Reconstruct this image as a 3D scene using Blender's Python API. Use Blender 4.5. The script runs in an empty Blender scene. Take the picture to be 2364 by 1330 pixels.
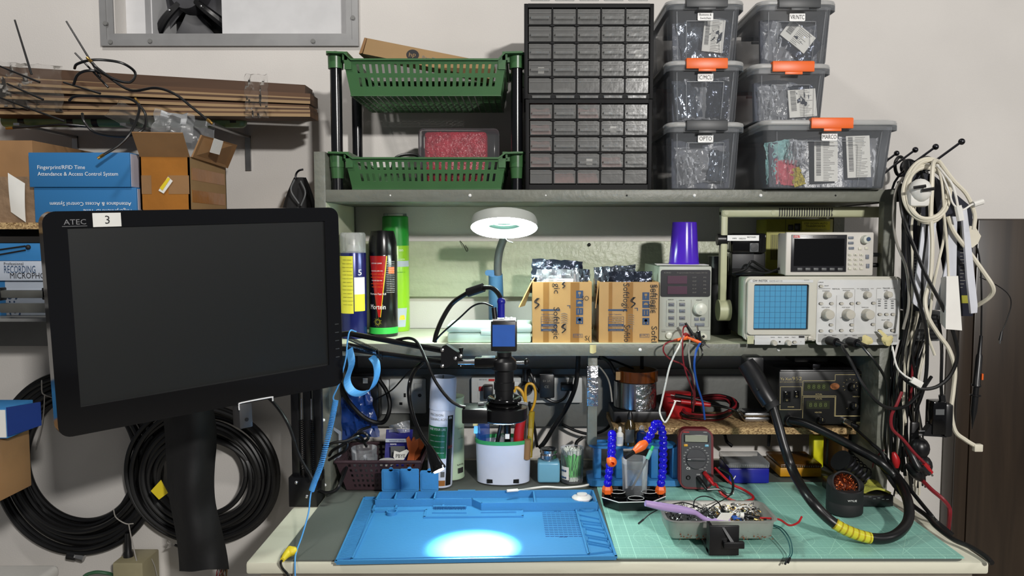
import bpy, bmesh, math, random
from mathutils import Vector, Matrix, Euler
random.seed(7)
sc = bpy.context.scene
C = bpy.data.collections.new('workshop'); sc.collection.children.link(C)
PI = math.pi; R = math.radians
# ---------------------------------------------------------------- camera
F_, TH, PX, PY = 1750.0, math.atan(120/1750.0), 1212.0, 665.0
CZ = 1.274
cd = bpy.data.cameras.new('camera'); cam = bpy.data.objects.new('camera', cd); C.objects.link(cam)
cam.location = (0, 0, CZ); cam.rotation_euler = (PI/2 - TH, 0, 0)
cd.sensor_width = 36; cd.lens = 36*F_/2364; cd.shift_x = (1182-PX)/2364; cd.clip_start = .02
sc.camera = cam
# ---------------------------------------------------------------- world, exposure, lights
w = bpy.data.worlds.new('world'); sc.world = w; w.use_nodes = True
w.node_tree.nodes['Background'].inputs[0].default_value = (.80, .82, .88, 1)
w.node_tree.nodes['Background'].inputs[1].default_value = .12
sc.view_settings.view_transform = 'Standard'; sc.view_settings.look = 'None'
sc.view_settings.gamma = 1; sc.view_settings.use_curve_mapping = False
sc.view_settings.exposure = 0.14
def area(name, loc, target, size, power, col, sy=None):
    l = bpy.data.lights.new(name, 'AREA'); l.energy = power; l.color = col; l.size = size
    if sy: l.shape = 'RECTANGLE'; l.size_y = sy
    o = bpy.data.objects.new(name, l); C.objects.link(o); o.location = loc
    o.rotation_euler = (Vector(target)-Vector(loc)).to_track_quat('-Z', 'Y').to_euler(); return o
area('task_light', (.95, -1.35, 2.10), (0, 1.7, 1.1), .16, 62, (1, .97, .93), .10)
area('left_wall_fill', (-.75, .55, 2.66), (-.85, 1.6, 1.1), .25, 9, (1, .965, .92), .12)  # added fill that brightens the upper left wall, not a known fixture
area('far_room_light', (2.6, .1, 1.95), (0, 1.7, 1.1), .35, 6, (1, .96, .92))
# ---------------------------------------------------------------- pixel helpers (photo pixel + distance from camera -> point of the room)
def P(px, py, y):
    v = (PY-py)/F_; u = (px-PX)/F_
    k = y/(math.cos(TH)+v*math.sin(TH))
    return Vector((u*k, y, CZ + k*(v*math.cos(TH)-math.sin(TH))))
def Q(px, py, z):
    v = (PY-py)/F_
    s = (v*math.cos(TH)-math.sin(TH))/(math.cos(TH)+v*math.sin(TH))
    return P(px, py, (z-CZ)/s)
# ---------------------------------------------------------------- materials
def lin(c): return tuple((x/255/12.92 if x/255 <= .04045 else ((x/255+.055)/1.055)**2.4) for x in c)+(1,)
MATS = {}
def mat(name, rgb=(128,128,128), rough=.5, metal=0, noise=0, ns=30, bump=0, bs=60, emit=0, spec=.5, alpha=None, dirt=None, coat=0, aniso=None):
    if name in MATS: return MATS[name]
    m = bpy.data.materials.new(name); m.use_nodes = True; nt = m.node_tree; N = nt.nodes; L = nt.links
    b = N['Principled BSDF']; b.inputs['Base Color'].default_value = lin(rgb); b.inputs['Roughness'].default_value = rough
    b.inputs['Metallic'].default_value = metal; b.inputs['Specular IOR Level'].default_value = spec
    if coat: b.inputs['Coat Weight'].default_value = coat; b.inputs['Coat Roughness'].default_value = .08
    tc = N.new('ShaderNodeTexCoord')
    if noise or dirt:
        nz = N.new('ShaderNodeTexNoise'); nz.inputs['Scale'].default_value = ns; nz.inputs['Detail'].default_value = 5
        if aniso:
            mp = N.new('ShaderNodeMapping'); mp.inputs['Scale'].default_value = aniso
            L.new(tc.outputs['Object'], mp.inputs[0]); L.new(mp.outputs[0], nz.inputs['Vector'])
        else: L.new(tc.outputs['Object'], nz.inputs['Vector'])
        rp = N.new('ShaderNodeValToRGB'); L.new(nz.outputs['Fac'], rp.inputs[0])
        c = lin(rgb)
        d = lin(dirt) if dirt else tuple(x*(1-noise) for x in c[:3])+(1,)
        rp.color_ramp.elements[0].position = .36 if not dirt else .30; rp.color_ramp.elements[0].color = d
        rp.color_ramp.elements[1].position = .62 if not dirt else .48; rp.color_ramp.elements[1].color = tuple(min(1, x*(1+noise*.4)) for x in c[:3])+(1,)
        L.new(rp.outputs[0], b.inputs['Base Color'])
    if bump:
        n2 = N.new('ShaderNodeTexNoise'); n2.inputs['Scale'].default_value = bs; n2.inputs['Detail'].default_value = 4
        L.new(tc.outputs['Object'], n2.inputs['Vector'])
        bp = N.new('ShaderNodeBump'); bp.inputs['Strength'].default_value = bump; bp.inputs['Distance'].default_value = .004
        L.new(n2.outputs['Fac'], bp.inputs['Height']); L.new(bp.outputs[0], b.inputs['Normal'])
    if emit:
        b.inputs['Emission Color'].default_value = lin(rgb); b.inputs['Emission Strength'].default_value = emit
    if alpha is not None:      # clear plastic / glass: see-through body with real highlights
        out = N['Material Output']; tr = N.new('ShaderNodeBsdfTransparent'); mx = N.new('ShaderNodeMixShader')
        fr = N.new('ShaderNodeFresnel'); fr.inputs['IOR'].default_value = 1.45
        ad = N.new('ShaderNodeMath'); ad.operation = 'ADD'; ad.use_clamp = True; ad.inputs[1].default_value = alpha
        L.new(fr.outputs[0], ad.inputs[0]); L.new(ad.outputs[0], mx.inputs[0])
        L.new(tr.outputs[0], mx.inputs[1]); L.new(b.outputs[0], mx.inputs[2]); L.new(mx.outputs[0], out.inputs[0])
        if bump: L.new(bp.outputs[0], fr.inputs['Normal'])
    MATS[name] = m; return m
# ---------------------------------------------------------------- mesh builder
_txt = {}
_gr = random.Random(99)
def gib(*n):      # unreadable small print: rows of letter-like marks
    return ' '.join(''.join(_gr.choice('aeomnuwscz') for _ in range(k)) for k in n)
def text_geo(s):
    if s in _txt: return _txt[s]
    cu = bpy.data.curves.new('t', 'FONT'); cu.body = s; cu.size = 1; cu.resolution_u = 2
    o = bpy.data.objects.new('t', cu); C.objects.link(o)
    bpy.context.view_layer.update()
    me = bpy.data.meshes.new_from_object(o.evaluated_get(bpy.context.evaluated_depsgraph_get()))
    vs = [(v.co.x, v.co.y) for v in me.vertices]; fs = [tuple(p.vertices) for p in me.polygons]
    bpy.data.objects.remove(o); bpy.data.curves.remove(cu); bpy.data.meshes.remove(me)
    _txt[s] = (vs, fs); return _txt[s]
def rr(w, h, r, n=4, cx=0, cy=0):
    out = []
    for (sx, sy, a0) in ((1,1,0), (-1,1,90), (-1,-1,180), (1,-1,270)):
        for i in range(n+1):
            a = R(a0+90*i/n); out.append((cx+sx*(w/2-r)+r*math.cos(a), cy+sy*(h/2-r)+r*math.sin(a)))
    return out
def spline(pts, k=6):
    pts = [Vector(p) for p in pts]
    if len(pts) < 3: return pts
    out = []; n = len(pts)
    for i in range(n-1):
        p0 = pts[i-1] if i else pts[0]*2-pts[1]; p1, p2 = pts[i], pts[i+1]; p3 = pts[i+2] if i+2 < n else pts[-1]*2-pts[-2]
        for j in range(k):
            t = j/k
            out.append(.5*((2*p1)+(p2-p0)*t+(2*p0-5*p1+4*p2-p3)*t*t+(3*p1-p0-3*p2+p3)*t**3))
    out.append(pts[-1]); return out
class MB:
    def __init__(s, M=None): s.v = []; s.f = []; s.mi = []; s.sm = []; s.mats = []; s.M = M or Matrix()
    def _m(s, m):
        if isinstance(m, str): m = MATS[m]
        if m not in s.mats: s.mats.append(m)
        return s.mats.index(m)
    def add(s, vs, fs, m, smooth=False):
        o = len(s.v); s.v += [s.M @ Vector(v) for v in vs]; k = s._m(m)
        for f in fs: s.f.append(tuple(i+o for i in f)); s.mi.append(k); s.sm.append(smooth)
        return s
    def box(s, x0, x1, y0, y1, z0, z1, m, bev=0, seg=2, T=None):
        if not bev:
            vs = [(x,y,z) for z in (z0,z1) for y in (y0,y1) for x in (x0,x1)]
            fs = [(0,2,3,1),(4,5,7,6),(0,1,5,4),(2,6,7,3),(0,4,6,2),(1,3,7,5)]
        else:
            b = bmesh.new(); bmesh.ops.create_cube(b, size=1)
            for q in b.verts: q.co = Vector(((x0+x1)/2+q.co.x*(x1-x0), (y0+y1)/2+q.co.y*(y1-y0), (z0+z1)/2+q.co.z*(z1-z0)))
            bmesh.ops.bevel(b, geom=b.edges[:], offset=min(bev, .49*min(x1-x0, y1-y0, z1-z0)), segments=seg, affect='EDGES', profile=.5)
            b.verts.index_update(); vs = [q.co.copy() for q in b.verts]; fs = [tuple(q.index for q in f.verts) for f in b.faces]; b.free()
        if T: vs = [T @ Vector(v) for v in vs]
        return s.add(vs, fs, m, bool(bev))
    def hexa(s, lo, hi, m):       # two quads (4 points each) joined
        return s.add(list(lo)+list(hi), [(3,2,1,0),(4,5,6,7),(0,1,5,4),(1,2,6,5),(2,3,7,6),(3,0,4,7)], m)
    def prism(s, poly, d0, d1, m, o=(0,0,0), u=(1,0,0), v=(0,0,1), smooth=False, hole=None):
        o = Vector(o); u = Vector(u); v = Vector(v); n = v.cross(u) if True else None
        A = [o+u*a+v*b+n*d0 for a, b in poly]; B = [o+u*a+v*b+n*d1 for a, b in poly]; k = len(poly)
        if hole:
            A2 = [o+u*a+v*b+n*d0 for a, b in hole]; B2 = [o+u*a+v*b+n*d1 for a, b in hole]
            vs = A+B+A2+B2; fs = []
            for i in range(k):
                j = (i+1) % k
                fs += [(i,j,k+j,k+i), (2*k+j,2*k+i,3*k+i,3*k+j), (j,i,2*k+i,2*k+j), (k+i,k+j,3*k+j,3*k+i)]
            return s.add(vs, fs, m, smooth)
        fs = [tuple(range(k))[::-1], tuple(range(k, 2*k))]+[(i,(i+1)%k,k+(i+1)%k,k+i) for i in range(k)]
        return s.add(A+B, fs, m, smooth)
    def lathe(s, prof, m, o=(0,0,0), n=28, ax=(0,0,1), sx=1, sy=1, smooth=True, a0=0, a1=360):
        o = Vector(o); ax = Vector(ax).normalized(); t = Vector((1,0,0)) if abs(ax.x) < .9 else Vector((0,1,0))
        e1 = (t-ax*t.dot(ax)).normalized(); e2 = ax.cross(e1); full = abs(a1-a0) >= 360; nn = n if full else n+1
        vs = []
        for r, z in prof:
            for i in range(nn):
                a = R(a0+(a1-a0)*i/n); vs.append(o+e1*(r*math.cos(a)*sx)+e2*(r*math.sin(a)*sy)+ax*z)
        fs = []
        for j in range(len(prof)-1):
            for i in range(n):
                k = (i+1) % nn; fs.append((j*nn+i, j*nn+k, (j+1)*nn+k, (j+1)*nn+i))
        s.add(vs, fs, m, smooth)
        if full:
            for j, fl in ((0, True), (len(prof)-1, False)):
                if prof[j][0] > 1e-5:
                    r, z = prof[j]; ring = [o+e1*(r*math.cos(2*PI*i/n)*sx)+e2*(r*math.sin(2*PI*i/n)*sy)+ax*z for i in range(n)]
                    if not getattr(s, 'open', False): s.add(ring, [tuple(range(n))[::-1] if fl else tuple(range(n))], m)
        return s
    def shell(s, prof, m, t=.0015, **k):      # open vessel: profile out and back in
        s.open = True; s.lathe(prof, m, **k); q = [(max(r-t, 0), z+(t if i == 0 else 0)) for i, (r, z) in enumerate(prof)]
        s.lathe(q[::-1], m, **k); s.lathe([prof[-1], q[-1]], m, **k); s.open = False; return s
    def cyl(s, p0, p1, r, m, r1=None, n=16, smooth=True):
        p0 = Vector(p0); p1 = Vector(p1); d = p1-p0
        return s.lathe([(r, 0), (r1 if r1 is not None else r, d.length)], m, o=p0, ax=d, n=n, smooth=smooth)
    def sph(s, c, r, m, n=14, sz=1):
        return s.lathe([(max(1e-6, r*math.sin(PI*i/8)), -r*sz*math.cos(PI*i/8)) for i in range(9)], m, o=c, n=n)
    def tube(s, pts, r, m, n=8, k=6, sm=True):
        ps = spline(pts, k) if k > 1 else [Vector(p) for p in pts]
        vs = []; e = None
        for i, p in enumerate(ps):
            d = (ps[min(i+1, len(ps)-1)]-ps[max(i-1, 0)])
            d = d.normalized() if d.length > 1e-9 else Vector((0,0,1))
            if e is None: t = Vector((0,0,1)) if abs(d.z) < .9 else Vector((1,0,0)); e = t
            e = (e-d*e.dot(d)); e = e.normalized() if e.length > 1e-6 else d.orthogonal().normalized()
            f = d.cross(e); rad = r(i/(len(ps)-1)) if callable(r) else r
            for j in range(n):
                a = 2*PI*j/n; vs.append(p+e*(rad*math.cos(a))+f*(rad*math.sin(a)))
        fs = [(i*n+j, i*n+(j+1) % n, (i+1)*n+(j+1) % n, (i+1)*n+j) for i in range(len(ps)-1) for j in range(n)]
        L = (len(ps)-1)*n; fs += [tuple(range(n))[::-1], tuple(range(L, L+n))]
        return s.add(vs, fs, m, sm)
    def ribbon(s, pts, w, m, t=.001, wd=(0,1,0)):      # flat strap following pts
        ps = spline(pts, 5); wd = Vector(wd)*w/2; vs = []
        for i, p in enumerate(ps):
            d = (ps[min(i+1, len(ps)-1)]-ps[max(i-1, 0)]).normalized(); nn = d.cross(wd).normalized()*t/2
            vs += [p+wd+nn, p-wd+nn, p-wd-nn, p+wd-nn]
        fs = [(i*4+j, i*4+(j+1) % 4, i*4+4+(j+1) % 4, i*4+4+j) for i in range(len(ps)-1) for j in range(4)]
        L = len(vs)-4; fs += [(3,2,1,0), (L, L+1, L+2, L+3)]
        return s.add(vs, fs, m, False)
    def text(s, t, h, m, o=(0,0,0), u=(1,0,0), v=(0,0,1), al='c', w=None, e=.0004):
        vs, fs = text_geo(t)
        if not vs: return s
        x0 = min(a for a, b in vs); x1 = max(a for a, b in vs); k = h/.7; kx = w/(x1-x0) if w else k
        sh = {'c': (x0+x1)/2, 'l': x0, 'r': x1}[al]
        o = Vector(o); u = Vector(u).normalized(); v = Vector(v).normalized(); n = u.cross(v)
        return s.add([o+u*((a-sh)*kx)+v*(b*k)+n*e for a, b in vs], fs, m)
    def grid(s, fn, nu, nv, m, smooth=True, t=0):
        vs = [Vector(fn(i/nu, j/nv)) for j in range(nv+1) for i in range(nu+1)]; W = nu+1
        fs = [(j*W+i, j*W+i+1, (j+1)*W+i+1, (j+1)*W+i) for j in range(nv) for i in range(nu)]
        if t:
            k = len(vs); nrm = []
            for j in range(nv+1):
                for i in range(W):
                    a = vs[j*W+min(i+1, nu)]-vs[j*W+max(i-1, 0)]; b = vs[min(j+1, nv)*W+i]-vs[max(j-1, 0)*W+i]
                    c = a.cross(b); nrm.append(c.normalized()*t if c.length > 1e-12 else Vector((0, t, 0)))
            vs2 = vs+[p-q for p, q in zip(vs, nrm)]
            f2 = fs+[tuple(x+k for x in f[::-1]) for f in fs]
            rim = [i for i in range(W)]+[j*W+nu for j in range(1, nv+1)]+[nv*W+i for i in range(nu-1, -1, -1)]+[j*W for j in range(nv-1, 0, -1)]
            f2 += [(rim[(i+1) % len(rim)], rim[i], rim[i]+k, rim[(i+1) % len(rim)]+k) for i in range(len(rim))]
            return s.add(vs2, f2, m, smooth)
        return s.add(vs, fs, m, smooth)
    def loft(s, rings, m, smooth=True, caps=True):
        n = len(rings[0]); vs = [p for r_ in rings for p in r_]
        fs = [(j*n+i, j*n+(i+1) % n, (j+1)*n+(i+1) % n, (j+1)*n+i) for j in range(len(rings)-1) for i in range(n)]
        s.add(vs, fs, m, smooth)
        if caps: s.add(rings[0], [tuple(range(n))[::-1]], m); s.add(rings[-1], [tuple(range(n))], m)
        return s
    def slotted(s, A, B, C_, D_, rows, n, m, th=.002, bar=.45, e0=.03, e1=.97):      # A,B bottom corners, C_,D_ top corners; rows of slots
        A, B, C_, D_ = map(Vector, (A, B, C_, D_)); nn = (B-A).cross(D_-A).normalized()*th
        pt = lambda u, t: (A*(1-u)+B*u)*(1-t)+(D_*(1-u)+C_*u)*t
        def piece(u0, u1, t0, t1):
            q = [pt(u0, t0), pt(u1, t0), pt(u1, t1), pt(u0, t1)]; s.hexa(q, [p+nn for p in q], m)
        t = 0
        for t0, t1 in rows:
            piece(0, 1, t, t0); t = t1; w_ = (e1-e0)/n
            piece(0, e0, t0, t1); piece(e1, 1, t0, t1)
            for k in range(n): piece(e0+w_*k, e0+w_*(k+bar), t0, t1)
        piece(0, 1, t, 1); return s
    def build(s, name, parent=None, world=False, origin=None):
        vs = s.v
        if parent is not None and world:
            inv = PM[parent.name].inverted(); vs = [inv @ v for v in vs]
        loc = Vector((0, 0, 0))
        if parent is None or origin:
            xs = [v.x for v in vs]; ys = [v.y for v in vs]; zs = [v.z for v in vs]
            loc = Vector(((min(xs)+max(xs))/2, (min(ys)+max(ys))/2, min(zs))); vs = [v-loc for v in vs]
        me = bpy.data.meshes.new(name); me.from_pydata([tuple(v) for v in vs], [], s.f)
        for m in s.mats: me.materials.append(m)
        me.polygons.foreach_set('material_index', s.mi); me.polygons.foreach_set('use_smooth', s.sm)
        b = bmesh.new(); b.from_mesh(me); bmesh.ops.recalc_face_normals(b, faces=b.faces[:]); b.to_mesh(me); b.free()
        if any(s.sm): me.set_sharp_from_angle(angle=R(38))
        me.update(); o = bpy.data.objects.new(name, me); C.objects.link(o); o.location = loc
        if parent is not None:
            o.parent = parent; PM[o.name] = PM[parent.name] @ Matrix.Translation(loc)
        else: PM[o.name] = Matrix.Translation(loc)
        return o
PM = {}
def tag(o, label, cat, group=None, kind=None):
    o['label'] = label; o['category'] = cat
    if group: o['group'] = group
    if kind: o['kind'] = kind
    return o
def thing(name, label, cat, loc=(0,0,0), rz=0, group=None, rot=None):
    o = bpy.data.objects.new(name, None); C.objects.link(o); o.empty_display_size = .02
    o.location = loc; e = rot if rot else (0, 0, rz); o.rotation_euler = e
    PM[o.name] = Matrix.Translation(Vector(loc)) @ Euler(e).to_matrix().to_4x4()
    return tag(o, label, cat, group)
def solo(mb, name, label, cat, group=None, kind=None): return tag(mb.build(name), label, cat, group, kind)
def struct(mb, name, label=None, cat=None):
    o = mb.build(name); o['kind'] = 'structure'
    if label: o['label'] = label; o['category'] = cat or 'wall'
    return o
def dup(root, loc, rz=None, label=None, group=None):
    r = root.copy(); C.objects.link(r); r.location = loc
    if rz is not None: r.rotation_euler = (0, 0, rz)
    if label: r['label'] = label
    if group: r['group'] = group
    for ch in list(root.children):
        c = ch.copy(); C.objects.link(c); c.parent = r
        for g in list(ch.children):
            d = g.copy(); C.objects.link(d); d.parent = c
    return r
def cable(name, label, cat, pts, r, m, group=None, k=6, n=8, ends=None):
    b = MB(); ps = [P(*p) for p in pts]; b.tube(ps, r, m, n=n, k=k)
    if ends: ends(b, ps)
    return solo(b, name, label, cat, group)
def crinkle(b, c, u, v, m, amp=.006, nu=14, nv=10, seed=0, pinch=.0, t=.0008):    # crumpled bag panel centred at c
    rg = random.Random(seed); c = Vector(c); u = Vector(u); v = Vector(v); n = u.cross(v).normalized()
    g = [[rg.uniform(-1, 1) for _ in range(nu+1)] for _ in range(nv+1)]
    def fn(a, d):
        i, j = round(a*nu), round(d*nv)
        k = 1-pinch*abs(d*2-1)
        return c+u*((a-.5)*k*(1+.04*g[j][(i+3) % nu]))+v*((d-.5)*(1+.04*g[(j+2) % nv][i]))+n*(g[j][i]*amp+amp*1.5*math.sin(a*PI)*math.sin(d*PI))
    b.grid(fn, nu, nv, m, smooth=True, t=t)
# ---------------------------------------------------------------- shared materials
mat('wall_paint', (212,208,203), .75, noise=.05, ns=4, bump=.10, bs=300)
mat('shelf_paint', (114,116,106), .45, noise=.10, ns=14, bump=.25, bs=90, aniso=(1,1,6), spec=.5)
mat('plank_paint', (182,187,162), .38, noise=.08, ns=9, bump=.5, bs=70, aniso=(1,1,5))
mat('desk_paint', (216,214,194), .6, dirt=(176,168,150), ns=5, bump=.15, bs=40, aniso=(.35,1,2))
mat('black', (18,18,20), .35, noise=.1, ns=40); mat('black_gloss', (10,10,11), .12); mat('black_matt', (22,22,24), .7, noise=.15, ns=50)
mat('black_cable', (14,14,15), .35); mat('white_cable', (214,208,190), .45, noise=.05); mat('grey_cable', (140,136,128), .5)
mat('white', (226,224,218), .45, noise=.03); mat('offwhite', (208,206,190), .5, noise=.04); mat('grey', (120,120,118), .5, noise=.05)
mat('dark_grey', (52,53,55), .5, noise=.08); mat('mid_grey', (90,92,93), .5, noise=.05)
mat('chrome', (200,200,202), .2, metal=1, noise=.1); mat('steel', (170,170,170), .35, metal=1, noise=.2, ns=20)
mat('gun', (70,70,74), .25, metal=1); mat('brass', (190,150,80), .3, metal=1)
mat('cardboard', (142,106,68), .8, noise=.12, ns=12, bump=.1, bs=40); mat('cardboard_pale', (156,126,86), .8, noise=.10, ns=10)
mat('cardboard_tape', (160,104,40), .3, noise=.12, ns=14, bump=.2, bs=50, coat=.4)
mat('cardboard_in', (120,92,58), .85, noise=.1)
mat('ink', (22,20,22), .6); mat('ink_blue', (38,66,100), .6); mat('print_white', (238,238,236), .5)
mat('ink_grey', (120,118,112), .6); mat('ink_red', (190,30,28), .5); mat('paper', (225,224,218), .7, noise=.03)
mat('red', (170,22,28), .4); mat('red_cable', (122,28,36), .35); mat('orange', (232,102,34), .4); mat('yellow', (224,200,40), .5, noise=.05)
mat('blue_cable', (34,84,170), .35); mat('masking', (208,196,140), .75, noise=.06)
mat('green_basket', (62,102,62), .32, noise=.06, ns=18)
mat('clear', (190,194,200), .10, alpha=.055); mat('clear_frost', (206,210,214), .3, alpha=.08); mat('clear_lid', (196,196,194), .4, alpha=.62, noise=.05)
mat('clear_bag', (205,208,214), .14, alpha=.12, bump=.8, bs=32); mat('antistatic', (120,128,140), .18, metal=.75, noise=.25, ns=25, bump=1.0, bs=40)
mat('antistatic_dark', (54,60,74), .2, metal=.6, noise=.3, ns=18, bump=1.0, bs=45)
mat('drawer_clear', (168,168,166), .22, alpha=.19, bump=.12, bs=60)
mat('foil', (190,192,196), .22, metal=1, bump=1.0, bs=90)
mat('blue_silicone', (56,128,182), .5, noise=.05, ns=6, bump=.08, bs=200)
mat('blue_plastic', (48,118,178), .4, noise=.04)
mat('loc_blue', (22,14,190), .18, noise=.03)
mat('wood_strip', (92,66,46), .7, noise=.25, ns=12, aniso=(.15,4,4)); mat('wood_edge', (150,124,90), .7, noise=.15, ns=20, aniso=(.2,4,4))
def particle_board():
    m = bpy.data.materials.new('particle_board'); m.use_nodes = True; N = m.node_tree.nodes; L = m.node_tree.links
    tc = N.new('ShaderNodeTexCoord'); vo = N.new('ShaderNodeTexVoronoi'); vo.inputs['Scale'].default_value = 520
    mp = N.new('ShaderNodeMapping'); mp.inputs['Scale'].default_value = (.6, 1, 1); L.new(tc.outputs['Object'], mp.inputs[0]); L.new(mp.outputs[0], vo.inputs['Vector'])
    rp = N.new('ShaderNodeValToRGB'); sp = N.new('ShaderNodeSeparateColor'); L.new(vo.outputs['Color'], sp.inputs[0]); L.new(sp.outputs[0], rp.inputs[0])
    rp.color_ramp.elements[0].color = lin((120,92,58)); rp.color_ramp.elements[1].color = lin((196,166,118)); rp.color_ramp.elements[0].position = .1; rp.color_ramp.elements[1].position = .75
    L.new(rp.outputs[0], N['Principled BSDF'].inputs['Base Color']); N['Principled BSDF'].inputs['Roughness'].default_value = .8
    MATS['particle_board'] = m
particle_board()
def dark_wood():
    m = bpy.data.materials.new('dark_wood'); m.use_nodes = True; N = m.node_tree.nodes; L = m.node_tree.links
    tc = N.new('ShaderNodeTexCoord'); mp = N.new('ShaderNodeMapping'); mp.inputs['Scale'].default_value = (22, 22, 1.2)
    nz = N.new('ShaderNodeTexNoise'); nz.inputs['Scale'].default_value = 1.0; nz.inputs['Detail'].default_value = 6; nz.inputs['Distortion'].default_value = .6
    L.new(tc.outputs['Object'], mp.inputs[0]); L.new(mp.outputs[0], nz.inputs['Vector'])
    rp = N.new('ShaderNodeValToRGB'); L.new(nz.outputs['Fac'], rp.inputs[0])
    rp.color_ramp.elements[0].color = lin((34,26,20)); rp.color_ramp.elements[1].color = lin((64,52,40)); rp.color_ramp.elements[0].position = .3; rp.color_ramp.elements[1].position = .7
    b = N['Principled BSDF']; L.new(rp.outputs[0], b.inputs['Base Color']); b.inputs['Roughness'].default_value = .28
    MATS['dark_wood'] = m
dark_wood()
def cutting_mat():
    m = bpy.data.materials.new('cutting_mat_teal'); m.use_nodes = True; N = m.node_tree.nodes; L = m.node_tree.links
    tc = N.new('ShaderNodeTexCoord'); sx = N.new('ShaderNodeSeparateXYZ'); L.new(tc.outputs['Object'], sx.inputs[0])
    def line(axis, step, wd):
        a = N.new('ShaderNodeMath'); a.operation = 'PINGPONG'; a.inputs[1].default_value = step/2; L.new(sx.outputs[axis], a.inputs[0])
        c = N.new('ShaderNodeMath'); c.operation = 'LESS_THAN'; c.inputs[1].default_value = wd/2; L.new(a.outputs[0], c.inputs[0]); return c
    def mx(a, b):
        c = N.new('ShaderNodeMath'); c.operation = 'MAXIMUM'; L.new(a.outputs[0], c.inputs[0]); L.new(b.outputs[0], c.inputs[1]); return c
    fine = mx(line(0, .01, .0005), line(1, .01, .0005)); big = mx(line(0, .05, .0011), line(1, .05, .0011))
    h = N.new('ShaderNodeMath'); h.operation = 'MULTIPLY'; h.inputs[1].default_value = .45; L.new(fine.outputs[0], h.inputs[0]); f = mx(h, big)
    mc = N.new('ShaderNodeMix'); mc.data_type = 'RGBA'; L.new(f.outputs[0], mc.inputs[0])
    mc.inputs[6].default_value = lin((136,188,174)); mc.inputs[7].default_value = lin((178,226,208))
    b = N['Principled BSDF']; L.new(mc.outputs[2], b.inputs['Base Color']); b.inputs['Roughness'].default_value = .5
    MATS['cutting_mat_teal'] = m
cutting_mat()
# ---------------------------------------------------------------- room shell
YW = 1.765; YS = 1.50; ZD = .75
def zz(py, y, px=1212): return P(px, py, y).z
def xx(px, py, y): return P(px, py, y).x
def cut(o):     # open the wall / cabinet faces only where built
    return o
hx0, hx1, hz0, hz1 = xx(266, 60, YW), xx(802, 60, YW), zz(82, YW), zz(-170, YW)
b = MB()
b.box(-3.2, hx0, YW, YW+.12, 0, 2.75, 'wall_paint'); b.box(hx1, 3.2, YW, YW+.12, 0, 2.75, 'wall_paint')
b.box(hx0, hx1, YW, YW+.12, 0, hz0, 'wall_paint'); b.box(hx0, hx1, YW, YW+.12, hz1, 2.75, 'wall_paint')
struct(b, 'wall_back', 'white painted wall behind the workbench', 'wall')
mat('floor_tile', (150,146,138), .4, noise=.1, ns=3); b = MB(); b.box(-3.2, 3.2, -2.2, YW+.12, -.05, 0, 'floor_tile'); struct(b, 'floor', 'pale floor under the workbench', 'floor')
# ventilation opening: metal frame, recessed panel, fan
mat('alu_frame', (150,150,150), .45, metal=.3, noise=.12, ns=12); mat('vent_panel', (205,205,206), .6, noise=.04)
fx0, fx1, fz0, fz1 = xx(236, 60, YW), xx(829, 60, YW), zz(108, YW), zz(-196, YW)
t = thing('vent_frame', 'grey aluminium frame screwed round the fan opening at the top of the wall', 'frame', ((fx0+fx1)/2, YW-.006, fz0))
wv = .028
b = MB()
for q in range(2):
    d = wv*.5*q
    A = [(fx0+d, fz0+d), (fx1-d, fz0+d), (fx1-d, fz1-d), (fx0+d, fz1-d)]
    B = [(fx0+d+wv*.5, fz0+d+wv*.5), (fx1-d-wv*.5, fz0+d+wv*.5), (fx1-d-wv*.5, fz1-d-wv*.5), (fx0+d+wv*.5, fz1-d-wv*.5)]
    b.prism(A, -.010+.004*q, .006, 'alu_frame', o=(0, YW, 0), hole=B)
b.build('frame_rail', t, world=True)
for px, py in ((244, 54), (256, 97), (347, 95), (723, 95), (815, 41)):
    p = P(px, py, YW-.010); b = MB(); b.cyl(p+Vector((0, -.003, 0)), p+Vector((0, .004, 0)), .0048, 'grey'); b.build('screw', t, world=True)
b = MB(); Yp = YW+.05
ox0, ox1, oz0 = xx(336, 60, Yp), xx(513, 60, Yp), zz(80, Yp)
b.box(hx0, ox0, Yp, Yp+.03, hz0-.02, hz1, 'vent_panel'); b.box(ox1, hx1, Yp, Yp+.03, hz0-.02, hz1, 'vent_panel')
b.box(ox0, ox1, Yp, Yp+.03, hz0-.02, oz0, 'vent_panel'); b.box(ox0, ox1, Yp, Yp+.03, oz0+.3, hz1, 'vent_panel')
b.box(ox0, ox0+.002, Yp+.03, Yp+.16, oz0, oz0+.3, 'vent_panel')
struct(b, 'trim_1', 'white board with a square hole behind the metal frame', 'panel')
t = thing('exhaust_fan', 'dirty black exhaust fan inside the square hole of the framed opening', 'fan', ((ox0+ox1)/2, Yp+.12, oz0))
b = MB(); b.box(ox0+.003, ox1+.03, Yp+.155, Yp+.16, oz0, oz0+.3, 'black'); b.box(ox0+.003, ox1+.03, Yp+.04, Yp+.155, oz0-.004, oz0, 'black')
b.box(ox1+.002, ox1+.006, Yp+.03, Yp+.155, oz0, oz0+.3, 'black'); b.build('housing', t, world=True)
fc = P(438, -8, Yp+.09); b = MB(); mat('fan_grey', (62,62,66), .5, noise=.3, ns=18)
b.lathe([(.036, -.025), (.040, 0), (.040, .03)], 'fan_grey', o=fc, ax=(0, 1, 0)); b.build('hub', t, world=True)
for k in range(5):
    a = R(200+72*k); b = MB()
    def bl(i, j, a=a):
        rr_ = .035+.075*i; aa = a+(j-.5)*(.75+.25*i); return (fc.x+rr_*math.cos(aa), fc.y+.02+.022*(j-.5), fc.z+rr_*math.sin(aa))
    b.grid(bl, 6, 5, 'fan_grey', t=.002); b.build('blade', t, world=True)
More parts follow.
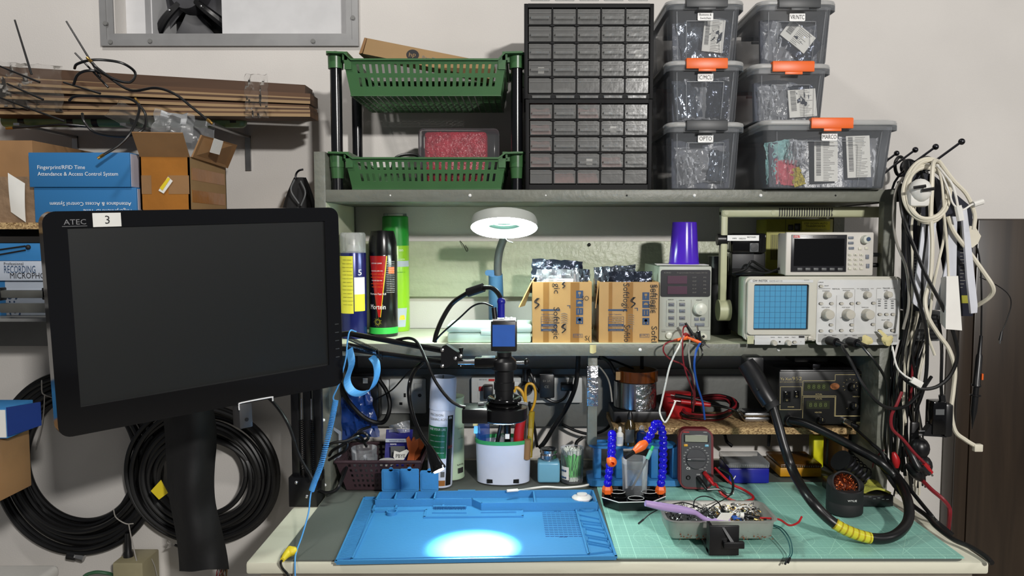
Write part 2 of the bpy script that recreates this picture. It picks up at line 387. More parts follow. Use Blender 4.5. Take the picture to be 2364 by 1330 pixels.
for a in (-128, -38, 52, 142):
    b = MB(); d = Vector((math.cos(R(a)), 0, math.sin(R(a)))); b.tube([fc+d*.03+Vector((0, -.02, 0)), fc+d*.08+Vector((0, -.03, 0)), fc+d*.135+Vector((0, -.015, 0))], lambda s: .008+.004*s, 'black', n=8)
    b.sph(fc+d*.055+Vector((0, -.036, 0)), .004, 'chrome'); b.build('strut', t, world=True)
# brown wooden cabinet at the right
cx0 = xx(2187, 700, YW); cz = zz(505, 1.715, 2280)
t = thing('wooden_cabinet', 'dark brown wooden cabinet standing against the wall at the right', 'cabinet', (cx0+.4, 1.74, 0))
b = MB(); b.box(cx0, cx0+.8, 1.716, YW-.004, .0, cz, 'dark_wood', bev=.002); b.build('body', t, world=True)
b = MB(); b.box(cx0+.0005, cx0+.030, 1.7105, 1.7155, .02, cz-.002, 'dark_wood', bev=.001); b.build('stile', t, world=True)
b = MB(); b.box(cx0+.0315, cx0+.8, 1.7085, 1.7155, .02, cz-.002, 'dark_wood', bev=.002); b.build('door', t, world=True)
# ---------------------------------------------------------------- workbench
dx0 = Q(564, 1302, ZD).x; dx1 = Q(2283, 1298, ZD).x; YD = Q(1212, 1299, ZD).y
t = thing('workbench', 'workbench with a worn white painted wooden top', 'table', ((dx0+dx1)/2, 1.48, 0))
b = MB(); b.prism([(dx0, YD), (dx1, YD), (dx1, YW-.003), (dx0, YW-.003)], 0, 0, 'desk_paint') if 0 else None
b.box(dx0, dx1, YD, YW-.003, ZD-.020, ZD, 'desk_paint', bev=.004); b.build('tabletop', t, world=True)
b = MB(); mat('under_paint', (120,112,100), .7, noise=.1); b.box(dx0+.02, dx1-.02, YD+.012, YD+.032, ZD-.09, ZD-.021, 'under_paint'); b.box(dx0+.02, dx1-.02, YW-.04, YW-.02, ZD-.09, ZD-.021, 'under_paint'); b.build('apron', t, world=True)
for x in (dx0+.05, dx1-.14):
    for y in (YD+.06, YW-.09):
        b = MB(); b.box(x, x+.045, y, y+.045, 0, ZD-.021, 'desk_paint'); b.build('leg', t, world=True)
# wooden shelf unit standing on the bench
mat('lamplit_cream', (206,208,184), .45, noise=.07, ns=8, bump=.15, bs=60)  # ring lamp glow put into the colour of board top and left panel inside
t = thing('shelf_unit', 'grey green painted wooden shelf unit standing on the back of the workbench', 'shelf', (.17, 1.63, ZD))
lx0, lx1 = xx(726, 460, YS), xx(752, 460, YS); rx0, rx1 = xx(2034, 700, YS), xx(2062, 700, YS)
zt0, zt1 = zz(466, YS), zz(438, YS); zm0, zm1 = zz(822, YS), zz(794, YS); ztop = zz(350, YS)
for x0, x1, zt_ in ((lx0, lx1, ztop), (rx0, rx1, zt1)):
    b = MB()
    if x0 < 0: b.box(x0, x1, YS, YW-.002, ZD+.0005, zt_, 'shelf_paint', bev=.001); b.box(x1, x1+.0005, YS+.001, YW-.021, zm1+.001, zt0-.001, 'lamplit_cream')
    else:
        b.box(x0, x1, YS, YW-.002, ZD+.0005, zm1, 'shelf_paint', bev=.001); b.box(x0, x1, YS, YS+.022, zm1, zt_, 'shelf_paint'); b.box(x0, x1, YW-.024, YW-.002, zm1, zt_, 'shelf_paint')
    for py in (970, 1120): b.sph((x0+.010, YS, zz(py, YS)), .0032, 'print_white') if x0 < 0 else None
    b.build('side_panel', t, world=True)
for z0, z1, nails in ((zt0, zt1, ((901, 450), (1085, 450), (1260, 451), (1447, 447), (1603, 449), (1756, 449), (1929, 451))), (zm0, zm1, ((976, 809), (1161, 810), (1478, 810), (1797, 810)))):
    b = MB(); b.box(lx1, rx0, YS-.001, YW-.002, z0, z1, 'shelf_paint', bev=.001)
    if z1 == zm1: b.box(lx1+.001, rx0-.001, YS+.0005, YW-.021, z1, z1+.0005, 'lamplit_cream')
    o = b.build('shelf_board', t, world=True)
    for px, py in nails:
        b = MB(); p = P(px, py, YS-.001); b.sph((p.x, p.y, (z0+z1)/2+.0005), .0034 if px not in (901, 1447, 1929, 976, 1260) else .0018, 'print_white' if px not in (1447, 1929) else 'black', sz=1); b.build('nail', t, world=True)
b = MB(); b.box(lx1+.001, rx0-.001, YW-.020, YW-.003, zz(685, YW-.02), zz(557, YW-.02), 'plank_paint', bev=.001); b.build('back_plank', t, world=True)
b = MB(); mat('plank_grey', (104,106,103), .5, noise=.12, ns=10, bump=.2, bs=60); b.box(lx1+.001, xx(1760, 900, YW), YW-.030, YW-.003, zz(985, YW-.03), zz(856, YW-.03), 'plank_grey', bev=.001)
b.box(lx1+.001, xx(1760, 900, YW), YW-.040, YW-.030, zz(864, YW-.04), zz(852, YW-.04), 'plank_grey'); b.build('lower_plank', t, world=True)
b = MB(); px0, px1 = xx(1357, 900, YS+.02), xx(1379, 900, YS+.02); b.box(px0, px1, YS+.02, YS+.042, zz(1027, YS+.02), zm0, 'shelf_paint', bev=.001); b.build('hanging_post', t, world=True)
b = MB(); b.box(px0-.0015, px1+.0015, YS+.018, YS+.0435, zz(938, YS+.018), zz(845, YS+.018), 'foil', bev=.0008); o = b.build('foil_tape', t, world=True); o['label'] = 'silver foil tape wrapped on the post'
b = MB(); p = P(1369, 803, YS-.002); b.grid(lambda i, j: (p.x-.006+.012*i, YS-.0022-.002*math.sin(3*i), p.z+.006-.018*j*(1-.3*abs(i-.4))), 4, 4, 'masking', t=.0006)
o = b.build('masking_tape', t, world=True); o['label'] = 'scrap of cream masking tape'
# particle board shelf at the right, carrying the soldering station
pb0, pb1 = zz(1003, 1.575), zz(988, 1.575)
t = thing('chipboard_shelf', 'raw chipboard shelf under the soldering station', 'shelf', (.5, 1.62, ZD))
b = MB(); b.box(xx(1417, 990, 1.575), xx(1977, 990, 1.575), 1.575, 1.722, pb0, pb1, 'particle_board', bev=.0006); b.build('board', t, world=True)
for px in (1600, 1958):
    b = MB(); x = xx(px, 990, 1.61); x = min(x, xx(1962, 990, 1.575)); b.box(x, x+.014, 1.61, 1.72, ZD+.0031, pb0, 'cardboard', bev=.001); b.build('leg', t, world=True)
# mats
mat('rubber_grey', (88,92,86), .8, noise=.06, ns=5, bump=.05, bs=400)
m0 = Q(640, 1298, ZD).x; mx1 = Q(2232, 1297, ZD).x
b = MB(); b.prism([(x, y) for x, y in rr(mx1-m0, YW-.03-(YD+.004), .018, 6, (m0+mx1)/2, (YW-.03+YD+.004)/2)], 0, .0028, 'rubber_grey', o=(0, 0, ZD+.0028), u=(1,0,0), v=(0,1,0))
solo(b, 'bench_mat', 'grey rubber mat covering the bench under the blue and teal mats', 'mat')
c0 = Q(1424, 1288, ZD+.003); c1 = Q(2236, 1296, ZD+.003); cb = Q(1363, 1138, ZD+.003)
b = MB(); ys_, ye_ = YD+.008, 1.57
b.prism([(c0.x, ys_), (c1.x-.001, ys_), (c1.x-.001, ye_), (c0.x, ye_)], 0, .0022, 'cutting_mat_teal', o=(0, 0, ZD+.0051), u=(1,0,0), v=(0,1,0))
mat('mat_line', (178,226,208), .5)
def strip(p, q, w=.0008, m='mat_line', z=ZD+.0053):
    p = Vector(p); q = Vector(q); n = Vector((-(q-p).y, (q-p).x)).normalized()*w/2
    b.add([(p.x+n.x, p.y+n.y, z), (q.x+n.x, q.y+n.y, z), (q.x-n.x, q.y-n.y, z), (p.x-n.x, p.y-n.y, z)], [(0, 1, 2, 3)], m)
X0, X1 = c0.x+.008, c1.x-.010
for (p, q) in (((X0, ys_+.010), (X1, ys_+.010)), ((X0, ye_-.01), (X1, ye_-.01)), ((X0, ys_+.01), (X0, ye_-.01)), ((X1, ys_+.01), (X1, ye_-.01))): strip(p, q, .0013)
for k in range(int((X1-X0)/.01)): strip((X0+.01*k, ys_+.003), (X0+.01*k, ys_+.008 if k % 5 else ys_+.010), .0006)
for k in range(4):
    x = X0+.10+.12*k
    for a in (45, 60, 120): strip((x, ys_+.012), (x+.10*math.cos(R(a)), ys_+.012+.10*math.sin(R(a))), .0007)
for cx_ in (X0+.07, X0+.30, X0+.46):
    for r_ in (.02, .04):
        for i in range(24): strip((cx_+r_*math.cos(2*PI*i/24), ys_+.08+r_*math.sin(2*PI*i/24)), (cx_+r_*math.cos(2*PI*(i+1)/24), ys_+.08+r_*math.sin(2*PI*(i+1)/24)), .0006)
solo(b, 'cutting_mat', 'teal self healing cutting mat printed with a pale grid', 'mat')
# ================================================================ left wall: upper shelf, boxes, batten bundle
YB = 1.45
sz1 = zz(514, YB); sz0 = zz(529, YB)
t = thing('wall_shelf', 'raw chipboard wall shelf carrying the stacked boxes at the left', 'shelf', (xx(40, 520, YB)-.1, 1.6, sz0))
b = MB(); b.box(-1.75, xx(560, 520, YB), YB, YW-.002, sz0, sz1, 'particle_board'); b.build('board', t, world=True)
for px in (-40, 200, 420):
    b = MB(); x = xx(px, 540, YB+.03); b.box(x, x+.03, YB+.03, YW-.002, sz0-.014, sz0-.0005, 'black'); b.box(x, x+.03, YW-.02, YW-.002, sz0-.16, sz0-.014, 'black'); b.build('bracket', t, world=True)
def carton(name, label, x0, x1, y0, y1, z0, z1, m, cat='box', tape=None, group=None, rz=0):
    t = thing(name, label, cat, ((x0+x1)/2, (y0+y1)/2, z0), rz, group); w, d, h = x1-x0, y1-y0, z1-z0
    b = MB(); b.box(-w/2, w/2, -d/2, d/2, 0, h, m, bev=.0015); return t, b, w, d, h
t, b, w, d, h = carton('cardboard_box', 'large plain brown cardboard box, leftmost on the upper wall shelf', -1.40, xx(78, 420, YB+.03), YB+.03, YW-.02, sz1+.0005, zz(324, YB+.03), 'cardboard')
b.build('body', t)
b = MB(); mat('tape_clear', (150,128,98), .15, alpha=.35, bump=.8, bs=50); mat('tape_solid', (140,116,92), .2, noise=.25, ns=25, bump=.9, bs=60)
b.box(-w/2-.001, w/2+.001, -d/2-.001, -d/2+.02, .0, h*.56, 'tape_solid'); b.build('tape_wrap', t)
b = MB(); b.grid(lambda i, j: (w/2-.045+.03*i, -d/2-.003-.004*math.sin(2*j+i), h*.13+.075*j-.02*i), 5, 5, 'paper', t=.0006); o = b.build('torn_label', t); o['label'] = 'torn white paper label'
def fp_box(name, label, x0, x1, y0, z0, z1, flip):
    mat('box_blue', (50,114,168), .35, noise=.04, ns=5); mat('box_side', (196,190,200), .5)
    t = thing(name, label, 'box', ((x0+x1)/2, y0+.12, z0), 0, 'blue printed device boxes'); w, h = x1-x0, z1-z0
    b = MB(); b.box(-w/2, w/2, -.12, .12, 0, h, 'box_blue', bev=.001); b.box(w/2-.0002, w/2+.0006, -.116, .12, .001, h-.002, 'box_side')
    u = (-1, 0, 0) if flip else (1, 0, 0); v = (0, 0, -1) if flip else (0, 0, 1)
    for k, s in enumerate(('Fingerprint/RFID Time', 'Attendance & Access Control System')):
        if flip: z = (h*.60 + .0125*(1-k)) ; x = .088; zz_ = h-.0125-.016*(1-k)
        z = h*.52-.0125*k
        if flip: z = h*.26+.0135*k+.008
        b.text(s, .0072, 'print_white', (w/2-.010 if flip else -w/2+.017, -.1206, z), u, v, al='l', w=(.092 if k == 0 else .155)*(w/.195))
    b.build('body', t); return t
YF = YB+.012
fz1_, fz0_ = zz(352, YF), zz(433, YF)
fp_box('device_box', 'blue device box with white upright lettering, upper of the two', xx(67, 400, YF), xx(300, 400, YF), YF, fz0_+.0008, fz1_, False)
fp_box('device_box', 'blue device box with upside down lettering, lower of the two', xx(80, 480, YF+.004), xx(316, 480, YF+.004), YF+.004, sz1+.0005, fz0_, True)
# open taped box
ya = YB+.02; x0, x1 = xx(324, 430, ya), xx(438, 430, ya); zb, zt_ = sz1+.0005, zz(361, ya)
t = thing('open_cardboard_box', 'open brown box wrapped in shiny orange tape, flaps standing up', 'box', ((x0+x1)/2, ya+.09, zb))
b = MB(); T_ = .003
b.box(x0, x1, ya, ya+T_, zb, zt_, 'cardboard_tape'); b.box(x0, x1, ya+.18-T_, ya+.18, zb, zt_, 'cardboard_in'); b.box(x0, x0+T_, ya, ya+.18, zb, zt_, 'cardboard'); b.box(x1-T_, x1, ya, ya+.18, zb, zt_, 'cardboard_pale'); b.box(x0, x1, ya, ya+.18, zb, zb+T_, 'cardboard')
for zq in (zz(400, ya), zz(452, ya)): b.box(x1, x1+.0006, ya+.01, ya+.17, zq-.012, zq+.012, 'cardboard_tape')
for a, c, d_, e in ((326, 349, 405, 448), (388, 436, 405, 448)):
    b.box(xx(a, 400, ya), xx(c, 400, ya), ya-.0006, ya, zz(e, ya), zz(d_, ya), 'cardboard')
b.build('body', t, world=True)
def quadslab(b, pts, m, th=.003):
    pts = [Vector(p) for p in pts]; n = (pts[1]-pts[0]).cross(pts[3]-pts[0]).normalized()*th
    b.add(pts+[p+n for p in pts], [(0,1,2,3), (7,6,5,4), (0,4,5,1), (1,5,6,2), (2,6,7,3), (3,7,4,0)], m)
b = MB(); quadslab(b, [P(324, 360, ya+.002), P(438, 361, ya+.002), P(422, 306, ya-.03), P(305, 304, ya-.03)], 'cardboard'); b.build('front_flap', t, world=True)
b = MB(); quadslab(b, [P(441, 362, ya+.005), P(523, 388, ya+.17), P(545, 334, ya+.12), P(463, 311, ya+.02)], 'cardboard')
quadslab(b, [P(484, 351, ya+.036), P(506, 357, ya+.06), P(515, 326, ya+.042), P(494, 319, ya+.022)], 'paper', .001); b.build('side_flap', t, world=True)
b = MB(); quadslab(b, [P(366, 440, ya-.002), P(378, 447, ya-.002), P(399, 418, ya-.002), P(388, 408, ya-.002)], 'paper', .0006)
quadslab(b, [P(369, 434, ya-.003), P(375, 440, ya-.003), P(393, 413, ya-.003), P(388, 409, ya-.003)], 'yellow', .0006)
o = b.build('shipping_sticker', t, world=True); o['label'] = 'yellow and white barcode sticker'
mat('wrap2', (190,192,194), .18, alpha=.10, bump=.35, bs=30); b = MB(); crinkle(b, P(400, 290, ya+.06), (.075, .01, -.01), (0, .02, .055), 'wrap2', .006, nu=6, nv=5, seed=3); crinkle(b, P(455, 318, ya+.10), (.05, .03, -.02), (.01, .02, .09), 'wrap2', .006, nu=6, nv=5, seed=4)
solo(b, 'plastic_bag', 'crumpled clear plastic bag sticking out of the open taped box', 'bag')
# batten bundle: long strips seen edge on, stepped one over another
rows = [(-40, 150, 704, 196, 188, 226, 1.70), (-40, 178, 716, 216, 205, 232, 1.66), (-40, 196, 716, 228, 212, 240, 1.63), (-40, 215, 714, 243, 223, 250, 1.60), (-40, 236, 716, 250, 243, 256, 1.57), (-40, 252, 716, 258, 258, 264, 1.55)]
mat('wood_strip2', (78,56,40), .7, noise=.25, ns=10, aniso=(.2,4,4))
for i, (xa, ya1, xb, yb1, ya2, yb2, D) in enumerate(rows):
    b = MB(); A1, B1 = P(xa, ya1, D), P(xb, yb1, D); th = zz(yb1, D)-zz(yb2, D)
    th2 = .006
    dz = Vector((0, 0, -max(th, .010))); q = Vector((0, .06, .0))
    b.hexa([A1+dz, B1+dz, B1+dz+q, A1+dz+q], [A1, B1, B1+q, A1+q], 'wood_strip' if i % 2 else 'wood_strip2')
    e = Vector((0, -.0008, 0)); ez = Vector((0, 0, -th2))
    b.hexa([A1+dz+e, B1+dz+e, B1+dz, A1+dz], [A1+dz-ez+e, B1+dz-ez+e, B1+dz-ez, A1+dz-ez], 'wood_edge')
    solo(b, 'wooden_batten', ['brown wooden batten lying highest in the wall bundle', 'brown batten second from the top of the wall bundle', 'brown batten third from the top of the wall bundle', 'brown batten fourth from the top of the wall bundle', 'thin brown batten just above the lowest strip of the bundle', 'thin pale edged batten lowest in the bundle'][i], 'wood', 'battens in the wall bundle')
mat('wrap', (150,146,140), .3, alpha=.03, bump=.3, bs=30)
b = MB(); crinkle(b, P(592, 222, 1.53), (.045, 0, 0), (0, .0, .085), 'wrap', .004, nu=8, nv=12, seed=9); solo(b, 'plastic_wrap', 'clear plastic band wrapped round the right end of the batten bundle', 'wrap')
b = MB(); crinkle(b, P(330, 285, 1.5), (.12, 0, -.06), (.03, .0, .03), 'wrap', .004, nu=6, nv=4, seed=11); solo(b, 'plastic_wrap', 'loose clear plastic sheet sagging under the battens by the round hook', 'wrap')
b = MB(); crinkle(b, P(70, 200, 1.54), (.13, 0, -.01), (0, .0, .09), 'wrap', .004, nu=14, nv=10, seed=12)
solo(b, 'plastic_wrap', 'clear plastic wrapped over the left end of the batten bundle', 'wrap')
mat('tube_green', (112,138,96), .35, noise=.12, ns=8)
t = thing('green_tube', 'pale green plastic tube banded with black tape under the batten bundle', 'tube', P(280, 290, 1.60))
b = MB(); b.cyl(P(10, 279, 1.62), P(556, 282, 1.62), .0125, 'tube_green', n=20); b.sph(P(556, 282, 1.62), .0127, 'tube_green'); b.build('tube', t, world=True)
for px in (56, 168, 224, 314, 543):
    b = MB(); b.cyl(P(px-7, 280, 1.62), P(px+7, 280, 1.62), .0131, 'black', n=20); b.build('tape_band', t, world=True)
for px in (60, 300, 500):       # steel brackets carrying tube and battens
    x = xx(px, 285, 1.6); b = MB(); z = zz(288, 1.62)-.004
    b.box(x, x+.012, 1.56, YW-.001, z-.006, z-.001, 'steel'); b.box(x, x+.012, YW-.006, YW-.001, z-.08, z-.001, 'steel')
    solo(b, 'wall_bracket', ['steel bracket under the left end of the green tube', 'steel bracket under the middle of the green tube', 'steel bracket near the right end of the green tube'][[60, 300, 500].index(px)], 'bracket', 'brackets under the green tube')
# antennas and coax pigtails
D = 1.50
def antenna(px0, py0, px1, py1, label, foot=False, D0=1.50, D1=1.50):
    b = MB(); p, q = P(px0, py0, D0), P(px1, py1, D1); b.cyl(p, q, .0017, 'black_cable', r1=.0022, n=8)
    if foot: b.cyl(q, q+(q-p).normalized()*.014, .0045, 'white', n=10)
    solo(b, 'antenna_rod', label, 'antenna', 'thin black antenna rods on the batten bundle')
antenna(34, 46, 73, 172, 'thin black antenna rod rising at the far left')
antenna(153, 49, 232, 178, 'longest thin black antenna rod, rising in the middle')
antenna(173, 122, 250, 202, 'short black antenna rod crossing the longest one')
antenna(-20, 145, 92, 190, 'black antenna rod sloping down from the left edge, upper')
antenna(16, 193, 100, 230, 'black antenna rod with a white tip across the battens')
antenna(146, 190, 232, 216, 'short black antenna rod with a white tip over the middle battens')
antenna(-20, 218, 148, 280, 'black antenna rod sloping down across the lowest battens')
def sma(b, p, d, m='brass'):
    d = Vector(d).normalized(); b.cyl(p, p+d*.008, .0032, m, n=6, smooth=False); b.cyl(p+d*.008, p+d*.013, .0027, m, n=12)
def coax(label, pts, end=None):
    b = MB(); ps = [P(*p) for p in pts]; b.tube(ps, .0026, 'black_cable', k=8)
    sma(b, ps[-1], ps[-1]-ps[-2])
    solo(b, 'coax_pigtail', label, 'cable', 'coax pigtails on the batten bundle')
coax('black coax pigtail arching over the top batten', [(172, 158, 1.5), (178, 148, 1.49), (208, 139, 1.49), (245, 139, 1.5), (285, 147, 1.51), (312, 168, 1.53), (300, 190, 1.52), (262, 182, 1.5), (228, 160, 1.48), (212, 144, 1.48)])
coax('black coax pigtail with brass end over the green tube', [(170, 195, 1.5), (180, 172, 1.49), (205, 163, 1.49), (238, 170, 1.5), (300, 208, 1.5), (360, 203, 1.49), (405, 218, 1.48), (440, 245, 1.48), (478, 276, 1.48)])
coax('black coax pigtail hanging down in front of the blue box', [(160, 232, 1.5), (175, 222, 1.49), (230, 222, 1.49), (290, 226, 1.48), (318, 240, 1.47), (320, 262, 1.46), (302, 305, 1.44), (275, 335, 1.43), (240, 357, 1.42)])
coax('black coax pigtail making a round loop below the battens', [(190, 262, 1.50), (194, 280, 1.49), (215, 303, 1.49), (255, 313, 1.48), (300, 313, 1.47), (332, 296, 1.48), (336, 265, 1.50), (320, 240, 1.5)])
coax('thin black coax pigtail lying left below the green tube', [(200, 292, 1.56), (150, 288, 1.55), (100, 291, 1.55), (30, 295, 1.54)])
# ---------------------------------------------------------------- second wall shelf with box stack
z2 = zz(731, YB); t = thing('wall_shelf', 'narrow grey metal wall shelf below the chipboard one at the left', 'shelf', (-1.3, 1.6, z2-.01))
b = MB(); b.box(-1.75, xx(150, 730, YB), YB-.01, YW-.002, z2-.009, z2, 'grey', bev=.001); b.build('board', t, world=True)
b = MB(); b.box(-1.75, xx(150, 730, YB), YW-.02, YW-.002, z2-.10, z2-.009, 'grey'); b.build('bracket', t, world=True)
def sbox(name, label, px0, px1, py0, py1, D, m, dep=.2, z0=None, extra=None, cat='box'):
    x0, x1 = xx(px0, (py0+py1)/2, D), xx(px1, (py0+py1)/2, D); za = zz(py1, D) if z0 is None else z0; zb = zz(py0, D)
    t = thing(name, label, cat, ((x0+x1)/2, D+dep/2, za)); b = MB(); w, h = x1-x0, zb-za
    b.box(-w/2, w/2, -dep/2, dep/2, 0, h, m, bev=.0012)
    if extra: extra(b, w, dep, h)
    b.build('body', t); return t, zb
mat('mic_box', (176,184,196), .5, noise=.04); mat('box_blue2', (52,120,176), .4, noise=.05)
def e1(b, w, d, h):
    b.text('S', .020, 'ink_blue', (w/2-.055, -d/2-.0004, h*.55), (0,0,1), (-1,0,0)); b.text('3F', .022, 'ink_blue', (w/2-.05, -d/2-.0004, h*.22), (0,0,1), (-1,0,0))
    b.box(-w/2-.0004, w/2-.078, -d/2-.0006, -d/2, 0, h, 'box_blue2')
_, zA = sbox('carton', 'white and blue carton at the bottom of the left stack, behind tripod tubes', -130, 106, 648, 731, YB+.015, 'mic_box', z0=z2+.0005, extra=e1)
def e2(b, w, d, h):
    b.text('Professional', .0055, 'ink', (w/2-.083, -d/2-.0004, h*.80), al='l'); b.text('REGORDING'.replace('G', 'C', 1), .014, 'ink_blue', (w/2-.083, -d/2-.0004, h*.40), al='l', w=.060)
    b.text('MICROPHONE', .011, 'ink', (w/2-.072, -d/2-.0005, h*.12), al='l', w=.085)
_, zB = sbox('microphone_carton', 'grey carton printed RECORDING MICROPHONE in the left stack', -130, 110, 603, 648, YB+.004, 'mic_box', z0=zA+.0005, extra=e2)
def e3(b, w, d, h):
    b.tube([(w/2-.10, -d/2-.001, h*.25), (w/2-.03, -d/2-.001, h*.62)], .0016, 'ink', k=1); b.tube([(w/2-.10, -d/2-.001, h*.55), (w/2-.03, -d/2-.001, h*.85)], .0016, 'ink', k=1); b.sph((w/2-.025, -d/2, h*.78), .005, 'ink')
sbox('carton', 'blue carton with a black arm drawing, topmost of the left stack', -130, 96, 562, 603, YB+.008, 'box_blue2', z0=zB+.0005, extra=e3)
b = MB(); mat('silver_leg', (118,118,112), .35, metal=.6, noise=.1)
for a, c, r_ in ((670, 688, .007), (700, 722, .006)):
    b.box(xx(2, a, 1.40), xx(122, a, 1.40), 1.395, 1.41, zz(c, 1.4), zz(a, 1.4), 'silver_leg', bev=.002)
b.box(xx(-6, 670, 1.40), xx(6, 670, 1.40), 1.393, 1.412, zz(694, 1.4), zz(664, 1.4), 'black', bev=.002); b.box(xx(108, 670, 1.40), xx(116, 670, 1.40), 1.40, 1.4395, zz(740, 1.4), zz(668, 1.4), 'grey')
b.box(xx(98, 640, 1.40), xx(124, 640, 1.40), 1.395, 1.41, zz(692, 1.4), zz(664, 1.4), 'black', bev=.002)
solo(b, 'tripod', 'folded silver tripod legs lying in front of the left cartons', 'tripod')
# lower left: boxes on a side stand
YL = 1.22
z3 = zz(1160, YL)
t = thing('side_stand', 'dark metal side stand mostly outside the left edge', 'stand', (-1.15, 1.35, 0))
b = MB(); b.box(-1.4, -.98, YL+.01, YL+.14, z3-.02, z3-.0005, 'dark_grey'); b.build('top', t, world=True)
for x in (-1.39, -1.0):
    for y in (YL+.02, YL+.11): b = MB(); b.box(x, x+.02, y, y+.02, 0, z3-.0205, 'dark_grey'); b.build('leg', t, world=True)
t, b, w, d, h = carton('cardboard_box', 'brown cardboard box with a creased corner at the lower left edge', -1.12, xx(-8, 1080, YL), YL, YL+.085, z3, zz(1014, YL), 'cardboard')
b.build('body', t); b = MB(); b.grid(lambda i, j: (w/2-.012+.016*i, -d/2-.004*i-.001, -.002+.012*j-.005*i), 3, 2, 'cardboard_pale', t=.001); b.build('loose_flap', t)
mat('box_navy', (24,50,118), .45, noise=.05)
ztp = zz(1014, YL)
x1_ = xx(18, 980, YL-.0); t = thing('small_blue_box', 'small blue carton with dark blue end on the lower left brown box', 'box', (x1_-.1, YL+.07, ztp+.0005))
b = MB(); hb = zz(945, YL)-ztp; b.box(-.1, .1-.003, -.068, .0, 0, hb, 'box_blue2', bev=.001); b.text('Model', .005, 'print_white', (.075, -.0685, hb*.72)); b.build('body', t)
b = MB(); quadslab(b, [(.097, -.068, .004), (.110, -.004, .006), (.110, -.004, hb-.003), (.097, -.068, hb+.002)], 'box_navy', .003)
dv = Vector((.013, .064, 0)).normalized(); b.text('TANK SERIES', .004, 'paper', (.1036, -.0362, hb*.62), tuple(dv), (0, 0, 1), w=.028); b.build('end_flap', t)
b = MB(); b.box(.085, .096, -.0695, -.068, .002, hb-.002, 'paper'); b.build('spine', t)
# white slab low at left
b = MB(); zq = .52; c = Q(140, 1302, zq); b.box(c.x-.5, c.x, c.y-.30, c.y, zq-.03, zq, 'white', bev=.012, seg=4); 
t = thing('side_table', 'white rounded side table corner at the bottom left', 'table', (c.x-.25, c.y-.15, 0)); b.build('tabletop', t, world=True)
b = MB(); b.box(c.x-.45, c.x-.05, c.y-.25, c.y-.05, 0, zq-.03, 'white'); b.build('body', t, world=True)
# ---------------------------------------------------------------- big cable coils on the wall
def coil(label, cx, cy, rx, ry, thick, n, D, seed, turns_r=.0062, rot=0):
    c = P(cx, cy, D); rg = random.Random(seed); k = D/F_; b = MB()
    hk = thing('cable_coil', label, 'cable', c, 0, 'heavy black cable coils on the wall')
    for i in range(n):
        f = i/(n-1); rr_ = rx*k+thick*k*f; rz_ = ry*k+thick*k*f; oy = rg.uniform(-.014, .014); ph = rg.uniform(0, 6.3)
        ox, oz = rg.uniform(-.006, .006), rg.uniform(-.007, .007)
        pts = []
        for j in range(48):
            a = 2*PI*j/48; w_ = 1+.012*math.sin(a*2+ph)+.008*math.sin(a*3+ph*2)
            pts.append(c+Vector((ox+rr_*w_*math.cos(a), oy+.004*math.sin(a*2+ph), oz+rz_*w_*math.sin(a))))
        pts.append(pts[0]); b.tube(pts, turns_r, 'black_cable', k=2, n=8)
    b.build('turns', hk, world=True); return hk, c
hk, c = coil('left heavy black cable coil hanging on the wall below the monitor corner', 187, 1066, 130, 150, 62, 13, 1.735, 5)
b = MB(); p = P(158, 1281, 1.725); q = P(176, 1284, 1.725); b.cyl(p, q, .011, 'black'); b.cyl(q, P(194, 1289, 1.725), .009, 'steel', n=6, smooth=False); b.build('connector', hk, world=True)
mat('cable_tie', (150,146,140), .5)
b = MB(); b.tube([P(96, 878, 1.71), P(97, 905, 1.70), P(104, 912, 1.70), P(120, 918, 1.70)], .0014, 'cable_tie'); b.build('cable_tie', hk, world=True); b = MB(); b.tube([P(103, 912, 1.70), P(100, 960, 1.69), P(92, 1000, 1.69), P(84, 1028, 1.68)], .0012, 'cable_tie'); b.build('cable_tie', hk, world=True); b = MB()
b.tube([P(262, 1176, 1.71), P(268, 1195, 1.70), P(290, 1209, 1.70), P(308, 1209, 1.71)], .0014, 'cable_tie'); b.build('cable_tie', hk, world=True); b = MB(); b.tube([P(297, 1210, 1.70), P(305, 1250, 1.70), P(318, 1306, 1.69)], .0014, 'cable_tie'); b.build('cable_tie', hk, world=True)
hk, c = coil('right heavy black cable coil hanging on the wall behind the black bag', 472, 1100, 106, 92, 72, 15, 1.71, 8)
b = MB(); quadslab(b, [P(349, 1133, 1.60), P(368, 1153, 1.60), P(388, 1138, 1.60), P(372, 1108, 1.60)], 'yellow', .002); o = b.build('yellow_tape', hk, world=True); o['label'] = 'yellow tape flag on the cable'
mat('bag_black', (12,12,14), .8, noise=.2, ns=20, bump=1.0, bs=14)
b = MB()
def bagf(i, j):
    px = 378+46*j+(92-4*j+6*math.sin(7*j))*i+4*math.sin(9*j); py = 905+410*j; D = 1.52-.05*math.sin(i*PI)-.006*math.sin(9*i+7*j)-.004*math.sin(23*j+4*i); return P(px, py, D)
b.grid(bagf, 22, 30, 'bag_black', t=.01); solo(b, 'fabric_bag', 'long black fabric bag hanging in front of the right cable coil', 'bag')
b = MB(); rg = random.Random(2); cols = ['red_cable', 'cardboard_in', 'mid_grey', 'black_cable', 'cardboard']
for i in range(14):
    x = 506+rg.uniform(0, 6); b.tube([P(x, 1262, 1.55), P(x+rg.uniform(-8, 14), 1290, 1.54), P(x+rg.uniform(-10, 20), 1312, 1.54), P(x+rg.uniform(-16, 14), 1345, 1.55)], .0012, cols[i % 5], n=5, k=4)
solo(b, 'wire_bundle', 'frayed bundle of thin coloured wires beside the hanging black bag', 'wires')
mat('beige_box', (150,142,112), .5, noise=.06)
t = thing('junction_box', 'beige junction box with a black cable gland at the bottom edge', 'box', P(296, 1345, 1.70))
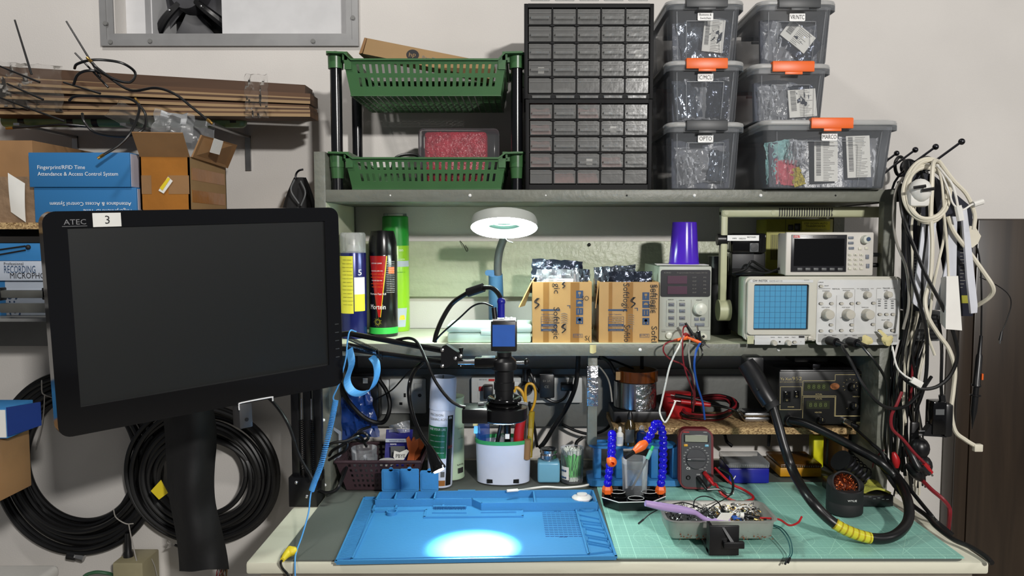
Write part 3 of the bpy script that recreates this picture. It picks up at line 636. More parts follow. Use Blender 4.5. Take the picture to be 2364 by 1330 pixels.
b = MB(); b.box(xx(259, 1310, 1.68), xx(329, 1310, 1.68), 1.68, 1.76, zz(1400, 1.68), zz(1300, 1.68), 'beige_box', bev=.004); b.build('body', t, world=True)
b = MB(); g = P(297, 1300, 1.715); b.lathe([(.011, -.01), (.011, .012), (.008, .018), (.0075, .045), (.006, .06)], 'black_cable', o=g+Vector((0, 0, .012)), n=12); b.build('cable_gland', t, world=True)
cable('green_cable', 'green cable looping out of the beige junction box', 'cable', [(262, 1330, 1.70), (250, 1324, 1.68), (215, 1322, 1.67), (190, 1340, 1.67), (200, 1400, 1.67)], .004, mat('green_wire', (52,92,64), .4))
cable('white_string', 'thin pale string hanging on the wall left of the black bag', 'string', [(350, 1290, 1.72), (358, 1310, 1.72), (366, 1345, 1.72)], .0008, 'cable_tie')
b = MB(); p = P(405, 1259, 1.66)
for i in range(7): b.tube([p, P(388+rg.uniform(-6, 2), 1249+i*3, 1.66)], .0009, 'cable_tie', n=5, k=1)
b.tube([p, P(425, 1266, 1.64), P(445, 1270, 1.62)], .003, 'black_cable'); solo(b, 'coax_end', 'stripped coax end with frayed braid poking left from the black bag', 'cable')
# ================================================================ on the top board: basket rack, drawer cabinets, tubs
ZT = zt1+.0008
rkx, rkx2, yf, ybk = -.3765, -.0165, 1.535, 1.722
t = thing('basket_rack', 'two tier rack of green slotted plastic baskets on black posts', 'rack', ((rkx+rkx2)/2, (yf+ybk)/2, ZT))
mat('post_black', (16,17,20), .22)
zr1, zr0 = zz(142, yf), zz(366, yf); zb1, zb0 = zz(222, yf-.01), ZT+.001
ztA, ztB = zz(124, yf), zz(352, yf)
for X in (rkx, rkx2):
    for Y in (yf, ybk):
        b = MB(); b.cyl((X, Y, ztB-.035), (X, Y, ztA), .0115, 'post_black', n=18)
        if Y == yf or 1: b.cyl((X, Y, ZT), (X, Y, ztB-.03), .0105, 'post_black', n=18)
        b.sph((X, Y, ztA-.001), .0118, 'post_black', sz=.5); b.build('post', t, world=True)
for (zb, zr, zt_) in ((zb0, zr0, ztB), (zb1, zr1, ztA)):
    b = MB(); g = 'green_basket'; x0, x1 = rkx+.020, rkx2-.020; ti = .012
    y0, y1 = yf-.022, ybk+.016
    bo = [(x0+ti, y0+ti, zb), (x1-ti, y0+ti, zb), (x1-ti, y1-ti, zb), (x0+ti, y1-ti, zb)]; to = [(x0, y0, zr), (x1, y0, zr), (x1, y1, zr), (x0, y1, zr)]
    for i in range(4):
        j = (i+1) % 4; A, B, C2, D2 = bo[i], bo[j], to[j], to[i]
        n = 23 if i % 2 == 0 else 12
        b.slotted(A, B, C2, D2, [(.26, .50), (.62, .86)] , n, g, th=-.0022, bar=.58, e0=.05, e1=.95)
    for k in range(24): x = x0+ti+(x1-x0-2*ti)*k/23; b.box(x-.0012, x+.0012, y0+ti, y1-ti, zb, zb+.002, g)
    for k in range(14): y = y0+ti+(y1-y0-2*ti)*k/13; b.box(x0+ti, x1-ti, y-.0012, y+.0012, zb, zb+.002, g)
    for X, Y, sx, sy in ((rkx, yf, 1, 1), (rkx2, yf, -1, 1), (rkx, ybk, 1, -1), (rkx2, ybk, -1, -1)):
        b.lathe([(.0150, zt_-.030), (.0155, zt_-.004), (.0185, zt_-.003), (.0185, zt_)], g, o=(X, Y, 0), n=20)
        if zb < zb1: b.lathe([(.0118, zt_-.052), (.0138, zt_-.030)], g, o=(X, Y, 0), n=20)
        b.box(min(X, X+sx*.024), max(X, X+sx*.024), Y-.006, Y+.006, zt_-.018, zt_-.001, g)
    for Y, s_ in ((y0, 1), (y1, -1)):       # dipping front and back rims
        pts = [(rkx-.012, Y, zt_-.001), (rkx+.022, Y, zt_-.002), (rkx+.036, Y, zr), (rkx+.05, Y, zr), (rkx2-.05, Y, zr), (rkx2-.036, Y, zr), (rkx2-.022, Y, zt_-.002), (rkx2+.012, Y, zt_-.001)]
        for i in range(7):
            p, q = Vector(pts[i]), Vector(pts[i+1]); e = Vector((0, s_*.010, 0)); dn = Vector((0, 0, -.0035)); 
            b.hexa([p-e*.5, q-e*.5, q+e, p+e], [p-e*.5+dn, q-e*.5+dn, q+e+dn, p+e+dn], g)
            if zt_-.003 > min(p.z, q.z) or i in (0, 6, 1, 5):
                lo = Vector((p.x, p.y, zr-.02)); hi = Vector((q.x, q.y, zr-.02))
                if i in (1, 5): b.hexa([lo, hi, q, p], [v+e*.25 for v in (lo, hi, q, p)], g)
    for X, s_ in ((x0, 1), (x1, -1)): b.box(min(X-.002, X+.008*s_), max(X+.002, X+.008*s_), y0, y1, zr-.002, zt_-.001, g)
    b.build('basket', t, world=True)
# HP carton lying aslant in the upper basket
p0 = P(834, 136, 1.60); p1 = P(848, 87, 1.61)
t = thing('tablet_carton', 'long brown carton with a round black logo lying aslant in the upper basket', 'box', P(990, 155, 1.63))
b = MB(); A = P(848, 88, 1.57); B = P(1140, 146, 1.57); A2 = P(838, 124, 1.56); dn = A2-A; B2 = B+dn; bk = Vector((0, .115, .012))
b.hexa([A2, B2, B2+bk, A2+bk], [A, B, B+bk, A+bk], 'cardboard_pale')
u = (B-A).normalized(); v = (A-A2); v = (v-u*v.dot(u)).normalized(); nrm = u.cross(v)
lc = A2+u*.098+v*.0185+nrm*.0006
ov = [lc+u*(.0128*math.cos(2*PI*i/28))+v*(.0118*math.sin(2*PI*i/28)) for i in range(28)]; b.add(ov, [tuple(range(28))], 'ink')
b.text('hp', .0095, 'cardboard_pale', lc-v*.0042, u+v*.25, v-u*.1, w=.014, e=.0005); b.text('Pro Tablet', .0080, 'ink_grey', lc+u*.020-v*.0050, u, v, al='l', e=.0002)
b.build('body', t, world=True)
b = MB(); b.hexa([A2+v*.001-u*.002, A2-u*.002+bk, A2+bk-u*.012-v*.006, A2-u*.008-v*.002], [A-u*.001, A-u*.001+bk, A+bk-u*.012, A-u*.006], 'cardboard'); b.build('end_flap', t, world=True)
# red bubble wrap pack
mat('bubble_red', (176,40,58), .22, noise=.25, ns=60, bump=1.0, bs=130)
t = thing('clamshell_pack', 'clear clamshell holding a red bubble wrapped block in the lower basket', 'package', P(1056, 366, 1.61)-Vector((0, 0, .035)))
zb_ = zb0+.006
b = MB(); b.box(xx(979, 330, 1.60), xx(1124, 330, 1.60), 1.60, 1.655, zb_, zz(303, 1.6), 'bubble_red', bev=.008, seg=3)
rg = random.Random(4)
for k in range(150):
    x = rg.uniform(xx(983, 330, 1.6), xx(1120, 330, 1.6)); z = rg.uniform(zz(362, 1.6), zz(307, 1.6)); b.sph((x, 1.6015, z), .0032, 'bubble_red', n=6)
b.build('wrapped_block', t, world=True)
b = MB(); b.box(xx(964, 330, 1.585), xx(1152, 330, 1.585), 1.585, 1.670, zb_, zz(295, 1.585), 'clear', bev=.01, seg=3); b.build('clamshell', t, world=True)
cable('black_cable', 'black cable curled in the lower green basket beside the red pack', 'cable', [(905, 390, 1.60), (912, 366, 1.60), (935, 357, 1.60), (965, 360, 1.6), (985, 385, 1.6)], .0032, 'black_cable')
# ---- drawer cabinets
def cabinet(label, px0, px1, py0, py1, z0, D, seed, kind):
    x0, x1 = xx(px0, (py0+py1)/2, D), xx(px1, (py0+py1)/2, D); z1 = zz(py0, D); w, h = x1-x0, z1-z0; dep = .165
    t = thing('drawer_cabinet', label, 'cabinet', ((x0+x1)/2, D, z0)); b = MB(); f = .0075
    mat('cab_black', (12,12,14), .6, spec=.25, noise=.1)
    b.box(-w/2, w/2, dep-.002, dep, 0, h, 'cab_black'); b.box(-w/2, -w/2+f, 0, dep, 0, h, 'cab_black', bev=.001); b.box(w/2-f, w/2, 0, dep, 0, h, 'cab_black', bev=.001)
    b.box(-w/2+f, w/2-f, 0, dep, 0, f*1.3, 'cab_black'); b.box(-w/2+f, w/2-f, 0, dep, h-f, h, 'cab_black')
    iw, ih = w-2*f, h-2.3*f; cw, ch = iw/5, ih/5
    for k in range(1, 5):
        b.box(-w/2+f+cw*k-.001, -w/2+f+cw*k+.001, .001, dep, f, h-f, 'cab_black'); b.box(-w/2+f, w/2-f, .001, dep, f*1.3+ch*k-.0009, f*1.3+ch*k+.0009, 'cab_black')
        for j in range(1, 5): b.box(-w/2+f+cw*k-.004, -w/2+f+cw*k+.004, -.001, .004, f*1.3+ch*j-.003, f*1.3+ch*j+.0, 'cab_black')
    b.build('frame', t); rg = random.Random(seed); protos = []
    conts = ['antistatic', 'antistatic_dark', 'dark_grey', 'clear_bag', 'pinkish'] if kind else ['dark_grey', 'mid_grey', 'grey', 'antistatic_dark', 'mid_grey']
    mat('pinkish', (150,104,100), .6, noise=.3, ns=60); mat('silver_parts', (170,170,172), .25, metal=.7, noise=.4, ns=80, bump=1, bs=120)
    for q in range(7):
        b = MB(); dw, dh = cw-.0035, ch-.0035
        b.box(-dw/2, dw/2, .003, .0045, .001, dh, 'drawer_clear'); b.box(-dw/2, dw/2, .0045, .11, .001, .0022, 'drawer_clear'); b.box(-dw/2, -dw/2+.0012, .0045, .11, .001, dh*.8, 'drawer_clear'); b.box(dw/2-.0012, dw/2, .0045, .11, .001, dh*.8, 'drawer_clear')
        cm = conts[q % 5]; hh = dh*(.42+.09*q) if kind else dh*(.25+.08*q)
        b.grid(lambda i, j: ((i-.5)*dw*.9, .006+.0015*math.sin(9*i+q)+(.004+.02*j)*j, .0025+hh*j*(1+.10*math.sin(7*i+q*2))), 10, 4, cm)
        b.grid(lambda i, j: ((i-.5)*dw*.9, .030+.07*j, .0025+hh*(1+.10*math.sin(7*i+q*2))), 8, 2, cm)
        if q == 5: b.grid(lambda i, j: (-.004+.012*i, .0058, .006+.012*j), 3, 3, 'paper')
        o = b.build('drawer', t); C.objects.unlink(o)
        b = MB(); b.box(-dw/2+.003, dw/2-.003, -.004, .003, dh-.0045, dh-.003, 'drawer_clear'); b.box(-dw/2+.004, dw/2-.004, -.0048, -.0035, dh-.008, dh-.003, 'drawer_clear'); b.box(-dw/2+.001, dw/2-.001, .0015, .003, .001, .003, 'drawer_clear')
        PM[o.name] = Matrix(); hd = b.build('pull_lip', None); hd.location = (0, -.0008, dh-.008); protos.append((o, hd)); C.objects.unlink(hd)
    for r_ in range(5):
        for c in range(5):
            o, hd = protos[rg.randrange(7)]; d = o.copy(); d.name = 'drawer'; d.parent = t; C.objects.link(d)
            d.location = (-w/2+f+cw*(c+.5), 0, f*1.3+ch*r_+.0012); e = hd.copy(); e.name = 'pull_lip'; e.parent = d; C.objects.link(e)
    for o, hd in protos: bpy.data.objects.remove(hd); bpy.data.objects.remove(o)
    return t, z1
YC = 1.507
_, zc = cabinet('black cabinet of 25 clear drawers standing directly on the top board', 1213, 1505, 229, 435, ZT, YC, 3, 1)
cabinet('black cabinet of 25 clear drawers stacked on top of the other one', 1210, 1509, 8, 222, zc+.0008, YC, 8, 0)
# ---- clear tubs
def barcode_label(b, c, u, v, w, h, seed=0):
    c = Vector(c); u = Vector(u).normalized(); v = Vector(v).normalized(); n = u.cross(v); rg = random.Random(seed)
    def rect(a0, a1, b0, b1, m, e): b.add([c+u*a+v*d+n*e for a, d in ((a0, b0), (a1, b0), (a1, b1), (a0, b1))], [(0, 1, 2, 3)], m)
    rect(-w/2, w/2, -h/2, h/2, 'paper', 0); z = h/2-.002
    while z > -h/2+.012:
        t_ = rg.uniform(.0003, .0011); rect(-w*.42, -w*.22, z-t_, z, 'ink', .0003); z -= t_+rg.uniform(.0003, .0009)
    for k in range(int(h/.0032)):
        L = rg.uniform(.2, .5); rect(-w*.12, -w*.12+w*L, h/2-.004-.0032*k, h/2-.003-.0032*k, 'ink_grey', .0003)
def tub(label, text, clip, pxl, pxr, pyt, pyb, D, z0, dep, fill, seed, wide=False):
    x0, x1 = xx(pxl, pyb, D), xx(pxr, pyb, D); z1 = zz(pyt, D); w, h = x1-x0, z1-z0-.0002
    t = thing('storage_tub', label, 'box', ((x0+x1)/2, D+dep/2, z0), 0, 'clear storage tubs on the top board'); n = 5; hb = h-.010; fl = .018
    def ring(ww, dd, r, z): return [(a, c, z) for a, c in rr(ww, dd, r, n)]
    b = MB(); W1, D1 = w*1.10, dep
    b.loft([ring(w, dep-.03, .012, .001), ring(w+.004, dep-.026, .013, .006), ring(W1, D1-.006, .015, hb)], 'clear', caps=False)
    b.loft([ring(w-.004, dep-.034, .012, .003), ring(W1-.004, D1-.010, .015, hb)], 'clear', caps=False)
    b.prism(rr(w, dep-.03, .012, n), .001, .0025, 'clear', u=(1,0,0), v=(0,1,0), o=(0,0,.003))
    b.loft([ring(W1-.006, D1-.012, .012, hb-.0005), ring(W1+.012, D1+.006, .014, hb-.0005), ring(W1+.012, D1+.006, .014, hb-.010), ring(W1+.009, D1+.003, .014, hb-.010)], 'clear_frost', caps=False)
    for sx in (-1, 1):      # moulded ribs on the front
        b.tube([(sx*W1*.40, -D1/2+.003, hb-.012), (sx*w*.40, -D1/2+.0145, .004)], .0010, 'clear_frost', k=1, n=6)
        b.tube([(sx*w*.29, -D1/2+.003, hb-.030), (sx*w*.27, -D1/2+.0135, .006)], .0009, 'clear_frost', k=1, n=6)
    b.tube([(-w*.29, -D1/2+.003, hb-.030), (w*.29, -D1/2+.003, hb-.030)], .0009, 'clear_frost', k=1, n=6)
    b.build('body', t)
    b = MB(); b.loft([ring(W1+.012, D1+.008, .02, hb), ring(W1+.016, D1+.010, .022, hb+.003), ring(W1+.014, D1+.008, .022, hb+.0075), ring(W1+.004, D1-.002, .02, hb+.0098)], 'clear_lid'); b.build('lid', t)
    mat('clip_dark', (58,60,62), .45); cm = 'orange' if clip else 'clip_dark'
    for sy in (-1, 1):
        b = MB(); cw_ = .040 if not wide else .040
        y = -D1/2-.007
        b.box(-cw_, cw_, y-.004, y+.012, hb+.006, hb+.0125, cm, bev=.002); b.box(-cw_, cw_, y-.0045, y, hb-.008, hb+.0115, cm, bev=.0015); b.box(-cw_*.42, cw_*.42, y-.0060, y-.0045, hb-.0135, hb-.0080, cm, bev=.0008)
        if sy > 0:
            for v in range(len(b.v)): b.v[v].y *= -1
        b.build('clip', t)
    if text:
        b = MB(); zc_ = hb-.022; y = -D1/2+.0045; b.prism(rr(.030, .015, .002, 3, 0, zc_), -.0030, -.0022, 'print_white', o=(0, y, 0))
        L = text.split('\n')
        for i, s_ in enumerate(L): b.text(s_, .0082 if len(L) == 1 else .0044, 'ink', (0, y-.0030, zc_-(.0042 if len(L) == 1 else .0022)+(.0035-.0065*i if len(L) > 1 else 0)), w=min(.0265, .0061*len(s_)) if len(L) == 1 else .0026*len(s_))
        b.build('label_plate', t)
    b = MB(); rg = random.Random(seed); yb = -D1/2+.022
    mat('fill_dark', (84,88,99), .3, noise=.4, ns=22, bump=.8, bs=40)
    b.grid(lambda i, j: ((i-.5)*(w*.90), yb+.016+.006*math.sin(8*i+seed)+.01*j, .004+(hb*.78)*j*(1+.08*math.sin(5*i+seed))), 12, 6, 'fill_dark', t=.006)
    b.build('contents', t)
    for k, (cx, cz, ww, hh, an, m) in enumerate(fill):
        b = MB(); a = R(an); u = Vector((math.cos(a), 0, math.sin(a)))*ww*w; v = Vector((-math.sin(a), .08, math.cos(a)))*hh*hb
        c = Vector((cx*w/2, yb+.002+.003*(len(fill)-k), cz*hb)); 
        if m == 'label': barcode_label(b, c-Vector((0, .003, 0)), u, v, ww*w, hh*hb, seed+k); b.build('barcode_label', t)
        else: crinkle(b, c, u, v, m, .0035, seed=seed*7+k, t=.0006); b.build('parts_bag', t)
    return t, z0+h+.0006
lz = ZT
mat('bag_pink', (196,92,104), .3, noise=.2, bump=1, bs=60); mat('bag_teal', (150,196,196), .35, noise=.15, bump=.8, bs=40); mat('bag_yellow', (206,190,60), .35, noise=.2, bump=1, bs=50)
_, a = tub('clear tub labelled OPTO, bottom of the left tub stack', 'OPTO', 0, 1553, 1702, 281, 436, 1.495, ZT, .23, [(0, .42, .80, .60, 2, 'clear_bag'), (.1, .38, .6, .45, -3, 'clear_bag'), (-.4, .35, .35, .5, 8, 'clear_bag'), (.5, .4, .3, .5, -8, 'antistatic')], 21)
_, a = tub('clear tub labelled IC/MCU with an orange clip, middle of the left stack', 'IC/MCU', 1, 1553, 1702, 139, 277, 1.495, a, .23, [(0, .45, .55, .75, 0, 'clear_bag'), (-.45, .45, .4, .7, 6, 'antistatic'), (.5, .45, .35, .7, -4, 'antistatic_dark')], 22)
tub('clear tub labelled Buttons & Switches, top of the left stack', 'Buttons &\nSwitches', 0, 1553, 1702, -2, 136, 1.495, a, .23, [(-.1, .45, .6, .75, 10, 'antistatic'), (.45, .5, .5, .6, -12, 'antistatic_dark'), (.35, .5, .33, .62, -6, 'label')], 23)
_, a = tub('widest clear tub, labelled MARCO, bottom of the right tub stack', 'MARCO', 1, 1775, 2050, 276, 437, 1.462, ZT, .28, [(-.05, .45, .30, .75, 0, 'antistatic'), (.20, .42, .34, .80, 0, 'clear_bag'), (.68, .45, .34, .80, 0, 'clear_bag'), (-.72, .62, .22, .35, 10, 'bag_teal'), (-.78, .3, .16, .42, 4, 'bag_teal'), (-.62, .28, .20, .42, -4, 'bag_pink'), (-.42, .2, .10, .3, 20, 'bag_yellow'), (-.45, .6, .16, .4, -10, 'clear_bag'), (.04, .45, .20, .66, 0, 'label'), (.58, .52, .20, .68, 2, 'label')], 24, wide=True)
_, a = tub('clear tub with an orange clip and no label plate, middle of the right stack', None, 1, 1748, 1902, 146, 271, 1.478, a, .23, [(-.4, .4, .4, .7, 4, 'clear_bag'), (.2, .4, .6, .7, -20, 'clear_bag'), (.5, .45, .4, .6, 6, 'antistatic_dark'), (.48, .38, .42, .55, 4, 'label')], 25)
tub('clear tub labelled VR/NTC, top of the right stack', 'VR/NTC', 0, 1764, 1914, -1, 143, 1.478, a, .23, [(-.3, .4, .5, .7, -20, 'clear_bag'), (.25, .42, .62, .50, -38, 'antistatic_dark'), (.16, .52, .48, .36, -38, 'label')], 26)
# black bag on the wall hook between shelf unit and box shelf
t = thing('pouch', 'small black drawstring pouch hanging beside the shelf unit', 'bag', P(690, 480, 1.62))
b = MB(); c = P(689, 470, 1.62)
def pf(i, j): a = 2*PI*i; r_ = .034*math.sin(.35+1.15*(1-j))*(1+.10*math.sin(5*a)+.05*math.sin(11*a)); return (c.x+.004*j+r_*math.cos(a), c.y+.55*r_*math.sin(a), c.z-.03+.085*j)
b.grid(pf, 40, 12, 'bag_black'); b.build('body', t, world=True)
b = MB(); b.tube([P(680, 415, 1.595), P(672, 440, 1.58), P(690, 470, 1.585)], .0018, 'mid_grey'); b.build('drawstring', t, world=True)
b = MB(); b.tube([P(694, 418, 1.595), P(705, 445, 1.585), P(695, 475, 1.585)], .0018, 'mid_grey'); b.build('drawstring', t, world=True)
b = MB(); b.tube([P(682, 412, 1.61), P(684, 401, 1.61), P(690, 394, 1.61), P(700, 391, 1.61)], .0022, 'gun'); b.build('hook_loop', t, world=True)
# ================================================================ on the middle board
ZM = zm1+.0008
def FR(b, px0, py0, px1, py1, D, th, m, bev=0, pym=None):     # plate on a camera-facing front at distance D, standing th proud
    pm = (py0+py1)/2 if pym is None else pym; pc = (px0+px1)/2
    b.box(xx(px0, pm, D), xx(px1, pm, D), D-th, D, zz(py1, D, pc), zz(py0, D, pc), m, bev=bev)
def KN(b, px, py, rpx, D, dep, m, r1=None, n=20):
    p = P(px, py, D); r = rpx*D/F_; b.lathe([(r*1.05, 0), (r*1.05, dep*.25), (r, dep*.3), (r*.93, dep*.92), (r*.8, dep), (0.0001, dep*1.02)], m, o=p, ax=(0, -1, 0), n=n)
def TX(b, s, px, py, hpx, D, m, al='c', wpx=None, e=.0004, rot=0):
    p = P(px, py, D); u = (1, 0, 0); v = (0, 0, 1)
    if rot == 90: u, v = (0, 0, -1), (1, 0, 0)
    b.text(s, hpx*D/F_, m, p-Vector((0, e, 0)), u, v, al=al, w=wpx*D/F_ if wpx else None, e=0)
def spray(name, label, px0, px1, pyt, pyb, m, body, cap, bands, rz=0):
    c = Q((px0+px1)/2, pyb, ZM); D = c.y; r = (px1-px0)/2*D/F_; D = min(D+r, YW-.023-r); c = Vector((xx((px0+px1)/2, (pyt+pyb)/2, D), D, ZM)); h = zz(pyt, D)-ZM
    t = thing(name, label, 'spray can', c)
    b = MB(); b.lathe([(r*.97, 0), (r, .003), (r, h*body), (r*.93, h*body+.006)], m, n=32); b.build('can', t)
    b = MB(); cap(b, r, h*body+.006, h); b.build('cap', t)
    for z0, z1, a0, a1, mm in bands: 
        b = MB(); b.open = True; b.lathe([(r+.0004, z0*h), (r+.0004, z1*h)], mm, n=24, a0=a0, a1=a1); b.open = False; b.build('printed_band', t)
    return t, r, h
def curved_text(t, r, h, items, z_off=0):
    b = MB()
    for s, z, th, m, ang, w in items:      # text wrapped round the can, facing the camera at ang degrees (-90 = camera)
        vs, fs = text_geo(s); x0 = min(a for a, _ in vs); x1 = max(a for a, _ in vs); k = w/(x1-x0); kz = th/.7
        pts = []
        for a, c in vs:
            an = R(ang)+((a-(x0+x1)/2)*k)/r; pts.append(((r+.0009)*math.cos(an), (r+.0009)*math.sin(an), z*h+c*kz))
        b.add(pts, fs, m)
    b.build('printed_text', t)
mat('can_navy', (26,32,96), .25, metal=.3); mat('can_yellow', (214,206,62), .35); mat('cap_clear', (210,212,210), .25, alpha=.30)
t, r, h = spray('lubricant_spray', 'navy and yellow spray can with a clear cap, half behind the monitor', 786, 846, 537, 783, 'can_navy', .80,
  lambda b, r, z, h: (b.shell([(r*.99, z-.004), (r*.99, h-.004), (r*.9, h)], 'cap_clear', t=.001, n=24), b.lathe([(.012, z), (.012, z+.012), (.006, z+.014), (.006, z+.024)], 'white', n=12)),
  [(.24, .78, -160, -78, 'can_yellow'), (.26, .42, -74, -20, 'can_yellow'), (.42, .58, -74, -20, 'white')])
curved_text(t, r, h, [('5', .60, .012, 'print_white', -48, .008)]+[(s, .74-.035*k, .0022, 'ink', -105, .020+.002*(k % 3)) for k, s in enumerate([gib(4, 5) for _ in range(13)])])
mat('can_black', (14,14,15), .22); mat('can_red', (170,26,24), .3); mat('can_lime', (142,196,40), .3); mat('can_green', (34,134,44), .3, noise=.05); mat('band_green', (50,180,70), .4)
t, r, h = spray('insect_spray', 'black and red insect spray can with a black trigger cap', 851, 918, 533, 779, 'can_black', .77,
  lambda b, r, z, h: (b.lathe([(r*.99, z-.006), (r*.98, z+.02), (r*.84, h-.006), (r*.78, h)], 'can_black', n=28), b.lathe([(.011, h-.002), (.009, h+.0006)], 'black_matt', n=12)),
  [(.03, .09, 0, 360, 'band_green')])
b = MB()
def wrap_poly(t, r, pts, m, name='printed_patch', nseg=6):     # pts: (angle deg, height) quad rows
    b = MB(); (a0, a1, z0), (c0, c1, z1) = pts
    b.grid(lambda i, j: ((r+.0005)*math.cos(R((a0*(1-j)+c0*j)+((a1*(1-j)+c1*j)-(a0*(1-j)+c0*j))*i)), (r+.0005)*math.sin(R((a0*(1-j)+c0*j)+((a1*(1-j)+c1*j)-(a0*(1-j)+c0*j))*i)), z0+(z1-z0)*j), 12, nseg, m); b.build(name, t)
wrap_poly(t, r, ((-100, -92, .19*h), (-140, -66, .765*h)), 'can_red'); wrap_poly(t, r, ((-92, -90, .19*h), (-66, -62, .765*h)), 'yellow')
curved_text(t, r, h, [('Mortein', .265, .0105, 'print_white', -103, .034), ('Mortein Fast Kill', .40, .0042, 'print_white', -103, .036), (gib(4, 3), .69, .004, 'print_white', -106, .024)]
  +[(s, .62-.03*k, .0032, mm, -105, w_) for k, (s, mm, w_) in enumerate([(gib(6, 3, 2), m_, w2) for m_, w2 in (('print_white', .026), ('orange', .030), ('orange', .030), ('print_white', .024), ('orange', .028), ('orange', .024))])]
  +[(s, .71-.017*k, .0016, 'print_white', -48, .020) for k, s in enumerate([gib(5, 4, 6) for _ in range(18)])])
wrap_poly(t, r, ((-58, -30, .60*h), (-58, -30, .66*h)), 'orange')
b = MB()
for k in range(14):
    a = 2*PI*k/14; pts = []
    for q, rr_ in ((-.09, .004), (0, .0105 if k % 2 else .0085), (.09, .004)):
        x = rr_*math.cos(a+q); z = rr_*math.sin(a+q); an = R(-103)+x/r; pts.append(((r+.0008)*math.cos(an), (r+.0008)*math.sin(an), .145*h+z))
    b.add(pts, [(0, 1, 2)], 'can_yellow')
b.build('printed_burst', t)
t, r, h = spray('air_freshener', 'tall green aerosol can with a leafy lime label, behind the black can', 883, 945, 493, 764, 'can_lime', .72,
  lambda b, r, z, h: (b.lathe([(r, z-.004), (r*.99, z+.02), (r*.96, h-.008), (r*.90, h-.006)], 'can_green', n=28), b.lathe([(r*.88, h-.008), (r*.86, h)], 'clear_frost', n=20)),
  [(.55, .60, -170, -10, 'mic_box')])
curved_text(t, r, h, [('on', .68, .007, 'print_white', -58, .010), (gib(5, 6), .61, .003, 'print_white', -60, .02), (gib(2, 3, 2), .50, .003, 'can_green', -58, .02)]); wrap_poly(t, r, ((-80, -40, .04*h), (-80, -30, .20*h)), 'mic_box')
wrap_poly(t, r, ((-70, -40, .10*h), (-64, -46, .14*h)), 'yellow')
# ---- magnifier ring lamp
DL = 1.50
t = thing('magnifier_lamp', 'glowing ring magnifier lamp on a black gooseneck with a blue sleeve', 'lamp', Vector((xx(1150, 745, 1.68), 1.68, ZM)))
b = MB(); b.lathe([(.080, 0), (.080, .004), (.070, .012), (.040, .020), (.018, .024)], 'black_gloss', o=t.location, n=36); b.build('base', t, world=True)
mat('sleeve_blue', (44,78,112), .4, noise=.06)
b = MB(); pa, pb = P(1146, 735, 1.67), P(1144, 634, 1.64); b.cyl(pa, pb, .0175, 'sleeve_blue', r1=.0155, n=24); b.prism(rr(.030, .012, .005, 4), -.004, .006, 'sleeve_blue', o=P(1136, 630, 1.64)); b.build('sleeve', t, world=True)
b = MB(); b.tube([P(1150, 640, 1.64), P(1149, 612, 1.635), P(1153, 580, 1.62), P(1164, 548, 1.585), P(1168, 538, 1.56)], .0085, 'dark_grey', n=12); b.build('gooseneck', t, world=True)
lc = P(1164, 514, DL); tl = R(17); Mx = Matrix.Translation(lc) @ Matrix.Rotation(-tl, 4, 'X')
mat('lamp_glow', (235,255,246), .5, emit=84); mat('lamp_shell', (176,180,174), .45); mat('lens_glass', (150,190,180), .05, alpha=.01)
b = MB(Mx); ro, ri = .0655, .034
b.open = True; b.lathe([(ri, -.010), (ri, .008), (ri+.006, .013), (ro-.012, .014), (ro-.003, .010), (ro, .002), (ro, -.011)], 'lamp_shell', n=48); b.open = False; b.build('ring_shell', t, world=True)
b = MB(Mx); b.open = True; b.lathe([(ro, -.011), (ro-.003, -.0135), (ri+.003, -.0135), (ri, -.010)], 'lamp_glow', n=48); b.open = False; b.build('light_ring', t, world=True)
b = MB(Mx); b.lathe([(ri-.0005, -.003), (ri*.6, .0), (0.0001, .001)], 'lens_glass', n=32); b.build('lens', t, world=True)
b = MB(); FR(b, 1138, 541, 1190, 549, 1.560, .01, 'clear_frost', bev=.001); b.tube([P(1166, 548, 1.555), P(1172, 556, 1.55), P(1184, 560, 1.55)], .0012, 'black_cable', n=5); b.build('bracket', t, world=True)
# ---- translucent box
mat('milky', (196,222,212), .4, noise=.04)
c = Q(1129, 792, ZM); D = c.y+.002
t = thing('parts_box', 'low milky translucent plastic box at the front of the middle board', 'box', Vector((xx(1129, 790, D), D, ZM)))
b = MB(); FR(b, 1033, 768, 1226, 791.5, D, 0, 'milky') if 0 else b.box(xx(1033, 780, D), xx(1226, 780, D), D, D+.09, ZM, zz(769, D), 'milky', bev=.004, seg=3); b.build('base', t, world=True)
b = MB(); b.box(xx(1031, 760, D), xx(1228, 760, D), D-.002, D+.092, zz(768, D), zz(750, D), 'milky', bev=.005, seg=3); b.build('lid', t, world=True)
b = MB(); FR(b, 1110, 762, 1150, 774, D-.0025, .003, 'milky', bev=.001); b.build('latch', t, world=True)
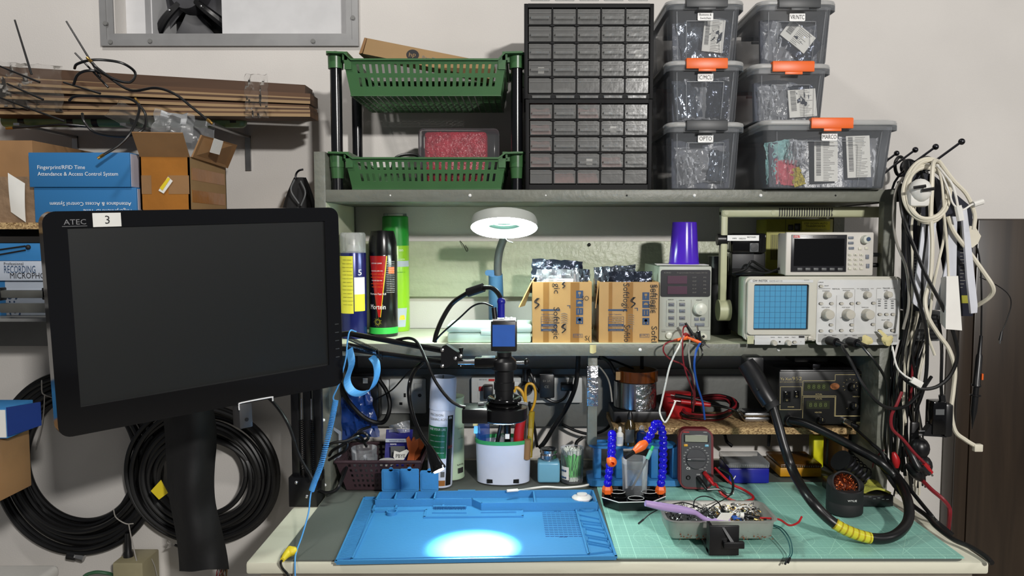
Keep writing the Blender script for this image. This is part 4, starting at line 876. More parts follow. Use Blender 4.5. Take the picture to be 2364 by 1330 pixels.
# ---- two printed cartons
mat('carton_gold', (184,144,88), .45, noise=.10, ns=9, bump=.12, bs=25, coat=.3); mat('tape_brown', (150,108,58), .25, noise=.08, coat=.4)
def carton2(label, a, yb, second):
    D = 1.512; x0, x1 = xx(a, 720, D), xx(a+137, 720, D); z1 = zz(651, D); dp = .13
    t = thing('printed_carton', label, 'box', ((x0+x1)/2, D+dp/2, ZM), 0, 'brown printed cartons')
    b = MB(); T_ = .003; g = 'carton_gold'
    b.box(x0, x1, D, D+T_, ZM, z1, g); b.box(x0, x1, D+dp-T_, D+dp, ZM, z1, g); b.box(x0, x0+T_, D+T_, D+dp-T_, ZM, z1, g); b.box(x1-T_, x1, D+T_, D+dp-T_, ZM, z1, g); b.box(x0+T_, x1-T_, D+T_, D+dp-T_, ZM, ZM+T_, g)
    ff = lambda *q, **k: FR(b, *q, **k)
    dx = 0 if not second else 14
    for a0, a1 in (((25, 38), (88, 108)) if not second else ((22, 30), (62, 78))): b.box(xx(a+a0, 720, D), xx(a+a1, 720, D), D-.0004, D, ZM+.001, z1-.001, 'tape_brown')
    ix = a+(101 if not second else 100)
    for k, y in enumerate((671, 692, 711, 732) if not second else (675, 695, 714, 734)):
        ff(ix, y, ix+16, y+16 if k else y+18, D-.0005, .0002, 'ink_blue'); e = .0012; cc = ix+8
        bb = [lambda: (ff(cc-3, y+3, cc+3, y+8, D-.0009, .0001, 'cardboard_pale'), ff(cc-.6, y+8, cc+.6, y+14, D-.0009, .0001, 'cardboard_pale')),
              lambda: b.lathe([(.0001, 0), (.0045, 0)], 'cardboard_pale', o=P(cc, y+9, D-.0009), ax=(0, -1, 0), a0=0, a1=180, n=12),
              lambda: (ff(cc-4, y+3, cc-2.6, y+13, D-.0009, .0001, 'cardboard_pale'), ff(cc+2.6, y+3, cc+4, y+13, D-.0009, .0001, 'cardboard_pale')),
              lambda: (b.lathe([(.0001, 0), (.0028, 0)], 'cardboard_pale', o=P(cc, y+6, D-.0009), ax=(0, -1, 0), n=12), ff(cc-5, y+10, cc-3, y+14, D-.0009, .0001, 'cardboard_pale'), ff(cc+3, y+10, cc+5, y+14, D-.0009, .0001, 'cardboard_pale'))][k]
        bb()
    bx = a+20+(0 if not second else 1)
    ff(bx, 714, bx+44, 718, D-.0005, .0001, 'ink_blue'); TX(b, 'Light Capsules', bx+1, 727, 3, D-.0004, 'ink_blue', al='l', wpx=30)
    for k in range(6):
        y = 731+5.7*k
        if k in (3, 5): ff(bx, y, bx+36, y+5, D-.0005, .0001, 'ink_blue'); TX(b, gib(5, 4), bx+18, y+4, 2.6, D-.0008, 'cardboard_pale', wpx=26)
        else:
            ff(bx, y, bx+36, y+.7, D-.0005, .0001, 'ink_blue'); TX(b, [gib(4, 2), '14 Watts', '10,000 Hours', '', gib(4, 5)][k], bx+20, y+4.4, 2.8, D-.0004, 'ink', wpx=22)
    ff(bx, 731, bx+.7, 765, D-.0005, .0001, 'ink_blue'); ff(bx+35.5, 731, bx+36.2, 765, D-.0005, .0001, 'ink_blue')
    TX(b, '10 PCS', a+104, 777, 5, D-.0004, 'ink_blue', wpx=18); 
    for (qa, qb, qc, qd) in ((94, 771, 116, 771.7), (94, 778.5, 116, 779.2), (94, 771, 94.7, 779), (115.4, 771, 116, 779)): ff(a+qa, qb, a+qc, qd, D-.0005, .0001, 'ink_blue')
    def logo_s(x, y, s=1):
        for k in range(3):
            o = k*2.2*s; b.tube([P(x+6*s-o, y-12*s, D-.0006), P(x-1*s-o, y-3*s, D-.0006), P(x+6*s-o*.6, y+3*s, D-.0006), P(x-3*s-o*.4, y+12*s, D-.0006)], .0007, 'ink', n=5, k=5)
    def bulb(x, y):
        for k in range(5): b.tube([P(x-7, y-12+5*k, D-.0005), P(x, y-14+5*k, D-.0005), P(x+8, y-11+5*k, D-.0005)], .0005, 'ink_grey', n=5)
        ff(x-4, y+12, x+5, y+13, D-.0005, .0002, 'ink_grey'); ff(x-4, y+18, x+5, y+19, D-.0005, .0002, 'ink_grey'); ff(x-4, y+12, x-3.4, y+26, D-.0005, .0002, 'ink_grey'); ff(x+4.4, y+12, x+5, y+26, D-.0005, .0002, 'ink_grey')
    if not second:
        logo_s(a+10, 700); logo_s(a+72, 758, .9); logo_s(a+72, 658, .6); bulb(a+73, 737)
        TX(b, 'Softlogic', a+49, 746, 14, D-.0008, 'ink', rot=90, wpx=74); TX(b, 'gic', a+50, 666, 14, D-.0008, 'ink', rot=90, wpx=24)
        TX(b, 'SO', a+122, 694, 11, D-.0008, 'ink', wpx=17); TX(b, 'S(', a+127, 786, 11, D-.0008, 'ink', wpx=12)
        ff(a+80, 705, a+87, 706.5, D-.0005, .0002, 'ink_blue'); ff(a+86, 705, a+87.5, 712, D-.0005, .0002, 'ink_blue')
    else:
        logo_s(a+78, 698); bulb(a+73, 740); TX(b, 'Softlogic', a+56, 687, 14, D-.0008, 'ink', rot=90, wpx=66); TX(b, 'Softlo', a+58, 770, 14, D-.0008, 'ink', rot=90, wpx=40)
        TX(b, 'Softlogic', a+122, 690, 13, D-.0008, 'ink', rot=90, wpx=66); TX(b, 'Softlogic', a+118, 690, 13, D-.0006, 'ink', rot=90, wpx=66); TX(b, 'Softl', a+121, 772, 13, D-.0008, 'ink', rot=90, wpx=38)
        ff(a+82, 711, a+89, 712.5, D-.0005, .0002, 'ink_blue'); ff(a+88, 711, a+89.5, 718, D-.0005, .0002, 'ink_blue')
    b.build('body', t, world=True)
    b = MB()
    if not second: quadslab(b, [P(1229, 650, D+.004), P(1237, 640, D+.10), P(1212, 706, D+.06), P(1199, 710, D-.02)], 'carton_gold', .002)
    else: quadslab(b, [P(1383, 652, D+.004), P(1379, 650, D+.11), P(1380, 690, D+.09), P(1376, 712, D+.004)], 'carton_gold', .002)
    b.build('side_flap', t, world=True)
    return D
D = carton2('left brown carton printed softlogic, with its left flap hanging out', 1229, 791, False)
carton2('right brown carton printed softlogic, next to the bench power supply', 1383, 792, True)
def bagthing(label, cx, cy, D, wpx, hpx, m, seed, ang=0, lab=False, zbase=None):
    k = D/F_; a = R(ang); c = P(cx, cy, D); b = MB(); crinkle(b, c, Vector((math.cos(a), 0, math.sin(a)))*wpx*k, Vector((-math.sin(a), .10, math.cos(a)))*hpx*k, m, .004, seed=seed, t=.001)
    if lab: barcode_label(b, c+Vector((.003, -.010, 0)), (1, 0, 0), (0, 0.1, 1), .055, .022, seed)
    solo(b, 'antistatic_bag', label, 'bag', 'silvery component bags in the two printed cartons')
bagthing('dark silvery bag at the back of the left printed carton', 1285, 640, 1.60, 118, 80, 'antistatic_dark', 31, -3)
bagthing('silvery bag with a label in the left printed carton', 1288, 655, 1.545, 100, 66, 'clear_bag', 32, 0, True)
bagthing('narrow silvery bag at the right of the left printed carton', 1340, 655, 1.57, 40, 70, 'antistatic', 33, -4)
bagthing('silvery bag at the left of the right printed carton', 1405, 655, 1.56, 64, 80, 'antistatic', 34, 4)
bagthing('dark flat silvery bag at the front of the right printed carton', 1455, 660, 1.545, 100, 66, 'antistatic_dark', 35, 0)
bagthing('rolled silvery bag lying slanted over the right printed carton', 1425, 628, 1.59, 86, 22, 'antistatic', 36, 9)
# ---- bench power supply
D = 1.522; k = D/F_
t = thing('power_supply', 'grey bench power supply with dark display and a big white knob', 'power supply', Vector((xx(1582, 700, D), D+.1, ZM)))
mat('psu_grey', (176,180,170), .5, noise=.03); mat('psu_panel', (34,34,38), .3); mat('psu_case', (150,164,150), .5); mat('led_off', (72,40,58), .3); mat('btn_grey', (112,118,128), .5); mat('knob_white', (206,208,196), .35)
x0, x1 = xx(1522, 700, D), xx(1642, 700, D); z0, z1 = ZM+.004, zz(616, D)
b = MB(); b.box(x0+.001, x1-.001, D+.010, D+.195, z0, z1, 'psu_case', bev=.001); b.build('case', t, world=True)
b = MB(); b.box(x0, x1, D, D+.011, z0-.001, z1+.001, 'psu_grey', bev=.0025); 
TX(b, 'MEMORY', 1549, 693, 2.5, D-.0003, 'ink', wpx=13); TX(b, 'OVERLOAD', 1574, 695, 2.5, D-.0003, 'ink', wpx=14); TX(b, 'ADJUST', 1614, 694, 2.5, D-.0003, 'ink', wpx=14); TX(b, 'POWER', 1532, 767, 2.5, D-.0003, 'ink', wpx=9)
for q in ((1538, 694, 1538.5, 754), (1562, 694, 1562.5, 754), (1538, 754, 1562, 754.5), (1595, 692, 1595.5, 754), (1636, 692, 1636.5, 754), (1595, 754, 1636, 754.5), (1526, 762, 1640, 762.6)): FR(b, *q, D-.0002, .0002, 'ink_grey')
b.build('front_panel', t, world=True)
b = MB(); p0, p1 = P(1525.5, 623, D), P(1639, 685, D); b.prism(rr(p1.x-p0.x, p0.z-p1.z, .004, 3, (p0.x+p1.x)/2, (p0.z+p1.z)/2), -.002, 0, 'psu_panel', o=(0, D, 0))
TX(b, 'KORAD', 1541, 631, 3, D-.0023, 'ink_grey', wpx=16); TX(b, 'Programmable Power Supply 30V 5A', 1598, 631, 2.5, D-.0023, 'ink_grey', wpx=70)
for i, s in enumerate(('OVP', 'OCP', 'C.C', 'C.V', 'OUT')): TX(b, s, 1603, 642+8.7*i, 3, D-.0023, 'ink_grey', wpx=9); TX(b, 'M%d' % (i+1) if i < 4 else 'M5', 1627, 642+8.7*i, 3, D-.0023, 'ink_grey', wpx=6)
b.build('display_panel', t, world=True)
for y in (637, 661):
    b = MB(); FR(b, 1541, y, 1586, y+18, D-.002, .0012, 'led_off'); o = b.build('led_display', t, world=True)
for x in (1543, 1568):
    for i, y in enumerate((699, 714, 730, 745)):
        b = MB(); FR(b, x, y, x+13.5, y+8, D, .0012, 'ink_grey'); FR(b, x+1, y+1, x+12.5, y+7.2, D-.001, .0016, 'btn_grey', bev=.0006); TX(b, ('M%d' % (i+1)) if x == 1543 else ('Lock', 'OCP', 'OVP', 'V/I')[i], x+6.7, y+6, 3, D-.0028, 'ink', wpx=7); b.build('button', t, world=True)
for q in ((1603, 733, 1613, 740), (1617, 733, 1627, 740), (1604, 746, 1626, 753)): b = MB(); FR(b, *q, D, .0024, 'btn_grey', bev=.0006); b.build('button', t, world=True)
b = MB(); KN(b, 1615, 712, 15, D, .016, 'knob_white', n=28); b.lathe([(.0001, .0165), (.0028, .0168)], 'psu_grey', o=P(1613, 719, D), ax=(0, -1, 0), n=12); b.build('dial', t, world=True)
b = MB(); KN(b, 1544, 774, 8, D, .006, 'knob_white'); b.build('power_button', t, world=True)
for px, m in ((1583, 'red'), (1605, 'black'), (1622, 'offwhite')):
    b = MB(); KN(b, px, 775, 7, D, .018, m, n=16); b.sph(P(px+2, 777, D-.018), .0028, 'black') if m == 'offwhite' else None; b.build('terminal', t, world=True)
for px in (1530, 1630): b = MB(); p = P(px, 780, D+.02); b.box(p.x-.006, p.x+.006, D+.02, D+.032, ZM, ZM+.004, 'black'); b.build('foot', t, world=True)
t_top = z1+.0015
b = MB(); qa = [(x0-.004, D+.01), (x1-.006, D-.0), (x1-.002, D+.06), (x0+.004, D+.085)]; b.prism(qa, 0, -.0012, 'paper', o=(0, 0, t_top+.0012), u=(1,0,0), v=(0,1,0))
solo(b, 'paper_sheet', 'folded white paper lying between the purple cup and the power supply', 'paper')
mat('purple', (78,40,190), .18, noise=.03)
c = Vector((xx(1579, 600, D+.045), D+.045, t_top+.0026)); r = 35*c.y/F_; hcup = zz(513, c.y)-c.z
b = MB(); b.shell([(r*1.0, 0), (r*1.0, .002), (r*.97, .003), (r*.79, hcup-.002), (r*.77, hcup)], 'purple', t=.0015, o=c, n=36); b.lathe([(r*.77, hcup-.002), (r*.76, hcup), (.0001, hcup)], 'purple', o=c, n=36)
solo(b, 'purple_cup', 'purple plastic cup upside down on the power supply', 'cup')
# leads clipped to the power supply
def clip(b, p, d, m, L=.028):
    p = Vector(p); d = Vector(d).normalized(); b.tube([p, p+d*L*.3, p+d*L], lambda s: .0045-.0018*s, m, n=8, k=3); b.tube([p-d*.012, p], .0016, 'chrome', n=6, k=1)
def lead(label, pts, m, r=.0016, clipm=None, d=None, cat='cable'):
    b = MB(); ps = [P(*q) for q in pts]; b.tube(ps, r, m, k=8, n=8)
    if clipm: clip(b, ps[0]-(d if d else (ps[1]-ps[0])).normalized()*.022, (ps[1]-ps[0]) if not d else d, clipm)
    solo(b, 'test_lead', label, cat, 'leads clipped to the bench power supply')
lead('red lead with an orange red clip looping out to the left', [(1563, 785, 1.49), (1553, 787, 1.47), (1535, 795, 1.46), (1532, 812, 1.46), (1548, 830, 1.47), (1575, 842, 1.48), (1596, 868, 1.49), (1604, 905, 1.50), (1600, 950, 1.53)], 'red_cable', clipm='orange', d=Vector((-1, 0, -.2)))
lead('white lead hanging in a long V below the power supply', [(1578, 776, 1.49), (1568, 800, 1.46), (1556, 822, 1.46), (1545, 850, 1.47), (1536, 890, 1.48), (1527, 930, 1.49), (1523, 950, 1.49), (1530, 970, 1.48), (1537, 974, 1.48), (1548, 955, 1.48), (1560, 925, 1.49)], 'white', r=.0018)
lead('red lead running straight down from the black clip', [(1586, 752, 1.485), (1578, 757, 1.475), (1576, 780, 1.46), (1577, 830, 1.46), (1586, 868, 1.47), (1600, 905, 1.50), (1605, 930, 1.52)], 'red_cable', clipm='black', d=Vector((-.5, 0, .8)))
lead('grey lead hanging from the orange terminal clip', [(1593, 782, 1.485), (1590, 810, 1.47), (1594, 845, 1.47), (1603, 880, 1.49), (1601, 940, 1.53)], 'grey_cable', clipm='orange', d=Vector((-.9, 0, .35)))
lead('blue lead from the right terminal hanging to the chipboard shelf', [(1617, 790, 1.485), (1606, 815, 1.46), (1603, 850, 1.46), (1610, 890, 1.48), (1622, 930, 1.51), (1627, 968, 1.53)], 'blue_cable', r=.0022, clipm='black', d=Vector((.2, 0, -.9)))
lead('thin black lead crossing behind the blue one', [(1606, 780, 1.50), (1622, 815, 1.48), (1608, 840, 1.49), (1598, 880, 1.51), (1597, 940, 1.54)], 'black_cable', clipm='black', d=Vector((-.7, 0, .5)))
# ---- oscilloscope
D = 1.470; ZS = ZM+.0085
t = thing('oscilloscope', 'cream oscilloscope with a blue gridded screen and a raised carrying handle', 'oscilloscope', Vector((xx(1900, 700, D), D+.1, ZM)))
mat('scope_cream', (196,194,182), .45, noise=.03); mat('scope_panel', (206,207,206), .5, noise=.02); mat('scope_side', (168,186,162), .45, noise=.04); mat('scope_blue', (72,148,190), .3); mat('scope_grid', (28,84,128), .5); mat('handle_cream', (182,184,150), .45, noise=.04); mat('knob_cream', (188,184,172), .3)
X0, X1 = xx(1721, 720, D), xx(2081, 720, D); z1 = zz(639, D)
b = MB(); b.box(X0+.006, rx0-.002, D+.012, D+.075, ZS+.003, z1-.003, 'scope_side', bev=.003); b.box(X0+.010, X1-.010, D+.0545, D+.175, ZS+.004, z1-.005, 'dark_grey', bev=.003); b.build('case', t, world=True)
b = MB(); poly = rr(X1-X0, z1-ZS, .010, 5, (X0+X1)/2, (ZS+z1)/2); b.prism(poly, .004, .018, 'scope_cream', o=(0, D, 0))
pi_ = rr(X1-X0-.006, z1-ZS-.006, .008, 5, (X0+X1)/2, (ZS+z1)/2); b.prism(pi_, 0, .004, 'scope_cream', o=(0, D, 0)); b.build('bezel', t, world=True)
b = MB(); p0, p1 = P(1887, 646, D), P(2073, 796, D); b.prism(rr(p1.x-p0.x, p0.z-p1.z, .006, 4, (p0.x+p1.x)/2, (p0.z+p1.z)/2), -.001, 0, 'scope_panel', o=(0, D, 0))
mat('panel_grey', (168,168,166), .5); FR(b, 1888, 771, 2072, 790, D-.001, .0002, 'panel_grey')
f = D-.0012
TX(b, 'VERTICAL', 1930, 668.5, 3, f, 'ink', wpx=18); TX(b, 'HORIZONTAL', 1996, 668.5, 3, f, 'ink', wpx=20); TX(b, 'TRIGGER', 2046, 667, 3, f, 'ink', wpx=17)
for q in ((1889, 666, 1917, 667), (1943, 666, 1972, 667), (1978, 666, 1984, 667), (2010, 666, 2017, 667), (2024, 665, 2034, 666), (2057, 665, 2067, 666), (1930, 682, 1930.4, 762), (1972, 668, 1972.4, 762), (2022, 667, 2022.4, 768)): FR(b, *q, f, .0002, 'ink_grey')
for s, px, py, w_ in (('POSITION', 1907, 673, 16), ('POSITION', 1954, 672, 16), ('POSITION', 1998, 672, 17), ('LEVEL', 2045, 672, 9), ('VOLTS/DIV', 1906, 711, 19), ('VOLTS/DIV', 1953, 711, 19), ('TIME/DIV', 1997, 711, 17), ('DELAY TIME', 2044, 740, 19), ('CH1', 1905, 775, 6), ('CH2', 1953, 775, 6), ('CURSOR', 1895, 653, 12), ('MODE', 2030, 692, 9), ('SOURCE', 2045, 692, 11), ('COUPLING', 2061, 692, 14), ('ON/OFF', 1908, 661, 10), ('10V', 1895, 735, 5), ('5mV', 1917, 735, 6), ('10V', 1942, 735, 5), ('5mV', 1964, 735, 6), ('INPUT', 1926, 776, 10), ('INPUT', 1973, 776, 10), ('EXT', 2066, 776, 8)): TX(b, s, px, py, 2.4, f, 'ink', wpx=w_)
for px in (2030, 2045, 2060):
    for i in range(3 if px == 2030 else 4): FR(b, px-3, 694+5.4*i, px+3, 696.4+5.4*i, f, .0004, 'mid_grey')
b.build('control_panel', t, world=True)
b = MB(); p0, p1 = P(1721.5, 650, D), P(1879, 770, D)
b.prism(rr((xx(1880, 700, D)-xx(1724, 700, D)), zz(644, D)-zz(772, D), .008, 5, (xx(1880, 700, D)+xx(1724, 700, D))/2, (zz(644, D)+zz(772, D))/2), -.0065, 0, 'scope_cream', o=(0, D, 0), hole=rr(xx(1864, 700, D)-xx(1738, 700, D), zz(656, D)-zz(761, D), .003, 5, (xx(1864, 700, D)+xx(1738, 700, D))/2, (zz(656, D)+zz(761, D))/2))
b.box(xx(1728, 700, D), xx(1873, 700, D), D-.0072, D-.0065, zz(652, D), zz(645.5, D), 'scope_panel')
f = D-.0073; TX(b, 'GW INSTEK', 1755, 650.5, 4.6, f, 'ink', wpx=35); TX(b, 'GOS-6112', 1791, 650.5, 3.6, f, 'ink_grey', wpx=30); TX(b, 'OSCILLOSCOPE', 1862, 648, 2.2, f, 'ink_grey', wpx=12)
b.build('screen_frame', t, world=True)
b = MB(); FR(b, 1737, 656, 1865, 762, D-.0002, .0004, 'black'); fx0_, fx1_, fz0_, fz1_ = xx(1740, 700, D), xx(1861, 700, D), zz(758, D), zz(659, D); b.box(fx0_, fx1_, D-.0022, D-.0008, fz0_, fz1_, 'scope_blue')
for i in range(11): x = fx0_+(fx1_-fx0_)*(.0 + i/10); b.box(x-.00022, x+.00022, D-.0026, D-.0022, fz0_, fz1_, 'scope_grid')
for i in range(9): z = fz0_+(fz1_-fz0_)*i/8; b.box(fx0_, fx1_, D-.0026, D-.0022, z-.00022, z+.00022, 'scope_grid')
b.build('screen', t, world=True)
b = MB(); FR(b, 1742, 774, 1858, 796, D, .001, 'scope_panel', bev=.0008); FR(b, 1725, 776, 1740, 794, D, .0006, 'handle_cream'); FR(b, 1844, 775.5, 1857, 780, D-.001, .0004, 'ink')
for s, px in (('FOCUS', 1784), ('TRACE', 1800), ('INTEN', 1816), ('TEXT', 1832)): TX(b, s, px, 780, 2.4, D-.0012, 'ink', wpx=9)
b.sph(P(1800, 789, D-.001), .0018, 'black'); b.sph(P(1849, 789, D-.001), .0006, 'black'); b.build('lower_panel', t, world=True)
def knob(px, py, r, dep, m='knob_cream', name='knob'):
    b = MB(); KN(b, px, py, r, D, dep, m); b.build(name, t, world=True)
for px, py, r, dp in ((1908, 680.5, 7.5, .013), (1956, 680, 7.5, .013), (2000, 680, 7.5, .013), (2048, 679.5, 7.5, .013), (2047, 748.5, 7.5, .013), (1908, 725, 12, .018), (1955.5, 725, 12, .018), (2000, 725, 12, .018), (1785, 791, 6.5, .012), (1818, 791, 6.5, .012)): knob(px, py, r, dp)
for px, py in ((1895, 661), (1895, 701), (1919, 701), (1942, 701), (1966, 701), (1981, 700), (2016, 700), (2031, 726), (2046, 726), (2061, 726), (1918, 750), (1966, 750), (2015, 749), (1895, 764), (1918, 764), (1942, 763), (1966, 763), (2031, 763), (2060, 763), (1834, 790)):
    b = MB(); p = P(px, py, D-.001); b.prism(rr(.0088, .0055, .0026, 3, p.x, p.z), -.0006, 0, 'dark_grey', o=(0, D-.001, 0)); b.prism(rr(.0075, .0045, .0022, 3, p.x+.0005, p.z), -.0028, 0, 'knob_cream', o=(0, D-.001, 0)); b.build('push_button', t, world=True)
b = MB(); FR(b, 1864, 776, 1878, 785.5, D, .004, 'knob_cream', bev=.0015); b.build('power_button', t, world=True)
for px in (1913, 1960, 2002, 2048):
    b = MB(); KN(b, px, 786, 8, D, .011, 'chrome', n=16); b.build('input_socket', t, world=True)
for px in (1749, 2018): b = MB(); p = P(px, 803, D+.035); b.box(p.x-.009, p.x+.009, D+.034, D+.06, ZM, ZS+.0005, 'black', bev=.001); b.build('foot', t, world=True)
DH = 1.565     # handle
b = MB(); hl0, hl1, hr0, hr1 = xx(1661, 600, DH), xx(1677, 600, DH), xx(2032, 600, DH), xx(2049, 600, DH); ht, hb_ = zz(477, DH), zz(502, DH); hp = zz(716, DH)
b.box(hl0, hr1, DH-.010, DH+.014, hb_, ht, 'handle_cream', bev=.005, seg=3)
b.box(hl0, hl1, DH-.008, DH+.010, hp, ht-.008, 'handle_cream', bev=.003); b.box(hr0, hr1, DH-.008, DH+.010, hp, ht-.008, 'handle_cream', bev=.003)
for i in range(22):
    x = xx(1795+5.7*i, 490, DH); b.box(x, x+.0022, DH-.0108, DH-.009, hb_+.002, ht-.003, 'ink')
for px in (1677, 1785, 1925): b.lathe([(.0048, 0), (.0046, .0008), (.0001, .0008)], 'handle_cream', o=P(px, 491, DH-.010), ax=(0, -1, 0), n=16)
b.build('handle', t, world=True)
for xq, s_ in ((hl0, 1), (hr1, -1)):
    b = MB(); b.cyl((xq-.002*s_, DH, hp), (xq+.022*s_, DH, hp), .022, 'handle_cream', n=32); b.build('handle_pivot', t, world=True)
def bnc(label, px, py, pts, rr_):
    b = MB(); p = P(px, py, D-.012); b.cyl(p, p+Vector((.006, -.022, -.001)), .0088, 'black', n=16); b.cyl(p+Vector((.006, -.022, -.001)), p+Vector((.020, -.036, -.006)), .0058, 'black', r1=.004, n=12)
    ps = [p+Vector((.020, -.036, -.006))]+[P(*q) for q in pts]; b.tube(ps, rr_, 'black_cable', k=8); solo(b, 'scope_probe_cable', label, 'cable', 'black probe cables plugged into the oscilloscope')
bnc('thick black probe cable from the left scope input, sweeping down right', 1913, 786, [(1945, 800, 1.41), (1962, 830, 1.38), (1990, 885, 1.36), (2022, 925, 1.36), (2052, 942, 1.37), (2090, 938, 1.40), (2125, 905, 1.42), (2150, 870, 1.44)], .0032)
bnc('black probe cable from the middle scope input, running down to the right edge', 1960, 788, [(1990, 798, 1.41), (2020, 835, 1.40), (2045, 880, 1.42), (2046, 940, 1.44), (2043, 1010, 1.46), (2046, 1045, 1.48)], .0026)
for px, lb in ((2000, 'scrap of cream masking paper crumpled over the third scope socket'), (2048, 'scrap of cream masking paper stuck on the rightmost scope socket')):
    b = MB(); c = P(px, 786, D-.016); rg = random.Random(px)
    def wad(i, j):
        a = 2*PI*i; q = PI*j; r_ = .010*(1+.22*math.sin(3*a+px)+.18*math.sin(5*q+2*a)); return (c.x+r_*math.sin(q)*math.cos(a), c.y+.004*math.cos(q)-.001, c.z+r_*math.sin(q)*math.sin(a))
    b.grid(wad, 14, 7, 'masking', smooth=False); b.grid(lambda i, j: (c.x-.006+.012*i*(1-.5*j)+(.0 if px < 2020 else -.012*j), c.y-.002+.004*j, c.z+.004+(.016 if px > 2020 else -.018)*j), 3, 5, 'masking', t=.0006)
    solo(b, 'masking_paper', lb, 'paper', 'masking paper scraps on the scope sockets')
# ---- function generator on the scope
D2 = 1.495; k = D2/F_; zb = z1-.0015
xa, xb = xx(1814, 590, D2), xx(2017, 590, D2); ztg = zz(536, D2); zb = z1+.0005
t = thing('signal_generator', 'small white signal generator with a black screen on top of the oscilloscope', 'generator', Vector(((xa+xb)/2, D2+.03, zb)))
mat('gen_white', (208,204,196), .45, noise=.02)
b = MB(); b.box(xa+.003, xb-.003, D2+.006, D2+.060, zb+.001, ztg-.002, 'gen_white', bev=.003); b.box(xa, xb, D2, D2+.010, zb, ztg, 'gen_white', bev=.003); b.build('case', t, world=True)
b = MB(); FR(b, 1826, 542, 1954, 628, D2, .0012, 'psu_panel', bev=.0005); TX(b, 'UNI-T', 1840, 548, 4, D2-.0016, 'print_white', wpx=14); FR(b, 1832, 543.5, 1847, 549, D2-.0012, .0002, 'ink_red'); TX(b, 'UTG932E', 1858, 548, 3, D2-.0016, 'print_white', wpx=18); TX(b, 'Function Generator', 1905, 548, 2.4, D2-.0016, 'ink_grey', wpx=55); b.build('front_frame', t, world=True)
b = MB(); FR(b, 1833, 551, 1949, 614, D2-.0012, .0006, 'black_gloss'); b.build('screen', t, world=True)
for i in range(6): b = MB(); FR(b, 1840+18.6*i, 618.5, 1851.5+18.6*i, 624.5, D2-.0012, .0022, 'mid_grey', bev=.0006); b.build('softkey', t, world=True)
for i in range(4):
    for j in range(3): b = MB(); FR(b, 1958+13.3*j, 585.5+10.7*i, 1965.5+13.3*j, 590.8+10.7*i, D2, .0020, 'offwhite', bev=.0006); TX(b, '789456123.0-'[i*3+j], 1961.8+13.3*j, 590+10.7*i, 3, D2-.0024, 'ink'); b.build('key', t, world=True)
for q in ((1958, 546, 1970, 552), (1958, 558, 1970, 564), (1959, 570, 1971, 576), (1998, 588, 2005.5, 598), (1999, 609, 2006.5, 619)): b = MB(); FR(b, *q, D2, .0020, 'btn_grey', bev=.0006); b.build('button', t, world=True)
for q in ((1981, 571, 1989, 577), (1996, 570, 2004, 576)): b = MB(); FR(b, *q, D2, .0018, 'offwhite', bev=.0005); b.build('button', t, world=True)
b = MB(); KN(b, 1996, 553, 9.5, D2, .013, 'knob_white'); b.lathe([(.0001, .0142), (.0042, .0140)], 'ink_blue', o=P(1998, 552, D2), ax=(0, -1, 0), n=16); b.build('dial', t, world=True)
b = MB(); 
for z, rr_, m in ((zz(588, 1.52), .0042, 'mid_grey'), (zz(612, 1.52), .0046, 'black')):
    b = MB(); b.cyl((xb-.002, 1.52, z), (xb+.022, 1.52, z), rr_, m, n=14); b.tube([(xb+.02, 1.52, z), (xb+.035, 1.52, z-.001), (xb+.05, 1.53, z-.004)], .002, 'black_cable')
    solo(b, 'side_plug', 'grey plug in the right side of the signal generator, upper' if m == 'mid_grey' else 'black plug in the right side of the signal generator, lower', 'plug')
# ---- yellow transformer
mat('trafo_yellow', (150,146,40), .5, noise=.05); D3 = 1.672
t = thing('step_down_transformer', 'yellow vented step down transformer box behind the signal generator', 'transformer', Vector((xx(1845, 600, D3), D3+.04, ZM)))
b = MB(); b.box(xx(1769, 560, D3), xx(1922, 560, D3), D3, D3+.075, ZM, zz(506, D3), 'trafo_yellow', bev=.001)
for i in range(18): FR(b, 1779+2.4*i, 542, 1780+2.4*i, 600, D3, .0003, 'ink')
b.box(xx(1812, 560, D3), xx(1812.8, 560, D3), D3-.0004, D3, ZM, zz(506, D3), 'ink')
FR(b, 1851, 511, 1916, 531, D3, .0006, 'can_yellow'); TX(b, 'STEP DOWN AUTO', 1883, 518, 4.5, D3-.0012, 'ink', wpx=54); TX(b, 'TRANSFORMER', 1883, 524.5, 4.5, D3-.0012, 'ink', wpx=46); TX(b, gib(4, 4, 5), 1883, 530, 3, D3-.0012, 'ink_grey', wpx=50)
b.build('case', t, world=True)
for q in ((1819, 519, 1831, 532), (1834, 516, 1847, 534)): b = MB(); FR(b, *q, D3, .003, 'black', bev=.0008); b.build('outlet', t, world=True)
# ---- black gadget on scope
D4 = 1.565; zsc = z1+.0005
t = thing('label_tool', 'black handheld gadget with a white label strip, behind the scope handle', 'tool', Vector((xx(1715, 600, D4), D4+.03, zsc)))
b = MB(); FR(b, 1681, 583, 1757, 636, D4+.03, .03, 'black', bev=.003); FR(b, 1690, 584, 1740, 620, D4-.0005, .0015, 'dark_grey', bev=.0005); b.build('base', t, world=True)
b = MB(); FR(b, 1677, 539, 1754, 583, D4+.03, .045, 'black_gloss', bev=.004); FR(b, 1679, 543, 1752, 556, D4-.0155, .001, 'print_white'); TX(b, 'MFS', 1696, 552, 3, D4-.0168, 'ink', wpx=9); TX(b, 'micro', 1714, 552.5, 5, D4-.0168, 'ink_grey', wpx=15); TX(b, 'INCTOLED', 1735, 549, 3, D4-.0168, 'ink', wpx=20); b.build('body', t, world=True)
b = MB(); FR(b, 1730, 561, 1751, 582, D4-.015, .003, 'mid_grey', bev=.002); b.lathe([(.0001, .0008), (.0075, .0005), (.008, 0)], 'dark_grey', o=P(1741, 571, D4-.018), ax=(0, -1, 0), n=18); b.build('button', t, world=True)
